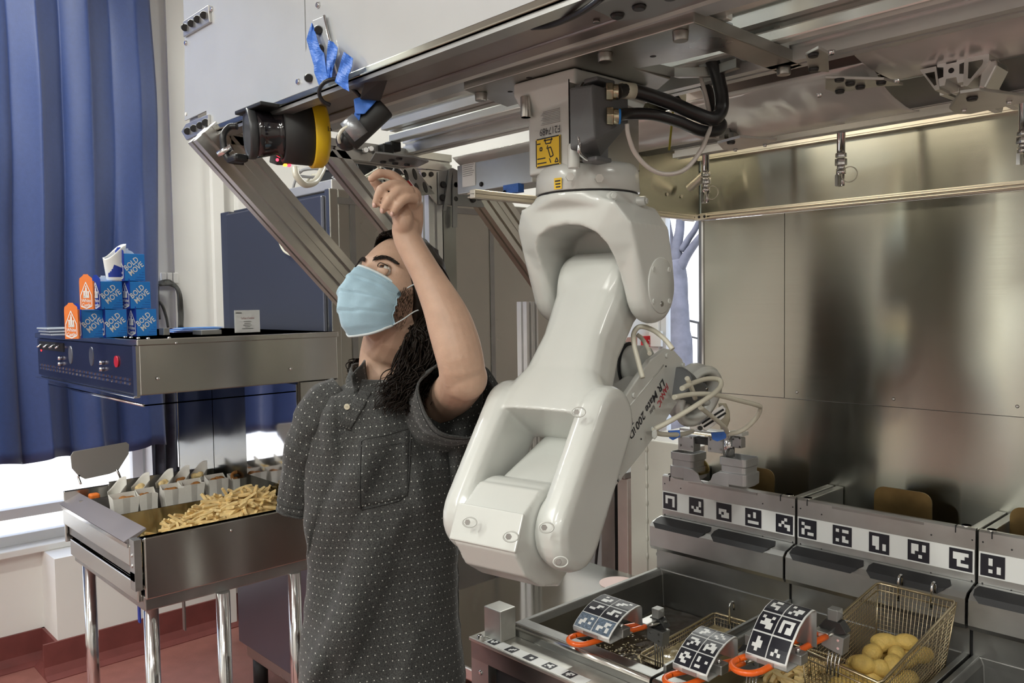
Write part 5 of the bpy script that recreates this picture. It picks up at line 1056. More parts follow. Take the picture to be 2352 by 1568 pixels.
o = m_.build('oil_bubbles', BUB, None, fix=False); tag(o, 'pale bubbles on the dark oil at the front of the left vat', 'bubbles'); o['kind'] = 'stuff'
for k in range(34):
    src = protos[k % 7]; o = src.copy(); COL.objects.link(o); q = atz(rr.uniform(1745, 1860), rr.uniform(1520, 1600), .818); q = V((max(-.870, min(-.750, q.x)), max(1.385, min(1.64, q.y+.05)), .818+rr.random()*.006))
    o.location = q; o.rotation_euler = (rr.uniform(-.3, .3), rr.uniform(-.15, .15), rr.uniform(0, 3)); tag(o, 'pale fry floating in the second basket', 'french fry', 'fries frying in the second basket')
dv = thing('vat_divider', 'dark steel divider plate between the left and middle vats', 'plate', (-.907, 1.48, .8)); bx('plate', (-.9105, 1.242, .80), (-.9035, 1.722, .912), STEELD, dv, bevel=.001)
# ================================================================ robot arm
RB = V((-.973, 1.111, 1.985)); N_ = V((.9854, .1701, 0)); M_ = V((-.1701, .9854, 0))
RT = Matrix(((N_.x, M_.x, 0, RB.x), (N_.y, M_.y, 0, RB.y), (0, 0, 1, RB.z), (0, 0, 0, 1)))
ro = thing('robot_arm', 'large white six-axis robot arm hanging upside down from the carriage plate', 'robot', RB)
def L2W(a, b, c): return RT @ V((a, b, c))
def onA(px, py, a):
    """pixel ray met with the plane at distance a along the joint axis -> local (a,b,c)"""
    d = ray(px, py); t = ((RB+N_*a-CAM).dot(N_))/d.dot(N_); w = CAM+d*t-RB; return V((a, w.dot(M_), w.z))
def rdisc(b, c, r, a0, a1, rd=.015, n=28):
    out = []
    for a, q in ((a0, r-rd), (a0+rd*.3, r-rd*.3), (a0+rd, r), (a1-rd, r), (a1-rd*.3, r-rd*.3), (a1, r-rd)):
        out += [V((a, b+q*math.cos(t), c+q*math.sin(t))) for t in [2*math.pi*i/n for i in range(n)]]
    return out
def rbox(a0, a1, b0, b1, c0, c1): return [V((a, b, c)) for a in (a0, a1) for b in (b0, b1) for c in (c0, c1)]
def circ(r, c, n=32, ra=None, b=0): return [V(((ra or r)*math.cos(t), b+r*math.sin(t), c)) for t in [2*math.pi*i/n for i in range(n)]]
J2 = (.05, -.360); J3 = (-.215, -.735); dl = V((J3[0]-J2[0], J3[1]-J2[1])); Ln = dl.length; dl.normalize(); pl = V((-dl.y, dl.x))   # perpendicular in (b,c)
def LK(t, off=0): return (J2[0]+dl.x*Ln*t+pl.x*off, J2[1]+dl.y*Ln*t+pl.y*off)
def cam3_(a, b, c): return CR*a+CU*b+CF*c
# base (square to the world)
T0 = Matrix.Translation(RB)
bm_ = MB(T0); bm_.hull([V((x, y, z)) for z in (-.012, -.163) for x, y in ((-.075, -.070), (-.062, -.083), (.038, -.083), (.050, -.074), (.052, .078), (.040, .086), (-.06, .086), (-.075, .07))])
bm_.hull([V((x, y, z)) for z, s in ((-.001, 1.0), (-.022, 1.0), (-.055, .86)) for x, y in ((-.135*s, -.02), (-.085*s, -.098*s), (.055*s, -.092*s), (.060*s, .10*s), (-.10*s, .10*s))])
bm_.build('base', ROBOT, ro, remesh=.0028, smooth=3)
MB(T0).loft([circ(.084, -.150), circ(.0905, -.160), circ(.0925, -.196), circ(.090, -.1975)]).build('turret_ring', ROBOT, ro)
MB(T0).loft([circ(.0885, -.1965), circ(.0885, -.2005)]).build('joint_seam', DARKIN, ro)
# bolts on base ring
for b in ((1376, 411), (1309, 407)): p = atd(b[0], b[1], 1.36); MB().cyl(p, p+V((.006, -.006, 0)), .0075, n=6).build('bolt', STEEL, ro)
for b in ((1263, 208), (1208, 262)): p = atd(b[0], b[1], 1.43); MB().cyl(p+V((0, 0, -.006)), p+V((0, 0, .03)), .0095, n=18).build('socket_bolt', STEEL, ro, bevel=.001)
# right side: connector panel, grey plug housing with latches
PX = RB.x+.0525
def onX(px, py, off=0): return atx(px, py, PX+off)
a = onX(1307, 182); b = onX(1466, 392); bx('connector_plate', (PX-.001, a.y, b.z), (PX+.0015, b.y, a.z-.005), mat('nickel_plate', (.60, .60, .57), .35, .9, noise_amt=.06, noise_scale=12), ro)
MB().box((PX, a.y-.002, b.z-.002), (PX+.001, b.y+.002, b.z+.001)).box((PX, a.y-.002, b.z), (PX+.001, a.y, a.z)).build('plate_gasket', DARKIN, ro)
q0 = onX(1318, 195); q1 = onX(1380, 372); bx('connector_base', (PX, q0.y, q1.z), (PX+.018, q1.y, q0.z), GREYP, ro, bevel=.003)
q0 = onX(1343, 192, .05); q1 = onX(1432, 352, .05)
hb = MB(); hb.hull([V((x, y, z)) for x, y, z in ((PX+.018, q0.y-.002, q0.z), (PX+.018, q1.y, q0.z), (PX+.018, q0.y-.002, q1.z-.002), (PX+.018, q1.y-.02, q1.z-.004), (PX+.062, q0.y+.004, q0.z-.002), (PX+.062, q1.y, q0.z-.004), (PX+.062, q0.y+.010, q1.z+.012), (PX+.062, q1.y, q1.z+.045))])
hb.build('plug_housing', GREYP, ro, bevel=.004, seg=3)
for (px, py) in ((1323, 235), (1323, 330)): pass
m_ = MB(); m_.tube(bez([onX(1340, 192, .03), onX(1332, 205, .035), onX(1331, 228, .035), onX(1326, 240, .03)], 5), .003).tube([onX(1327, 245, .03), onX(1327, 330, .03)], .003).tube(bez([onX(1327, 305, .03), onX(1331, 325, .035), onX(1330, 348, .035), onX(1342, 362, .03), onX(1358, 370, .03)], 5), .003)
m_.build('latch_wire', CHROME, ro)
m_ = MB(); q = onX(1356, 182, .03); m_.box(q-V((.012, .004, .006)), q+V((.018, .042, .002))); m_.build('latch_lever', GREYP, ro, bevel=.003); m_ = MB(); q = onX(1365, 366, .03); m_.box(q-V((.012, .018, .006)), q+V((.020, .022, .002))); m_.build('latch_lever', GREYP, ro, bevel=.003)
m_ = MB(); q = onX(1318, 370, .006); m_.cyl(q+V((0, 0, .028)), q-V((0, 0, .012)), .010, n=16); m_.build('cover_boss', ROBOT, ro, bevel=.002)
NICK = mat('brass_nickel_gland', (.62, .55, .40), .25, 1)
g1 = onX(1397, 212, .062); g2 = onX(1398, 268, .062); dirx = V((.72, .69, .0)).normalized()
for g_, col in ((g1, None), (g2, 1)):
    g_ = V(g_); MB().cyl(g_-dirx*.004, g_+dirx*.007, .0155, n=6).cyl(g_+dirx*.007, g_+dirx*.016, .0125, n=20).build('cable_gland', NICK, ro, bevel=.001)
    if col: MB().cyl(g_+dirx*.014, g_+dirx*.019, .0120, n=20).build('gland_insert', BLUEB, ro)
def tubepd(name, pts, r, m, par, n=10, k=8): return MB().tube(bez([atd(a, b, c) for a, b, c in pts], k), r, n).build(name, m, par)
d1 = (g1-CAM).dot(CF); d2 = (g2-CAM).dot(CF)
pts = [g1+dirx*.012, atd(1440, 207, d1+.02), atd(1475, 214, d1+.03), atd(1545, 238, d1+.05), atd(1600, 262, d1+.07), atd(1640, 272, d1+.08), atd(1658, 245, d1+.09), atd(1652, 190, d1+.09), atd(1636, 140, d1+.09), atd(1622, 108, d1+.10), atd(1615, 80, d1+.12)]
MB().tube(bez(pts, 8), .0118, 14).build('black_cable', RUBBER, ro)
MB().cyl(atd(1425, 207, d1+.016), atd(1456, 210, d1+.025), .0132, n=18).build('cable_label', mat('yellowed_label', (.62, .60, .48), .4), ro)
pts = [g2+dirx*.012, atd(1440, 262, d2+.02), atd(1500, 263, d2+.04), atd(1560, 280, d2+.06), atd(1610, 300, d2+.08), atd(1648, 300, d2+.10), atd(1657, 285, d2+.12), atd(1640, 262, d2+.15), atd(1622, 200, d2+.17), atd(1595, 150, d2+.18), atd(1578, 110, d2+.20)]
MB().tube(bez(pts, 8), .0098, 14).build('black_cable', RUBBER, ro)
MB().tube(bez([atd(1440, 285, d1+.0), atd(1443, 310, d1), atd(1458, 350, d1+.01), atd(1490, 385, d1+.02), atd(1530, 400, d1+.03), atd(1575, 388, d1+.04), atd(1610, 345, d1+.05), atd(1622, 318, d1+.06), atd(1632, 285, d1+.09), atd(1626, 240, d1+.10), atd(1610, 180, d1+.11), atd(1592, 130, d1+.12), atd(1585, 115, d1+.13)], 8), .0038, 8).build('air_hose', mat('pinkish_hose', (.55, .50, .46), .35), ro)
MB().tube(bez([atd(1546, 120, 1.62), atd(1549, 200, 1.62), atd(1545, 260, 1.62), atd(1537, 345, 1.62)], 6), .0022, 6).build('green_yellow_wire', mat('green_yellow_wire', (.36, .32, .03), .4), ro)
# labels (the arm hangs upside down, so its print does too)
Yf = RB.y-.0845
def onF(px, py, o=.0): return aty(px, py, Yf-o)
def quad(pts, m, name, off=.0): return MB().add([V(p) for p in pts], [(0, 1, 2, 3)]).build(name, m, ro, fix=False)
a = onF(1232, 322); b = onF(1288, 308); c = onF(1289, 374); d = onF(1234, 389)
x0, x1, z1, z0 = a.x, b.x, (a.z+b.z)/2, (c.z+d.z)/2
bx('warning_label', (x0, Yf-.0015, z0), (x1, Yf-.0003, z1), mat('yellow_label', (.78, .50, .02), .45), ro, bevel=.0004)
m_ = MB(); w = x1-x0; h = z1-z0
def st(u0, v0, u1, v1, t=.018): # thin stroke in label space
    p = V((x0+w*u0, Yf-.0019, z0+h*v0)); q = V((x0+w*u1, Yf-.0019, z0+h*v1)); dd = (q-p).normalized(); nn = V((-dd.z, 0, dd.x))*w*t; m_.add([p-nn, q-nn, q+nn, p+nn], [(0, 1, 2, 3)])
for (a_, b_, c_, d_) in ((.38, .95, .42, .78), (.42, .78, .62, .78), (.62, .78, .66, .95), (.34, .9, .7, .9), (.50, .62, .60, .30), (.60, .30, .72, .34), (.72, .34, .62, .64), (.62, .64, .50, .62), (.46, .60, .50, .72), (.06, .30, .40, .30), (.06, .14, .44, .14), (.05, .82, .20, .82), (.78, .10, .92, .10), (.78, .10, .85, .24), (.92, .10, .85, .24), (.56, .26, .62, .10), (.18, .68, .26, .68), (.18, .58, .26, .58), (.18, .68, .18, .58), (.26, .68, .26, .58), (.05, .02, .95, .02), (.05, .98, .95, .98), (.02, .04, .02, .96), (.98, .04, .98, .96)): st(a_, b_, c_, d_)
m_.build('label_print', BLACKP, ro, fix=False)
a = onF(1252, 260); b = onF(1287, 300)
m_ = MB(); tx0 = onF(1238, 300).x; tx1 = onF(1288, 300).x; tz = onF(1288, 292).z
put_text(m_, 'F217489', (tx1, Yf-.001, tz+.004), (-1, 0, 0), (0, 0, -1), .0125, off=0, width=(tx1-tx0)*.95); m_.build('serial_lettering', BLACKP, ro, fix=False)
m_ = MB(); zt5 = onF(1265, 250).z
for k in range(9):
    z = tz+.010+k*(zt5-tz-.01)/9; m_.box((tx0+(tx1-tx0)*(.1+.05*(k % 3)), Yf-.0009, z), (tx1-.001, Yf-.0003, z+.0009))
m_.build('fine_print', mat('grey_print', (.35, .35, .35), .5), ro)
a = atd(1257, 407, 1.377); pzz = V((a.x, a.y, a.z)); nn = (a-V((RB.x, RB.y, a.z))).normalized(); tt = V((-nn.y, nn.x, 0)); bb_ = V((RB.x, RB.y, a.z))+nn*.0932
m_ = MB(); m_.add([bb_, bb_+tt*.0165, bb_+tt*.0165+V((0, 0, -.019)), bb_+V((0, 0, -.019))], [(0, 1, 2, 3)]); m_.build('small_yellow_label', mat('yellow_label', (.78, .50, .02), .45), ro, fix=False)
m_ = MB()
for k in range(3): m_.add([bb_+nn*.0004+tt*(.002+.001*k)+V((0, 0, -.004-.005*k)), bb_+nn*.0004+tt*.014+V((0, 0, -.004-.005*k)), bb_+nn*.0004+tt*.014+V((0, 0, -.0065-.005*k)), bb_+nn*.0004+tt*(.002+.001*k)+V((0, 0, -.0065-.005*k))], [(0, 1, 2, 3)])
m_.build('small_label_print', BLACKP, ro, fix=False)
# shoulder yoke
AW = .118
sh = MB(RT); sh.hull(circ(.0915, -.2000)+circ(.0915, -.212)+[V((x, y, z)) for x in (-.085, .085) for y in (-.070, .070) for z in (-.232,)])
OUT = [(-.118, -.372), (-.118, -.335), (-.117, -.29), (-.112, -.250), (-.095, -.222), (-.05, -.205), (0, -.202), (.05, -.205), (.095, -.222), (.112, -.250), (.117, -.29), (.118, -.335), (.118, -.372)]
INN = [(-.076, -.372), (-.076, -.345), (-.076, -.315), (-.072, -.290), (-.058, -.270), (-.032, -.258), (0, -.254), (.032, -.258), (.058, -.270), (.072, -.290), (.076, -.315), (.076, -.345), (.076, -.372)]
def bb(c): f = max(0, min(1, (-.215-c)/.157)); return -.076+.072*f, .078+.026*f
for k in range(12):
    pts_ = []
    for q in (k, k+1):
        b0, b1 = bb(OUT[q][1])
        for a, c in (OUT[q], INN[q]): pts_ += [V((a, b0, c)), V((a, b1, c))]
    sh.hull(pts_)
sh.hull([V((a, b, c)) for a in (-.085, .085) for b, c in ((.050, -.245), (.095, -.245), (.080, -.330), (.105, -.330))])
for s in (-1, 1): sh.hull(rdisc(*J2, .067, *((.076, AW) if s > 0 else (-AW, -.076)), rd=.015)+[V((s*a, b, c)) for a in (.078, .116) for b, c in ((-.035, -.300), (.098, -.300), (-.055, -.255), (.085, -.255))])
sh.build('shoulder', ROBOT, ro, remesh=.003, smooth=12)
MB(RT).loft([[V((AW+o, J2[0]+r*math.cos(t), J2[1]+r*math.sin(t))) for t in [2*math.pi*i/40 for i in range(40)]] for o, r in ((-.002, .0495), (.0012, .0495), (.002, .048), (.002, .001))]).build('shoulder_cap', ROBOT, ro)
m_ = MB(RT)
for k, (u, v) in enumerate(((-.7, .62), (.62, .62), (.62, -.62), (-.7, -.62), (-.03, -.72))): m_.cyl((AW+.001, J2[0]+.045*u, J2[1]+.045*v), (AW+.0035, J2[0]+.045*u, J2[1]+.045*v), .0055, .0045, 12, mi=0 if k < 4 else 1)
m_.build('cap_screw', [ROBOT, STEELD], ro)
for (b, a) in (((1422, 449), .10), ((1485, 458), .13)): p = onA(*b, a*0+.07); pass
for (a_, c_) in ((-35, -.212), (12, -.214)):
    t_ = math.radians(a_); dv = V((math.cos(t_), math.sin(t_), 0)); p = V((0, 0, c_)); MB(RT).cyl(p+dv*.07, p+dv*.106, .0095, .0085, 16).cyl(p+dv*.106, p+dv*.110, .0055, n=6).build('lug', ROBOT, ro, bevel=.001)
p = onA(1270, 470, -.02)
# upper arm with fork
ua = MB(RT)
def sec(t, w, f, bk, n=20, e=.6):
    """rounded-rectangle section across the link"""
    out = []
    for i in range(n):
        th = 2*math.pi*i/n; cx = math.copysign(abs(math.cos(th))**e, math.cos(th))*w; sy = math.sin(th); oo = (f if sy > 0 else bk)*math.copysign(abs(sy)**e, sy)
        b, c = LK(t, oo); out.append(V((cx, b, c)))
    return out
ua.hull(rdisc(*J2, .0625, -.069, .069, rd=.02)+sec(.10, .070, .060, .058))
ua.hull(sec(.08, .070, .060, .058)+sec(.30, .064, .050, .056)); ua.hull(sec(.28, .064, .050, .056)+sec(.48, .078, .050, .056)); ua.hull(sec(.42, .070, .050, .055)+sec(.56, .114, .055, .060)+sec(.63, .118, .057, .062))
for s in (-1, 1):
    a0, a1 = (.068, .120) if s > 0 else (-.120, -.068)
    ua.hull(rdisc(*LK(.60), .062, a0, a1, rd=.017)+rdisc(*J3, .064, a0, a1, rd=.017)); ua.hull(rdisc(*J3, .060, a0-(.006 if s > 0 else 0), a1+(.006 if s < 0 else 0), rd=.014))
ua.build('upper_arm', ROBOT, ro, remesh=.003, smooth=6)
# fork pocket screws
def pocket(px, py, d, nm='pocket_screw'):
    p = atd(px, py, d); v = (CAM-p).normalized(); MB().cyl(p-v*.006, p+v*.0015, .0050, .0042, 6).build(nm, CHROME, ro)
    MB().tube([p-v*.001+CR*(.0105*math.cos(t)+.003)+CU*(.0075*math.sin(t)) for t in [2*math.pi*i/20 for i in range(20)]], .0012, 6, closed=True).build('screw_pocket', ROBOT, ro)
# elbow housing
el = MB(RT); el.hull(rdisc(*J3, .066, -.064, .064, rd=.01))
el.hull([V((a, J3[0]+b, J3[1]+c)) for a in (-.060, .060) for b, c in ((-.078, .030), (-.096, -.020), (-.070, -.062), (-.030, -.088), (.020, -.098), (.055, -.075), (.03, .055), (-.03, .062))]+[V((a, J3[0]+b, J3[1]+c)) for a in (-.05, .05) for b, c in ((.035, -.108),)])
el.build('elbow_housing', ROBOT, ro, remesh=.003, smooth=4)
MB(RT).prism([V((-.066, J3[0]-.100, J3[1]-.016)), V((-.066, J3[0]-.077, J3[1]+.036)), V((-.066, J3[0]-.072, J3[1]+.034)), V((-.066, J3[0]-.094, J3[1]-.02))], (.128, 0, 0)).build('elbow_cover', ROBOT, ro, bevel=.002)
# forearm: body, text cover, motor barrel
be = math.radians(24); eb, ec = math.cos(be), math.sin(be)
def FA(t, o=0): return (J3[0]+eb*t-ec*o, J3[1]+ec*t+eb*o)
fa = MB(RT); fa.hull(rdisc(*FA(.0), .052, -.055, .052, rd=.012)+rdisc(*FA(.17, -.004), .052, -.052, .052, rd=.012))
fa.hull(rdisc(*FA(.15, -.004), .052, -.045, .058, rd=.012)+rdisc(*FA(.39, .002), .044, -.01, .060, rd=.012))
fa.hull(rdisc(*FA(.30, .030), .045, -.075, -.012, rd=.012)+rdisc(*FA(.34, .02), .045, -.075, -.005, rd=.012)); fa.build('forearm', ROBOT, ro, remesh=.003, smooth=4)
AP = .066; outl = [(1421, 1108), (1470, 1048), (1517, 985), (1571, 902), (1577, 860), (1568, 825), (1548, 803), (1531, 800), (1495, 826), (1440, 905), (1412, 960), (1398, 1000), (1372, 1110), (1356, 1190), (1362, 1192)]
pt = [onA(a, b, AP) for a, b in outl]
MB(RT).prism(pt, (-.012, 0, 0)).build('forearm_cover', ROBOT, ro, bevel=.0025, seg=3)
MB(RT).tube([onA(1372, 1045, AP), onA(1420, 1106, AP)], .0012, 6).build('cover_seam', DARKIN, ro); MB(RT).tube([onA(1427, 955, AP), onA(1524, 838, AP)], .0016, 6).build('cover_ridge', ROBOT, ro)
for b in ((1530, 816), (1454, 907), (1497, 985), (1421, 1096), (1568, 884), (1567, 838), (1412, 920)): p = onA(*b, AP); MB(RT).cyl(p, p+V((.004, 0, 0)), .0055, .0045, 12).build('cover_screw', ROBOT, ro)
for b in ((1529, 841), (1553, 887), (1512, 978), (1472, 1008)): p = onA(*b, AP); MB(RT).cyl(p, p+V((.0012, 0, 0)), .0018, n=8).build('hole', DARKIN, ro)
# lettering on the cover
def word(txt, p0, p1, hpx, m, bold=False, flip=1, nm='lettering', wfix=None):
    A_ = onA(*p0, AP); B_ = onA(*p1, AP); ux = (B_-A_); w = ux.length; ux.normalize(); uy = V((0, -ux.z, ux.y))*flip
    h = (onA(p0[0]+hpx, p0[1], AP)-A_).length
    mb = MB(); put_text(mb, txt, A_+V((.0008, 0, 0)), ux, uy, h, bold=bold, off=0, width=w); mb.v = [RT @ v for v in mb.v]; mb.build(nm, m, ro, fix=False)
BL = BLACKP
word('FANUC', (1530, 878), (1509, 925), 8, mat('red_lettering', (.55, .03, .05), .4), True, nm='red_lettering')
word('Robot', (1501, 928), (1491, 945), 6, BL, nm='small_lettering')
word('LR Mate 200', (1522, 868), (1458, 974), 9, BL, True); word('iD', (1456, 978), (1444, 998), 9, BL, True); word('7LC', (1452, 958), (1436, 984), 7.5, BL)
# motor barrel above the forearm
q = onA(1445, 838, -.02); MB(RT).cyl((-.085, q.y, q.z), (-.02, q.y, q.z), .046, n=32).cyl((-.02, q.y, q.z), (.020, q.y, q.z), .040, n=32).build('forearm_motor', ROBOT, ro, bevel=.004, seg=3)
MB(RT).cyl((-.021, q.y, q.z), (-.019, q.y, q.z), .0463, n=32).build('motor_seam', DARKIN, ro)
for p, d in (((1236, 1213), 0),): pass
pocket(1324, 946, 1.255); pocket(1250, 1211, 1.175); pocket(1168, 1232, 1.155); pocket(1283, 1290, 1.175); pocket(1074, 1199, 1.235)
# wrist: round hose reel, dark core, bracket
w0 = atd(1572, 880, 1.56); w1 = atd(1622, 905, 1.63); wax = (w1-w0).normalized()
MB().cyl(atd(1555, 875, 1.60), atd(1592, 900, 1.67), .030, .028, 28).build('wrist', GREYP, ro, bevel=.004)
rc = atd(1600, 908, 1.67); rn = cam3_(.62, -.36, -.70).normalized(); ru, rw = MB().frame(rn)
def rr_(o, r, n=44, c=None): return [rc+rn*o+ru*r*math.cos(2*math.pi*i/n)+rw*r*math.sin(2*math.pi*i/n) for i in range(n)]
MB().loft([rr_(-.030, .052), rr_(-.028, .061), rr_(-.020, .063), rr_(.000, .063), rr_(.003, .067), rr_(.007, .067), rr_(.010, .063), rr_(.014, .0635), rr_(.014, .052), rr_(-.026, .048), rr_(-.030, .052)], caps=False).build('hose_reel', ROBOT, ro)
MB().loft([rr_(-.030, .050), rr_(-.022, .050)]).build('reel_back', BLACKM, ro); MB().loft([rr_(-.025, .024), rr_(-.02, .030), rr_(.004, .030), rr_(.010, .024)]).build('tool_flange', GREYP, ro)
for k in range(6): a = k*math.pi/3; p = rc+ru*.022*math.cos(a)+rw*.022*math.sin(a); MB().cyl(p+rn*.008, p+rn*.013, .003, n=6).build('bolt', CHROME, ro)
for k in range(3):
    a = math.pi*(.2+k*2/3); MB().tube([rc+ru*.026*math.cos(a)+rw*.026*math.sin(a), rc+ru*.052*math.cos(a)+rw*.052*math.sin(a)], .007, 8).build('reel_spoke', ROBOT, ro)
# dovetail bracket to the gripper
dbk = 1.74
MB().hull([atd(x, y, d) for x, y in ((1606, 962), (1660, 930), (1668, 938), (1664, 958), (1622, 990), (1600, 984)) for d in (dbk-.01, dbk+.05)]).build('tool_bracket', ALUL, ro, bevel=.002)
for o in (0, 8): MB().tube([atd(1612+o*.6, 972+o, dbk-.012), atd(1662+o*.6, 940+o, dbk-.012)], .0022, 6).build('bracket_groove', DARKIN, ro)
MB().hull([atd(x, y, d) for x, y in ((1650, 925), (1668, 926), (1676, 945), (1677, 965), (1668, 988), (1655, 985), (1662, 960), (1658, 940)) for d in (dbk+.0, dbk+.05)]).build('bracket_end', mat('tan_cast', (.42, .39, .30), .45, .3), ro, bevel=.003)
MB().hull([atd(x, y, d) for x, y in ((1580, 966), (1610, 960), (1612, 988), (1585, 985)) for d in (dbk-.012, dbk)]).build('bracket_plate', ALU, ro, bevel=.001)
for b in ((1588, 972), (1604, 970), (1608, 983)): p = atd(*b, dbk-.013); MB().cyl(p, p-CF*.003, .005, n=12).build('bolt', BLACK, ro)
# gripper
YGp = 1.625
def gx(px, py, y=YGp): return aty(px, py, y)
def gbox(name, pxl, pyt, pxr, pyb, y0, y1, m, bev=.002):
    a = gx(pxl, pyt, y0); b = gx(pxr, pyb, y0); return bx(name, (a.x, y0, b.z), (b.x, y1, a.z), m, gr, bevel=bev)
gr = thing('gripper', 'twin-cup grey metal gripper with blue-taped hoses under the robot wrist', 'gripper', gx(1640, 1000))
GC = mat('grey_metal_cast', (.42, .42, .42), .45, .7, noise_amt=.08, noise_scale=20)
gbox('slide_rail', 1592, 1003, 1665, 1028, 1.632, 1.655, BLACKM); gbox('slide_top', 1560, 988, 1690, 997, 1.628, 1.662, GC)
gbox('jaw_block', 1557, 999, 1593, 1038, YGp, 1.655, GC); gbox('jaw_block', 1625, 1001, 1660, 1042, YGp, 1.650, GC)
m_ = MB(); c_ = gx(1664, 1000, 1.62); c2 = gx(1664, 1048, 1.62); m_.cyl((c_.x+.005, 1.63, c2.z), (c_.x+.005, 1.63, c_.z), .013, n=20); m_.build('guide_post', CHROME, gr)
gbox('end_block', 1681, 1003, 1702, 1030, 1.620, 1.640, GC); 
for (a, b) in ((1685, 1008), (1700, 1006), (1686, 1028), (1700, 1026)): p = gx(a, b, 1.619); MB().cyl(p, p-V((0, .002, 0)), .0025, n=8).build('screw', CHROME, gr)
for (a, b) in ((1562, 1003), (1586, 1005), (1562, 1022), (1588, 1026), (1630, 1009), (1656, 1011), (1630, 1030), (1656, 1032)): p = gx(a, b, YGp-.001); MB().cyl(p, p-V((0, .0015, 0)), .0028, n=8).build('screw', STEELD, gr)
def cupjaw(pxl, pxr, y, pt, pm, pb, tail, lab):
    """open square cup in three steps with a flared shell below"""
    m_ = MB(); a = gx(pxl, pt, y); b = gx(pxr, pt, y); zt6 = a.z; zm = gx(pxl, pm, y).z; zb6 = gx(pxl, pb, y).z; w = (b.x-a.x)/2; cx = (a.x+b.x)/2; cy = y+w*.9
    def sq(w_, z, r=.008):
        out = []
        for q, (sx, sy) in enumerate(((1, 1), (-1, 1), (-1, -1), (1, -1))):
            for k in range(4): t = math.radians(90*q+k*30); out.append(V((cx+sx*(w_-r)+r*math.cos(t), cy+sy*(w_*.9-r)+r*math.sin(t), z)))
        return out
    zs_ = zt6-(zt6-zm)*.55
    m_.loft([sq(w-.002, zt6-.012), sq(w-.002, zt6), sq(w, zt6), sq(w, zs_+.001), sq(w-.0025, zs_), sq(w-.0025, zm+.001), sq(w+.0015, zm), sq(w+.001, zb6+.006), sq(w-.006, zb6)], sm=False); m_.build('cup', GC, gr, bevel=.001)
    t_ = MB(); s = tail; x0 = cx+s*w; P_ = [V((cx+s*w*.2, y-.0018, zm)), V((x0, y-.0018, zm-.001)), V((x0+s*.014, y-.0018, zm-(zm-zb6)*.28)), V((x0+s*.020, y-.0018, zm-(zm-zb6)*.72)), V((x0+s*.030, y-.0018, zb6+.002)), V((cx+s*w*.2, y-.0018, zb6))]
    t_.prism(P_, (0, .003, 0)); t_.build('cup_wing', GC, gr, bevel=.001)
cupjaw(1538, 1592, 1.650, 1036, 1068, 1098, 1, ''); cupjaw(1650, 1712, 1.590, 1048, 1082, 1114, -1, '')
bs = thing('crumb_guard', 'brass-coloured crumb guard between the two gripper cups', 'guard', gx(1612, 1075, 1.70)); m_ = MB(); c_ = gx(1612, 1076, 1.70)
m_.prism([(c_.x+.020*math.cos(a), 1.70, c_.z-.004+.026*math.sin(a)) for a in [i*math.pi/10 for i in range(11)]], (0, .004, 0)); m_.box((c_.x-.02, 1.665, c_.z-.008), (c_.x+.02, 1.70, c_.z-.003)); m_.build('plate', mat('oily_brass', (.40, .30, .12), .25, .9, noise_amt=.4, noise_scale=30), bs)
# connectors and hoses
gbox('hose_manifold', 1588, 992, 1640, 1003, 1.610, 1.625, mat('steel_brass', (.45, .40, .30), .3, 1)); gbox('white_fitting', 1672, 990, 1704, 1003, 1.61, 1.64, ROBOT)
H = lambda pts, r=.0048, nm='cream_hose', m=CREAM: tubepd(nm, pts, r, m, gr, 10)
H([(1504, 985, 1.50), (1540, 966, 1.50), (1600, 930, 1.52), (1640, 903, 1.56), (1656, 884, 1.60), (1650, 871, 1.62), (1622, 870, 1.60), (1590, 880, 1.56), (1566, 892, 1.52)])
H([(1548, 912, 1.50), (1590, 905, 1.54), (1640, 906, 1.58), (1700, 920, 1.64), (1738, 930, 1.68), (1746, 938, 1.70), (1735, 962, 1.72), (1705, 988, 1.74), (1668, 998, 1.76)])
H([(1503, 987, 1.50), (1512, 995, 1.52), (1540, 998, 1.56), (1570, 996, 1.62), (1590, 990, 1.70)])
H([(1608, 935, 1.60), (1640, 960, 1.66), (1662, 978, 1.70), (1670, 992, 1.74)]); H([(1578, 868, 1.54), (1588, 890, 1.56), (1597, 915, 1.58)])
H([(1476, 868, 1.45), (1466, 830, 1.46), (1456, 790, 1.47), (1456, 765, 1.48), (1470, 750, 1.48), (1500, 758, 1.47), (1528, 780, 1.46), (1545, 802, 1.45)], .0046)
H([(1463, 768, 1.52), (1475, 778, 1.52), (1488, 800, 1.50), (1492, 812, 1.48)], .004)
for (a, b, c, d, dd) in ((1537, 990, 1562, 1003, 1.585), (1636, 994, 1668, 1006, 1.755)):
    p = atd(a, b, dd); q = atd(c, d, dd); MB().hull([p, q, atd(a, d+3, dd), atd(c, b-3, dd), p+CF*.014, q+CF*.014, atd(a, d+3, dd+.014), atd(c, b-3, dd+.014), atd((a+c)/2-4, d+8, dd)]).build('blue_tape', BLUETAPE, gr, bevel=.001)
MB().hull([atd(x, y, d) for x, y in ((1497, 990), (1508, 985), (1510, 1002), (1503, 1010), (1497, 1003)) for d in (1.49, 1.50)]).build('hose_clip', ROBOT, gr, bevel=.002)
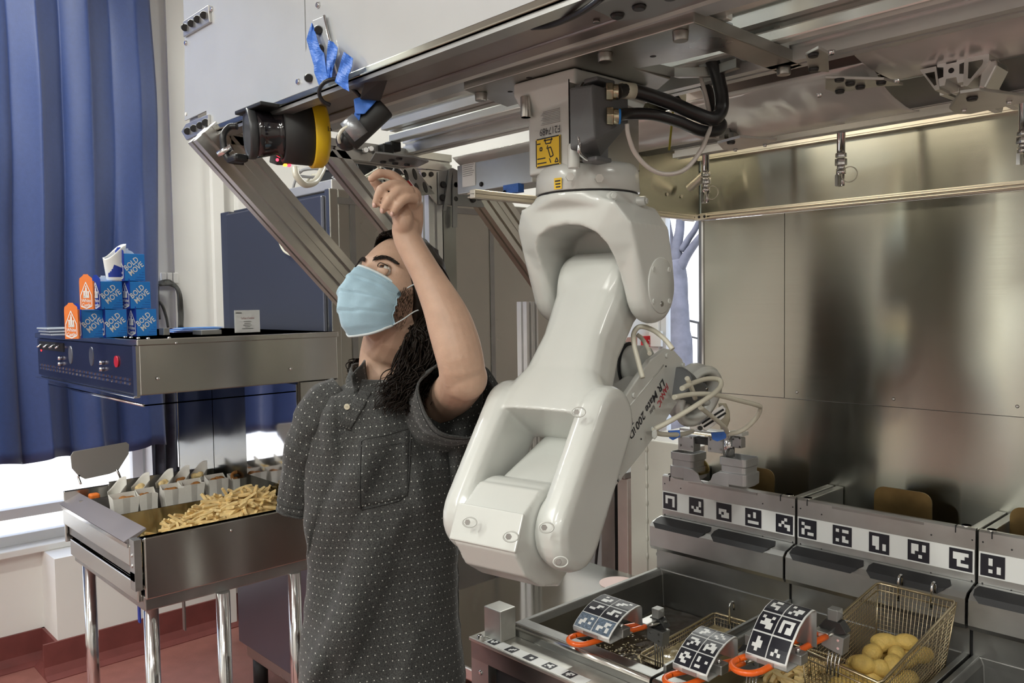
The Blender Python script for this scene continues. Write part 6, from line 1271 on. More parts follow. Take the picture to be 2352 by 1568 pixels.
# ================================================================ person
SKIN = mat('skin', (.50, .325, .235), .5, noise_amt=.10, noise_scale=30, sss=.12, bump=.12, bump_scale=250)
HAIRM = mat('dark_brown_hair', (.012, .0075, .005), .55, noise_amt=.4, noise_scale=200, spec=.2)
pe = thing('person', 'person in dotted grey polo and blue face mask, long curly hair, one arm raised', 'person', V((atd(880, 1500, 1.60).x, atd(880, 1500, 1.60).y, 0)))
HC = atd(912, 666, 1.655)
def cam3(a, b, c): return CR*a+CU*b+CF*c
HF = cam3(-.55, .37, -.75).normalized(); HS = cam3(.806, 0, -.592).normalized(); HU = (HS.cross(HF)); HU = HU if HU.dot(CU) > 0 else -HU; HU.normalize()
def hp(x, y, z): return HC+HS*x+HF*y+HU*z
def gs(d, s): return math.exp(-(d/s)**2)
def face_pt(x, y, z):
    X = .073*x; Y = (.090 if y > 0 else .098)*y; Z = (.112 if z > 0 else .118)*z
    if z < 0: k = min(1, -z)**1.4; X *= 1-.34*k; Y = Y*(1-.18*k)+.016*k*(1 if y > 0 else .3)
    if y > .1:
        f = min(1, (y-.1)/.5)
        Y -= f*(.012*gs(abs(X)-.031, .015)*gs(Z-.006, .013))
        Y += f*(.0045*gs(Z-.030, .010)*gs(abs(X)-.026, .024)+.003*gs(abs(X)-.042, .016)*gs(Z+.022, .016))
        n = gs(X, .0095)*max(0, min(1, (.020-Z)/.055))*(1 if Z > -.045 else gs(Z+.045, .008)); Y += f*.024*n
        Y += f*.006*gs(X, .02)*gs(Z+.075, .012)+.007*f*gs(X, .022)*gs(Z+.108, .014)
    return hp(X, Y, Z)
bo = MB()
nu, nv = 120, 80; vs = []; fs = []
for j in range(nv+1):
    t = math.pi*j/nv
    for i in range(nu):
        a = 2*math.pi*i/nu; vs.append(face_pt(math.sin(t)*math.cos(a), math.sin(t)*math.sin(a), math.cos(t)))
for j in range(nv):
    for i in range(nu): fs.append((j*nu+i, j*nu+(i+1) % nu, (j+1)*nu+(i+1) % nu, (j+1)*nu+i))
bo.add(vs, fs, 0, True)
# ear on the visible side, and its twin
for s in (1, -1):
    e = [hp(s*(.072+.006*math.sin(t*1.0)), -.012-.014*math.cos(t)-.004*math.sin(t), -.006+.030*math.sin(t)) for t in [2*math.pi*i/20 for i in range(20)]]
    bo.tube(e, .0045, 8, closed=True); bo.ball(hp(s*.072, -.008, -.030), .0085, 12, 8); bo.hull([hp(s*.066, y, z) for y, z in ((-.002, .02), (-.022, .018), (-.024, -.015), (-.004, -.03))]+[hp(s*.071, y, z) for y, z in ((-.006, .012), (-.02, .012), (-.018, -.012), (-.006, -.022))])
# neck, trunk, hips (inside the clothes), legs
def ell(c, w, t_, n=28, tilt=0, yaw=.30):
    ax = (CR*math.cos(yaw)+CF*math.sin(yaw)); ax.z = 0; ax.normalize(); ay = V((-ax.y, ax.x, 0))
    return [V(c)+ax*w*math.cos(a)+ay*t_*math.sin(a)+V((0, 0, tilt*math.cos(a))) for a in [2*math.pi*i/n for i in range(n)]]
bo.tube(bez([hp(0, -.02, -.04), hp(0, -.03, -.09), atd(890, 800, 1.685), atd(884, 860, 1.69), atd(890, 930, 1.69)], 4), [.060]*4+[.056]*4+[.054]*4+[.056]*4+[.062], 20)
def TC(py, px=None, d=1.655): return atd(px if px is not None else 880, py, d)
bo.loft([ell(TC(915, 888), .045, .04), ell(TC(935, 885), .09, .055), ell(TC(975, 880), .118, .07), ell(TC(1100, 880), .118, .08), ell(TC(1250, 882), .115, .08), ell(TC(1400, 880), .120, .085), ell(TC(1500, 880), .125, .09), ell(TC(1560, 880), .115, .085)])
hipL, hipR = atd(945, 1530, 1.65), atd(815, 1530, 1.66)
def leg(h, fx):
    h = V(h); kn = V((h.x+fx, h.y, .46)); an = V((h.x+fx*1.2, h.y, .09)); bo.tube(bez([h, kn, an], 8), [.082-.0035*i if i < 9 else .055-.0022*(i-8) for i in range(17)], 16)
    return kn, an
kL = leg(hipL, .01); kR = leg(hipR, -.01)
# left arm raised, right arm hanging behind the hip
sh_ = atd(1010, 935, 1.64); elb = atd(1062, 858, 1.425); wri = atd(936, 548, 1.445)
arm = bez([sh_, atd(1040, 905, 1.55), elb, atd(1032, 740, 1.425), atd(985, 640, 1.435), wri, atd(936, 505, 1.445)], 6)
rad = [.050, .049, .048, .047, .046, .045, .045, .044, .043, .0425, .042, .0415, .041, .0405, .041, .0415, .0415, .041, .040, .038, .036, .034, .032, .030, .0285, .027, .0262, .0255, .025, .0248, .0246, .0246, .0248, .025, .0245, .0235, .022]
bo.tube(arm, rad[:len(arm)], 20, flat=.9)
bo.ball(atd(1068, 868, 1.43), .040, 18, 12)
sr = atd(760, 965, 1.67); er = atd(738, 1190, 1.76); wr2 = atd(820, 1360, 1.84)
bo.tube(bez([sr, atd(728, 1080, 1.69), er, atd(785, 1280, 1.82), wr2], 6), [.040]*6+[.039]*6+[.036]*6+[.031]*6+[.026], 16)
bo.hull([wr2+V((x, y, z)) for x in (-.016, .016) for y in (-.03, .03) for z in (.0, -.07)])
# hand
def fin(pts, r0, r1):
    P_ = bez(pts, 6); bo.tube(P_, [r0+(r1-r0)*i/(len(P_)-1) for i in range(len(P_))], 12); bo.ball(P_[-1], r1*1.02, 10, 8)
    for q in pts[1:-1]: bo.ball(q, (r0+r1)/2*1.08, 10, 8)
def ph(x, y, d): return atd(x, y, d)
bo.hull([ph(908, 552, 1.43), ph(966, 556, 1.445), ph(900, 500, 1.425), ph(973, 508, 1.45), ph(908, 462, 1.42), ph(972, 470, 1.445), ph(925, 425, 1.425), ph(962, 440, 1.44), ph(908, 548, 1.475), ph(966, 552, 1.485), ph(905, 490, 1.462), ph(968, 490, 1.478), ph(920, 425, 1.455), ph(962, 440, 1.47)])
bo.ball(ph(926, 505, 1.430), (.020, .018, .026), 14, 10); bo.ball(ph(944, 455, 1.44), (.022, .018, .022), 14, 10)
fin([ph(930, 428, 1.445), ph(903, 404, 1.435), ph(872, 398, 1.425), ph(853, 410, 1.42)], .0098, .0068)
fin([ph(935, 432, 1.430), ph(905, 424, 1.415), ph(876, 436, 1.405), ph(863, 468, 1.41)], .0102, .0072)
fin([ph(945, 440, 1.425), ph(916, 440, 1.408), ph(894, 458, 1.40), ph(880, 481, 1.405)], .0100, .0070)
fin([ph(957, 456, 1.425), ph(934, 456, 1.408), ph(916, 470, 1.400), ph(903, 489, 1.405)], .0092, .0064)
fin([ph(920, 500, 1.455), ph(893, 470, 1.462), ph(872, 432, 1.458), ph(858, 416, 1.45)], .0125, .0080)
bo.build('body', SKIN, pe, remesh=.0026, smooth=4)
NAIL = mat('fingernail', (.62, .40, .34), .3)
for (x, y, d, s) in ((859, 471, 1.401, 1), (877, 484, 1.397, 1), (900, 491, 1.398, .9)): MB().ball(ph(x, y, d), (.0038*s, .0030, .0048*s), 10, 6).build('fingernail', NAIL, pe)
# eyes
for s in (1, -1):
    ec = hp(s*.0315, .0738, .006); ga_ = (cam3(-.42, .62, -.66)).normalized()
    MB().ball(ec, .0123, 20, 14).build('eyeball', mat('eye_white', (.62, .60, .56), .15, coat=.5), pe)
    u_, w_ = MB().frame(ga_); R = .0124
    def ring(r, k): return [ec+ga_*math.sqrt(max(0, (R+k)**2-r*r))+u_*r*math.cos(a)+w_*r*math.sin(a) for a in [2*math.pi*i/20 for i in range(20)]]
    MB().loft([ring(.0058, .0001), ring(.003, .0002)], caps=False).add(ring(.003, .0002), [list(range(20))]).build('iris', mat('brown_iris', (.05, .025, .012), .1, coat=1), pe); MB().add(ring(.0026, .0004), [list(range(20))]).build('pupil', BLACKP, pe)
    def lid(z0, z1, nm):
        g = []
        for j in range(7):
            ph_ = z0+(z1-z0)*j/6; g.append([ec+HS*(.0140*math.sin(a)*math.cos(ph_)*1.1)+HF*(.0138*math.cos(a)*math.cos(ph_))+HU*(.0138*math.sin(ph_)) for a in [-1.35+2.7*i/14 for i in range(15)]])
        MB().sheet(g).build(nm, SKIN, pe, solid=.0012, fix=False)
    lid(.60, 1.5, 'upper_eyelid'); lid(-1.4, -.02, 'lower_eyelid')
    MB().tube([hp(s*.0315+.0150*math.sin(a), .0755+.0140*math.cos(a), .006+.0098-.004*abs(math.sin(a))) for a in [-1.2+2.4*i/10 for i in range(11)]], .0009, 5).build('eyelashes', HAIRM, pe)
    m_ = MB(); r = random.Random(4)
    for k in range(190):
        f = r.random(); x = s*(.010+.044*f); z = .0225+.010*math.sin(f*2.6)-.006*f+r.uniform(-.0042, .0042)*(1-.5*f)
        y = .0925-.012*f-1.6*(f*.028)**1.5; a = hp(x, y, z); b = hp(x+s*.008, y-.0008-.004*f, z+.004-.006*f); m_.tube([a, (a+b)/2+HF*.0012, b], [.0006, .0005, .0002], 4)
    m_.build('eyebrow', HAIRM, pe)
# mask
MASK = mat('pale_blue_mask', (.36, .53, .64), .7, noise_amt=.04, noise_scale=60, sheen=.2, bump=.15, bump_scale=500); MASKW = mat('white_mask_edge', (.62, .68, .70), .6)
cy_ = [(0, .112, .000), (.12, .122, -.014), (.28, .134, -.036), (.5, .140, -.066), (.75, .124, -.102), (.9, .102, -.124), (1, .082, -.134)]
def lerp1(v, k):
    for (a, b) in zip(cy_, cy_[1:]):
        if a[0] <= v <= b[0]: f = (v-a[0])/(b[0]-a[0]); return a[k]+(b[k]-a[k])*f
    return cy_[-1][k]
nU, nV = 48, 56; g = []
for j in range(nV+1):
    v = j/nV; row = []
    for i in range(nU+1):
        u = -1+2*i/nU; au = abs(u); yc_, zc_ = lerp1(v, 1), lerp1(v, 2); ye = .036+.018*math.sin(math.pi*v); ze = -.022-.072*v
        w = au**1.22; y = yc_*(1-w)+ye*w; z = zc_*(1-au**1.4)+ze*au**1.4; x = (.066 if u > 0 else .060)*math.sin(u*math.pi/2*.96)*(1-.14*abs(v-.5)*2)
        pl_ = .0060*(1-.4*au)*(((v*4.2+.10*math.sin(u*3)) % 1)-.5) if .18 < v < .90 else 0
        cr = .0035*noise.noise(V((u*2.2, v*6, 3)))+.0018*noise.noise(V((u*7, v*9, 5)))+.0035*gs(au-.92, .18)*math.sin(v*26)
        row.append(hp(x, y+pl_+cr, z))
    g.append(row)
MB().sheet(g).build('face_mask', MASK, pe, solid=.0014, fix=False)
for v_, nm in ((0, 'mask_top_edge'), (nV, 'mask_bottom_edge')):
    MB().tube([p+HF*.0008 for p in g[v_]], .0019, 6, flat=1.5).build(nm, MASKW, pe)
m_ = MB(); m_.tube([g[4][i]+HF*.0012 for i in range(8, nU-7)], .0012, 6); m_.build('nose_wire', MASK, pe)
for s, i in ((1, nU), (-1, 0)):
    MB().tube([g[j][i] for j in range(nV+1)], .0018, 6).build('mask_side_seam', MASK, pe)
    MB().tube(bez([g[1][i], hp(s*.071, .030, -.006), hp(s*.076, .006, .012), hp(s*.082, -.028, .018)], 6), .0014, 6).build('ear_loop', MASKW, pe)
    MB().tube(bez([g[nV-1][i], hp(s*.071, .030, -.078), hp(s*.075, .006, -.050), hp(s*.080, -.022, -.034)], 6), .0014, 6).build('ear_loop', MASKW, pe)
# ---------------- shirt
def shirtmat():
    m = bpy.data.materials.new('dotted_grey_knit'); m.use_nodes = True; n = m.node_tree.nodes; L = m.node_tree.links; b = n['Principled BSDF']; b.inputs['Roughness'].default_value = .85; b.inputs['Sheen Weight'].default_value = .2; b.inputs['Sheen Roughness'].default_value = .4
    uv = n.new('ShaderNodeUVMap'); uv.uv_map = 'cloth'; sp = n.new('ShaderNodeSeparateXYZ'); L.new(uv.outputs[0], sp.inputs[0])
    def M(op, a, b_=None, c=None):
        t = n.new('ShaderNodeMath'); t.operation = op
        for k, q in enumerate((a, b_, c)):
            if q is None: continue
            if isinstance(q, (int, float)): t.inputs[k].default_value = q
            else: L.new(q, t.inputs[k])
        return t.outputs[0]
    V_ = M('DIVIDE', sp.outputs[1], .0158); row = M('FLOOR', V_); half = M('MULTIPLY', M('MODULO', row, 2), .5); U_ = M('ADD', M('DIVIDE', sp.outputs[0], .0125), half)
    fu = M('SUBTRACT', M('FRACT', U_), .5); fv = M('SUBTRACT', M('FRACT', V_), .5); du = M('MULTIPLY', fu, .79)
    dd = M('SQRT', M('ADD', M('MULTIPLY', du, du), M('MULTIPLY', fv, fv))); dot = M('LESS_THAN', dd, .070)
    no = n.new('ShaderNodeTexNoise'); no.inputs['Scale'].default_value = 420; geo = n.new('ShaderNodeNewGeometry'); L.new(geo.outputs['Position'], no.inputs['Vector'])
    r = n.new('ShaderNodeValToRGB'); r.color_ramp.elements[0].color = (.010, .010, .010, 1); r.color_ramp.elements[1].color = (.062, .063, .060, 1); r.color_ramp.elements[0].position = .3; r.color_ramp.elements[1].position = .72; L.new(no.outputs[0], r.inputs[0])
    mx = n.new('ShaderNodeMix'); mx.data_type = 'RGBA'; L.new(dot, mx.inputs[0]); L.new(r.outputs[0], mx.inputs[6]); mx.inputs[7].default_value = (.52, .52, .48, 1); L.new(mx.outputs[2], b.inputs['Base Color'])
    bp = n.new('ShaderNodeBump'); bp.inputs['Strength'].default_value = .25; bp.inputs['Distance'].default_value = .002; L.new(no.outputs[0], bp.inputs['Height']); L.new(bp.outputs[0], b.inputs['Normal'])
    MATS['shirt'] = m; return m
SHIRT = shirtmat()
def cloth(name, grid, uvf, parent, solid=.0016, m=SHIRT, close=False):
    me = bpy.data.meshes.new(name); r = len(grid); c = len(grid[0]); off = wloc(parent); me.from_pydata([p-off for row in grid for p in row], [], [(j*c+i, j*c+i+1, (j+1)*c+i+1, (j+1)*c+i) for j in range(r-1) for i in range(c-1)])
    uvl = me.uv_layers.new(name='cloth')
    for p in me.polygons:
        p.use_smooth = True
        for li in p.loop_indices: vi = me.loops[li].vertex_index; uvl.data[li].uv = uvf(vi//c, vi % c)
    me.materials.append(m); o = bpy.data.objects.new(name, me); COL.objects.link(o); o.parent = parent
    if solid: md = o.modifiers.new('s', 'SOLIDIFY'); md.thickness = solid; md.offset = -1
    return o
# trunk of the shirt: silhouette widths read down the photograph
rows = [(868, 818, 962, .050), (885, 790, 1000, .070), (905, 752, 1016, .085), (935, 733, 1030, .095), (970, 722, 1040, .105), (1010, 716, 1046, .112), (1080, 708, 1050, .118), (1160, 706, 1052, .120), (1240, 712, 1052, .118), (1320, 712, 1050, .116), (1400, 703, 1052, .118), (1470, 694, 1058, .122), (1530, 694, 1064, .125), (1566, 700, 1066, .125)]
DS = 1.655; NR, NC = 150, 140; g = []; uvs = []
def rowat(py):
    for a, b in zip(rows, rows[1:]):
        if a[0] <= py <= b[0]: f = (py-a[0])/(b[0]-a[0]); f2 = f*f*(3-2*f) if a[0] > 1000 else f; return [a[k]+(b[k]-a[k])*f2 for k in range(4)]
    return rows[-1]
def fold(px, py, front):
    v = 0
    if front > 0:
        q = (px*.90+py*.43); m1 = gs(py-1330, 200)*max(0, min(1, (990-px)/150)); m2 = gs(py-1060, 90)*gs(px-850, 120); m3 = gs(py-1480, 90)*gs(px-760, 70)
        def rdg(x): s_ = math.sin(x); return (abs(s_)**.55)*(1 if s_ > 0 else -.35)
        v += .032*m1*rdg(q/29+.6*math.sin(py/130)); v += .020*m2*rdg(q/24+1); v += .014*m3*math.sin(q/17)
        q2 = px*.95-py*.15; v += .010*gs(py-960, 60)*gs(px-770, 50)*rdg(q2/13); v += .009*gs(px-985, 45)*gs(py-1020, 120)*math.sin((px*.95-py*.35)/14)
        v += .004*noise.noise(V((px/40, py/50, 1)))+.010*noise.noise(V((px/90, py/120, 4)))*min(1, (py-860)/100)
    return v*1.0
for j in range(NR):
    f = j/(NR-1); py = 868+(1566-868)*f**1.05; _, l, r_, th = rowat(py); c = (l+r_)/2; hw = (r_-l)/2; row = []
    for i in range(NC+1):
        a = -math.pi/2+2*math.pi*i/NC if False else 2*math.pi*i/NC; ca, sa = math.cos(a), math.sin(a); sgn = 1 if sa < 0 else -1
        px = c+hw*(abs(ca)**.88)*(1 if ca > 0 else -1); th2 = th*(abs(sa)**.85)*(-1 if sa < 0 else 1)
        d = DS+th2*1.0; p = atd(px, py, DS); q = p+CF*th2; q = V((q.x, q.y, p.z)) if abs(th2) > 0 else p
        if sa < 0: q -= (CF+CR*.15*ca)*fold(px, py, 1)
        else: q += CF*.006*noise.noise(V((px/60, py/80, 9)))
        sil = .004*noise.noise(V((py/45, 0, 3)))*abs(ca)**4; q += CR*sil*(1 if ca > 0 else -1)
        row.append(q)
    g.append(row)
def uvt(j, i):
    p = g[j][min(i, NC)]; s = -(i/NC)*2*math.pi; return (.150*s*1.0+.03*(j/NR), p.z+.012*math.sin(i/9))
# arc-length based u
cu = [0]
for i in range(NC): cu.append(cu[-1]+(g[NR//2][i+1]-g[NR//2][i]).length)
so_ = cloth('shirt', g, lambda j, i: (cu[i]+.02*math.sin(j/NR*3), g[j][i].z+.010*math.sin(i/11.)), pe)
# shoulder yoke closing the top
def capgrid(ring, centre, n=5):
    return [[p.lerp(centre+V((0, 0, 0)), k/n*.38) + V((0, 0, .018*math.sin(k/n*1.5))) for p in ring] for k in range(n+1)]
# sleeves
def sleeve(pts, rad, name, n=44, flat=1, fold_=.003, uvoff=0):
    P_ = bez(pts, 8); R_ = bez([V((r, 0, 0)) for r in rad], 8); gg = []; u = None; L = 0
    for k, p in enumerate(P_):
        d = (P_[min(k+1, len(P_)-1)]-P_[max(k-1, 0)]).normalized()
        if u is None: u = (CR-d*CR.dot(d)).normalized()
        u = (u-d*u.dot(d)).normalized(); w = d.cross(u); r = R_[k].x; row = []
        for i in range(n+1):
            a = 2*math.pi*(i % n)/n; rr_2 = r*(1+.10*noise.noise(V((math.cos(a)*2, math.sin(a)*2, k*.25+uvoff)))); row.append(p+u*math.cos(a)*rr_2+w*math.sin(a)*rr_2*flat)
        gg.append(row)
    return cloth(name, gg, lambda j, i: (i/n*2*math.pi*rad[len(rad)//2]+uvoff, j*.0085), pe), gg
s1, gg1 = sleeve([atd(800, 915, 1.66), atd(755, 950, 1.65), atd(722, 1010, 1.65), atd(703, 1090, 1.66), atd(690, 1168, 1.67)], [.052, .058, .053, .047, .044], 'sleeve', flat=1.15)
s2, gg2 = sleeve([atd(985, 960, 1.66), atd(1005, 950, 1.62), atd(1035, 930, 1.56), atd(1058, 912, 1.50)], [.070, .078, .080, .077], 'sleeve', flat=.95, uvoff=.3)
for gg in (gg1, gg2): MB().tube(gg[-1][:-1], .0022, 6, closed=True).build('sleeve_hem', SHIRT, pe); MB().tube([p.lerp(sum(gg[-4][:-1], V())/(len(gg[-4])-1), -.012) for p in gg[-3][:-1]], .0008, 4, closed=True).build('hem_stitching', BLACKM, pe)
# hanging cloth from the raised sleeve down the flank
gd = []
for j in range(26):
    v = j/25; l_ = atd(1000+35*v, 905+330*v, 1.60+.03*v); r2 = atd(1108-55*v**1.3+4*math.sin(v*9), 868+372*v, 1.53+.115*v); row = []
    for i in range(16): u = i/15; p = l_.lerp(r2, u); row.append(p-CF*(.03*math.sin(math.pi*u)*(1-v)+.006*math.sin(u*9+v*7)))
    gd.append(row)
cloth('sleeve_drape', gd, lambda j, i: (i*.0075, -j*.0105), pe)
# collar, placket, button, pocket
def surf(px, py):
    _, l, r_, th = rowat(py); c = (l+r_)/2; hw = (r_-l)/2; ca = max(-1, min(1, (px-c)/hw)); ca2 = abs(ca)**(1/.88); sa = math.sqrt(max(0, 1-ca2*ca2)); p = atd(px, py, DS); q = p-CF*(th*sa**.85); q = V((q.x, q.y, p.z)); return q-(CF+CR*.15*ca)*fold(px, py, 1)
def strip(pxs, name, m=SHIRT, off=.0035, solid=.002):
    gg = [[surf(a+(c-a)*k/8, b+(d-b)*k/8)-CF*off for k in range(9)] for (a, b, c, d) in pxs]; return cloth(name, gg, lambda j, i: (i*.006+.003, -j*.02+.004), pe, solid=solid, m=m)
strip([(842, 888, 868, 892), (828, 915, 856, 920), (815, 940, 840, 946), (803, 962, 828, 968)], 'placket')
MB().tube([surf(802, 964)-CF*.005, surf(830, 970)-CF*.005], .0009, 5).build('placket_stitching', BLACKM, pe)
b_ = surf(817+1, 921)-CF*.007; MB().cyl(b_, b_-CF*.003, .0058, n=18).build('button', mat('horn_button', (.55, .50, .38), .35), pe, bevel=.0008)
for k in (-1, 1): q = b_-CF*.0034+CR*.0014*k; MB().cyl(q, q-CF*.0004, .0006, n=6).build('button_hole', BLACK, pe)
cg = []
colp = [(812, 905, 806, 862), (826, 893, 815, 850), (838, 886, 828, 838), (842, 880, 836, 826)]
gg = [[atd(a+(c-a)*k/6, b+(d-b)*k/6, 1.575+.02*j+.012*math.sin(k/6*3)) for k in range(7)] for j, (a, b, c, d) in enumerate(colp)]; cloth('collar', gg, lambda j, i: (i*.008, j*.01), pe, solid=.003)
nb_ = [atd(885, 872, 1.685)+(CR*math.cos(a)*.066+CF*math.sin(a)*.062)+V((0, 0, .010*math.sin(a)-.012*math.cos(a)-.022*max(0, -math.sin(a)))) for a in [2*math.pi*i/36 for i in range(37)]]
gg = [[p+(p-atd(885, 872, 1.685)).normalized()*(.012*k/4)-V((0, 0, .030*k/4-.018)) for p in nb_] for k in range(5)]; cloth('collar_band', gg, lambda j, i: (i*.011, -j*.009), pe, solid=.003)
ol = [(853, 992), (862, 986), (905, 979), (957, 966), (957, 1010), (955, 1070), (952, 1100), (938, 1116), (905, 1123), (855, 1134), (856, 1060), (853, 992)]
pp2 = []
for (a, b), (c, d) in zip(ol, ol[1:]):
    for k in range(5): pp2.append(surf(a+(c-a)*k/5, b+(d-b)*k/5)-CF*.0032)
MB().tube(pp2, .0010, 5, closed=True).build('pocket_stitching', BLACKM, pe)
MB().tube([surf(862+19*k/1.0, 1010-3.4*k)-CF*.003 for k in range(6)], .0009, 5).build('pocket_hem_stitching', BLACKM, pe)
gg = [[surf(857+(953-857)*i/12, 988+(1128-988)*j/12-(i*1.6))-CF*.0022 for i in range(13)] for j in range(13)]; cloth('pocket', gg, lambda j, i: (i*.0073+.004, -j*.0106+.006), pe, solid=.001)
MB().tube([surf(1010-2*math.sin(k/3), 1510+k*7)-CF*.0035 for k in range(8)], .0016, 5).build('side_vent', BLACKM, pe)
for o in (0,): MB().tube([surf(705+ (1060-705)*k/40, 1532+8*math.sin(k/40*3.1))-CF*.0015 for k in range(1, 40)], .0008, 4).build('hem_stitching', BLACKM, pe)
# trousers and shoes (below the photo's edge, but standing)
TR = mat('black_denim', (.018, .018, .02), .8, bump=.2, bump_scale=200); m_ = MB()
m_.loft([ell(TC(1530), .140, .105), ell(TC(1568), .145, .11), ell(TC(1600), .15, .112), ell(TC(1640), .12, .1)])
for h, (kn, an) in ((hipL, kL), (hipR, kR)): m_.tube(bez([h, kn, V((an.x, an.y, .05))], 8), [.098-.0035*i for i in range(9)]+[.070-.001*i for i in range(8)], 18)
m_.build('trousers', TR, pe, remesh=.006, smooth=2)
fd = (-CF*.8-CR*.5); fd.z = 0; fd.normalize(); fs_ = V((-fd.y, fd.x, 0))
for h, (kn, an) in ((hipL, kL), (hipR, kR)):
    c = V((an.x, an.y, 0)); MB().hull([c+fd*a+fs_*b+V((0, 0, z)) for a, b, z in ((-.08, -.035, 0), (-.08, .035, 0), (.17, -.03, 0), (.17, .03, 0), (.12, -.045, 0), (.12, .045, 0), (-.08, -.03, .08), (-.08, .03, .08), (.04, -.03, .09), (.04, .03, .09), (.16, -.03, .035), (.16, .03, .035))]).build('shoe', BLACKM, pe, bevel=.012)
# ---------------- hair
hm = MB(); nu, nv = 64, 36; vs = []; fs = []
for j in range(nv+1):
    t = math.pi*j/nv
    for i in range(nu):
        a = 2*math.pi*i/nu; x, y, z = math.sin(t)*math.cos(a), math.sin(t)*math.sin(a), math.cos(t)
        X, Y, Z = .086*x, -.014+.096*y, .005+.119*z; k = 1+.05*noise.noise(V((x*5, y*5, z*5)))+.02*noise.noise(V((x*18, y*4, z*18)))
        lim = .045+.30*max(0, z)*-.0
        # pull the front of the cap back behind the hairline
        hl = .060+.024*min(1, abs(X)/.06)-.62*max(0, (.084-Z))
        if Y > hl: Y = hl+(Y-hl)*.02; k = .97
        vs.append(hp(X*k, Y*k if Y < 0 else Y, Z*k))
for j in range(nv):
    for i in range(nu): fs.append((j*nu+i, j*nu+(i+1) % nu, (j+1)*nu+(i+1) % nu, (j+1)*nu+i))
hm.add(vs, fs, 0, True); hr = random.Random(11)
def lock(pts, r, amp, freq, n=30, ph0=None):
    P_ = bez(pts, n//(len(pts)-1)+1); u, w = hm.frame(P_[-1]-P_[0]); p0 = hr.random()*6 if ph0 is None else ph0; out = []; L = len(P_)
    for k, p in enumerate(P_): f = k/(L-1); A = amp*min(1, f*2.2); out.append(p+u*A*math.sin(f*freq+p0)+w*A*math.cos(f*freq*.9+p0))
    hm.tube(out, [r*(1-.75*(k/(L-1))**2)*(.6+.4*min(1, k/4)) for k in range(L)], 5)
# long curls on the side towards the camera, falling behind the ear to the chest
for k in range(330):
    f = hr.random(); s0 = hp(.070+hr.uniform(-.008, .010), -.030-.055*hr.random(), -.005-.06*hr.random()); mx = hr.uniform(925, 1002); my = 800+hr.uniform(-20, 30)
    ex = hr.gauss(918, 32); ey = hr.uniform(880, 958); ex = max(862, min(990, ex)); ey = min(ey, 958-.35*abs(ex-915)); dd = hr.uniform(1.50, 1.56)
    lock([s0, atd(965+hr.uniform(-22, 30), 765+hr.uniform(-15, 15), 1.60+hr.uniform(-.03, .04)), atd(mx, my, 1.58+hr.uniform(-.03, .05)), atd((mx+ex)/2+hr.uniform(-8, 8), (my+ey)/2+10, 1.55+hr.uniform(-.02, .02)), atd(ex, ey, 1.535+hr.uniform(-.012, .01))], hr.uniform(.0011, .0026), hr.uniform(.005, .013), hr.uniform(16, 34), 40)
for k in range(60):
    lock([hp(.05*math.cos(k), -.085, .02-.09*hr.random()), atd(940+hr.uniform(-30, 40), 780, 1.74), atd(950+hr.uniform(-50, 50), 860, 1.75), atd(940+hr.uniform(-60, 60), 920+hr.uniform(-20, 20), 1.74)], hr.uniform(.002, .004), .007, hr.uniform(12, 22), 24)
# strands over the far shoulder
for k in range(22):
    lock([hp(-.068, -.04, -.05), atd(845+hr.uniform(-6, 10), 815, 1.74), atd(812+hr.uniform(-14, 12), 832+hr.uniform(-6, 10), 1.72), atd(800+hr.uniform(-8, 14), 862+hr.uniform(-8, 14), 1.70)], hr.uniform(.0010, .0022), .005, hr.uniform(10, 20), 24)
# swept strands on the crown and temple
for k in range(260):
    a = hr.uniform(-1.25, 1.25); x0 = .066*math.sin(a); y0 = .056+.020*math.cos(a)-.045*abs(math.sin(a))**2; z0 = .088-.050*abs(math.sin(a))**2.2+hr.uniform(-.004, .004)
    lock([hp(x0, y0, z0), hp(x0*1.20, y0-.040, z0+.024-.01*abs(a)), hp(x0*1.25, y0-.10, z0+.010-.02*abs(a)), hp(x0*1.1+.01, -.085, z0-.05)], hr.uniform(.0010, .0024), .0035, hr.uniform(5, 12), 18)
for k in range(90):
    z0 = hr.uniform(-.01, .055); lock([hp(.071, .020-.02*hr.random(), z0), hp(.078, -.012, z0-.004), hp(.080, -.045, z0-.025), hp(.074, -.075, z0-.05)], hr.uniform(.001, .0024), .003, hr.uniform(5, 12), 16)
hm.build('hair', HAIRM, pe, fix=False)
# beard stubble in front of the ear and along the jaw
m_ = MB(); r = random.Random(2)
for k in range(1500):
    u = r.random(); z = .012-.105*u; y = .012+.055*r.random()*(.35+.9*u) if u > .25 else .008+.014*r.random(); x = .073*(1-.34*max(0, -z/.118)**1.4)*math.sqrt(max(.05, 1-(y/.095)**2-.0*z))
    p = hp(x+.001, y, z); q = hp(x+.0036, y+.002, z-.0050); m_.tube([p, q], [.00030, .00012], 3)
m_.build('beard_stubble', HAIRM, pe, fix=False)
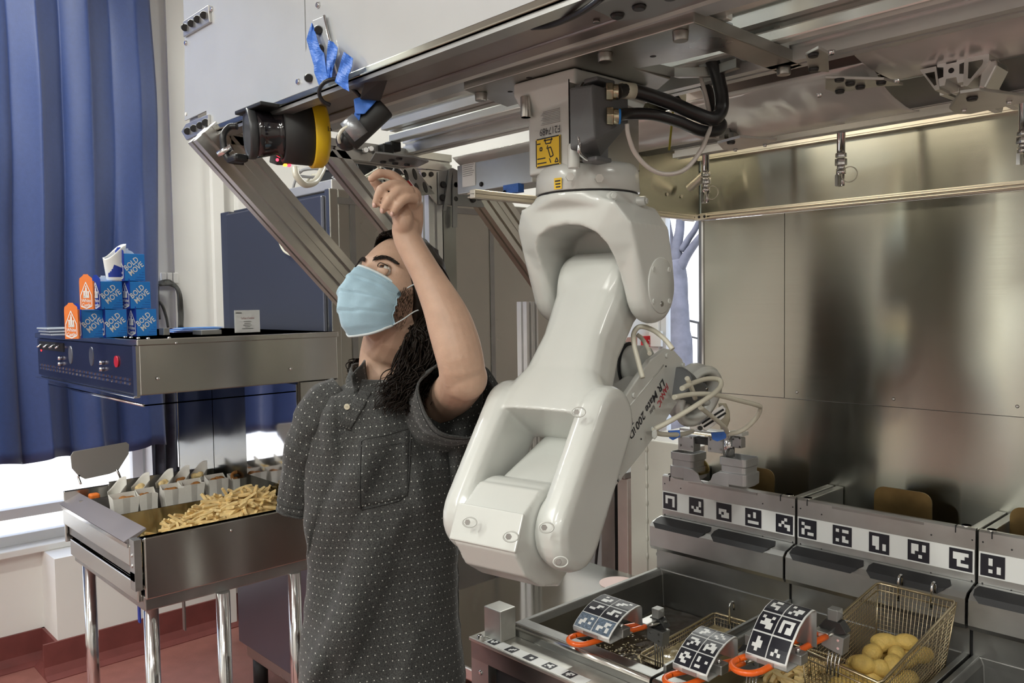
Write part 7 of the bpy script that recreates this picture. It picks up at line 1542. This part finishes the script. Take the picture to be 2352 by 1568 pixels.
# ================================================================ sub-parts hang from the part they belong to
SUB = {'base': ['warning_label', 'serial_lettering', 'fine_print', 'small_yellow_label', 'connector_plate', 'socket_bolt', 'cover_boss'], 'plug_housing': ['latch_wire', 'latch_lever', 'cable_gland', 'gland_insert'], 'shoulder_cap': ['cap_screw'], 'shoulder': ['lug'],
       'forearm_cover': ['cover_seam', 'cover_ridge', 'cover_screw', 'hole', 'red_lettering', 'small_lettering', 'lettering'], 'forearm_motor': ['motor_seam'], 'upper_arm': ['pocket_screw', 'screw_pocket'], 'elbow_housing': ['elbow_cover'], 'hose_reel': ['reel_back', 'reel_spoke'],
       'face_mask': ['mask_top_edge', 'mask_bottom_edge', 'mask_side_seam', 'ear_loop', 'nose_wire'], 'body': ['fingernail', 'eyeball', 'upper_eyelid', 'lower_eyelid', 'eyelashes', 'eyebrow', 'iris', 'pupil'], 'shirt': ['placket', 'placket_stitching', 'button', 'button_hole', 'pocket', 'pocket_stitching', 'pocket_hem_stitching', 'collar', 'collar_band', 'side_vent', 'hem_stitching', 'sleeve', 'sleeve_hem', 'sleeve_drape'],
       'marker_tape': ['marker'], 'coded_bracket': ['marker', 'white_sticker', 'clamp_block', 'clamp_screw', 'red_pad'], 'locating_block': ['locating_neck', 'locating_head', 'rivet'], 'control_panel': ['knob', 'oval_plate', 'red_badge', 'switch_block', 'toggle', 'indicator', 'vent'], 'front_panel': ['panel_slit', 'notch', 'rivet'],
       'hanger_ledge': ['ledge_slot'], 'corner_plate': [], 'box': ['lettering', 'zigzag_print', 'crest_print', 'side_face', 'top_flap', 'end_flap'], 'cup': ['cup_wing'], 'end_block': [], 'body_box': [], 'label': ['label_print'], 'warning_label': ['label_print'], 'sheet': ['title', 'small_print'], 'plate': ['lettering', 'plate_seam'], 'rear_hood': ['hood_lettering']}
for root in [o for o in bpy.data.objects if o.parent is None and o.children]:
    kids = list(root.children); byn = {}
    for k in kids: byn.setdefault(k.name.split('.')[0], []).append(k)
    for pn, cn in SUB.items():
        if pn not in byn: continue
        for c in cn:
            for k in byn.get(c, []):
                if k.parent is root and byn[pn][0].parent is root: k.parent = byn[pn][0]
bpy.context.view_layer.update()
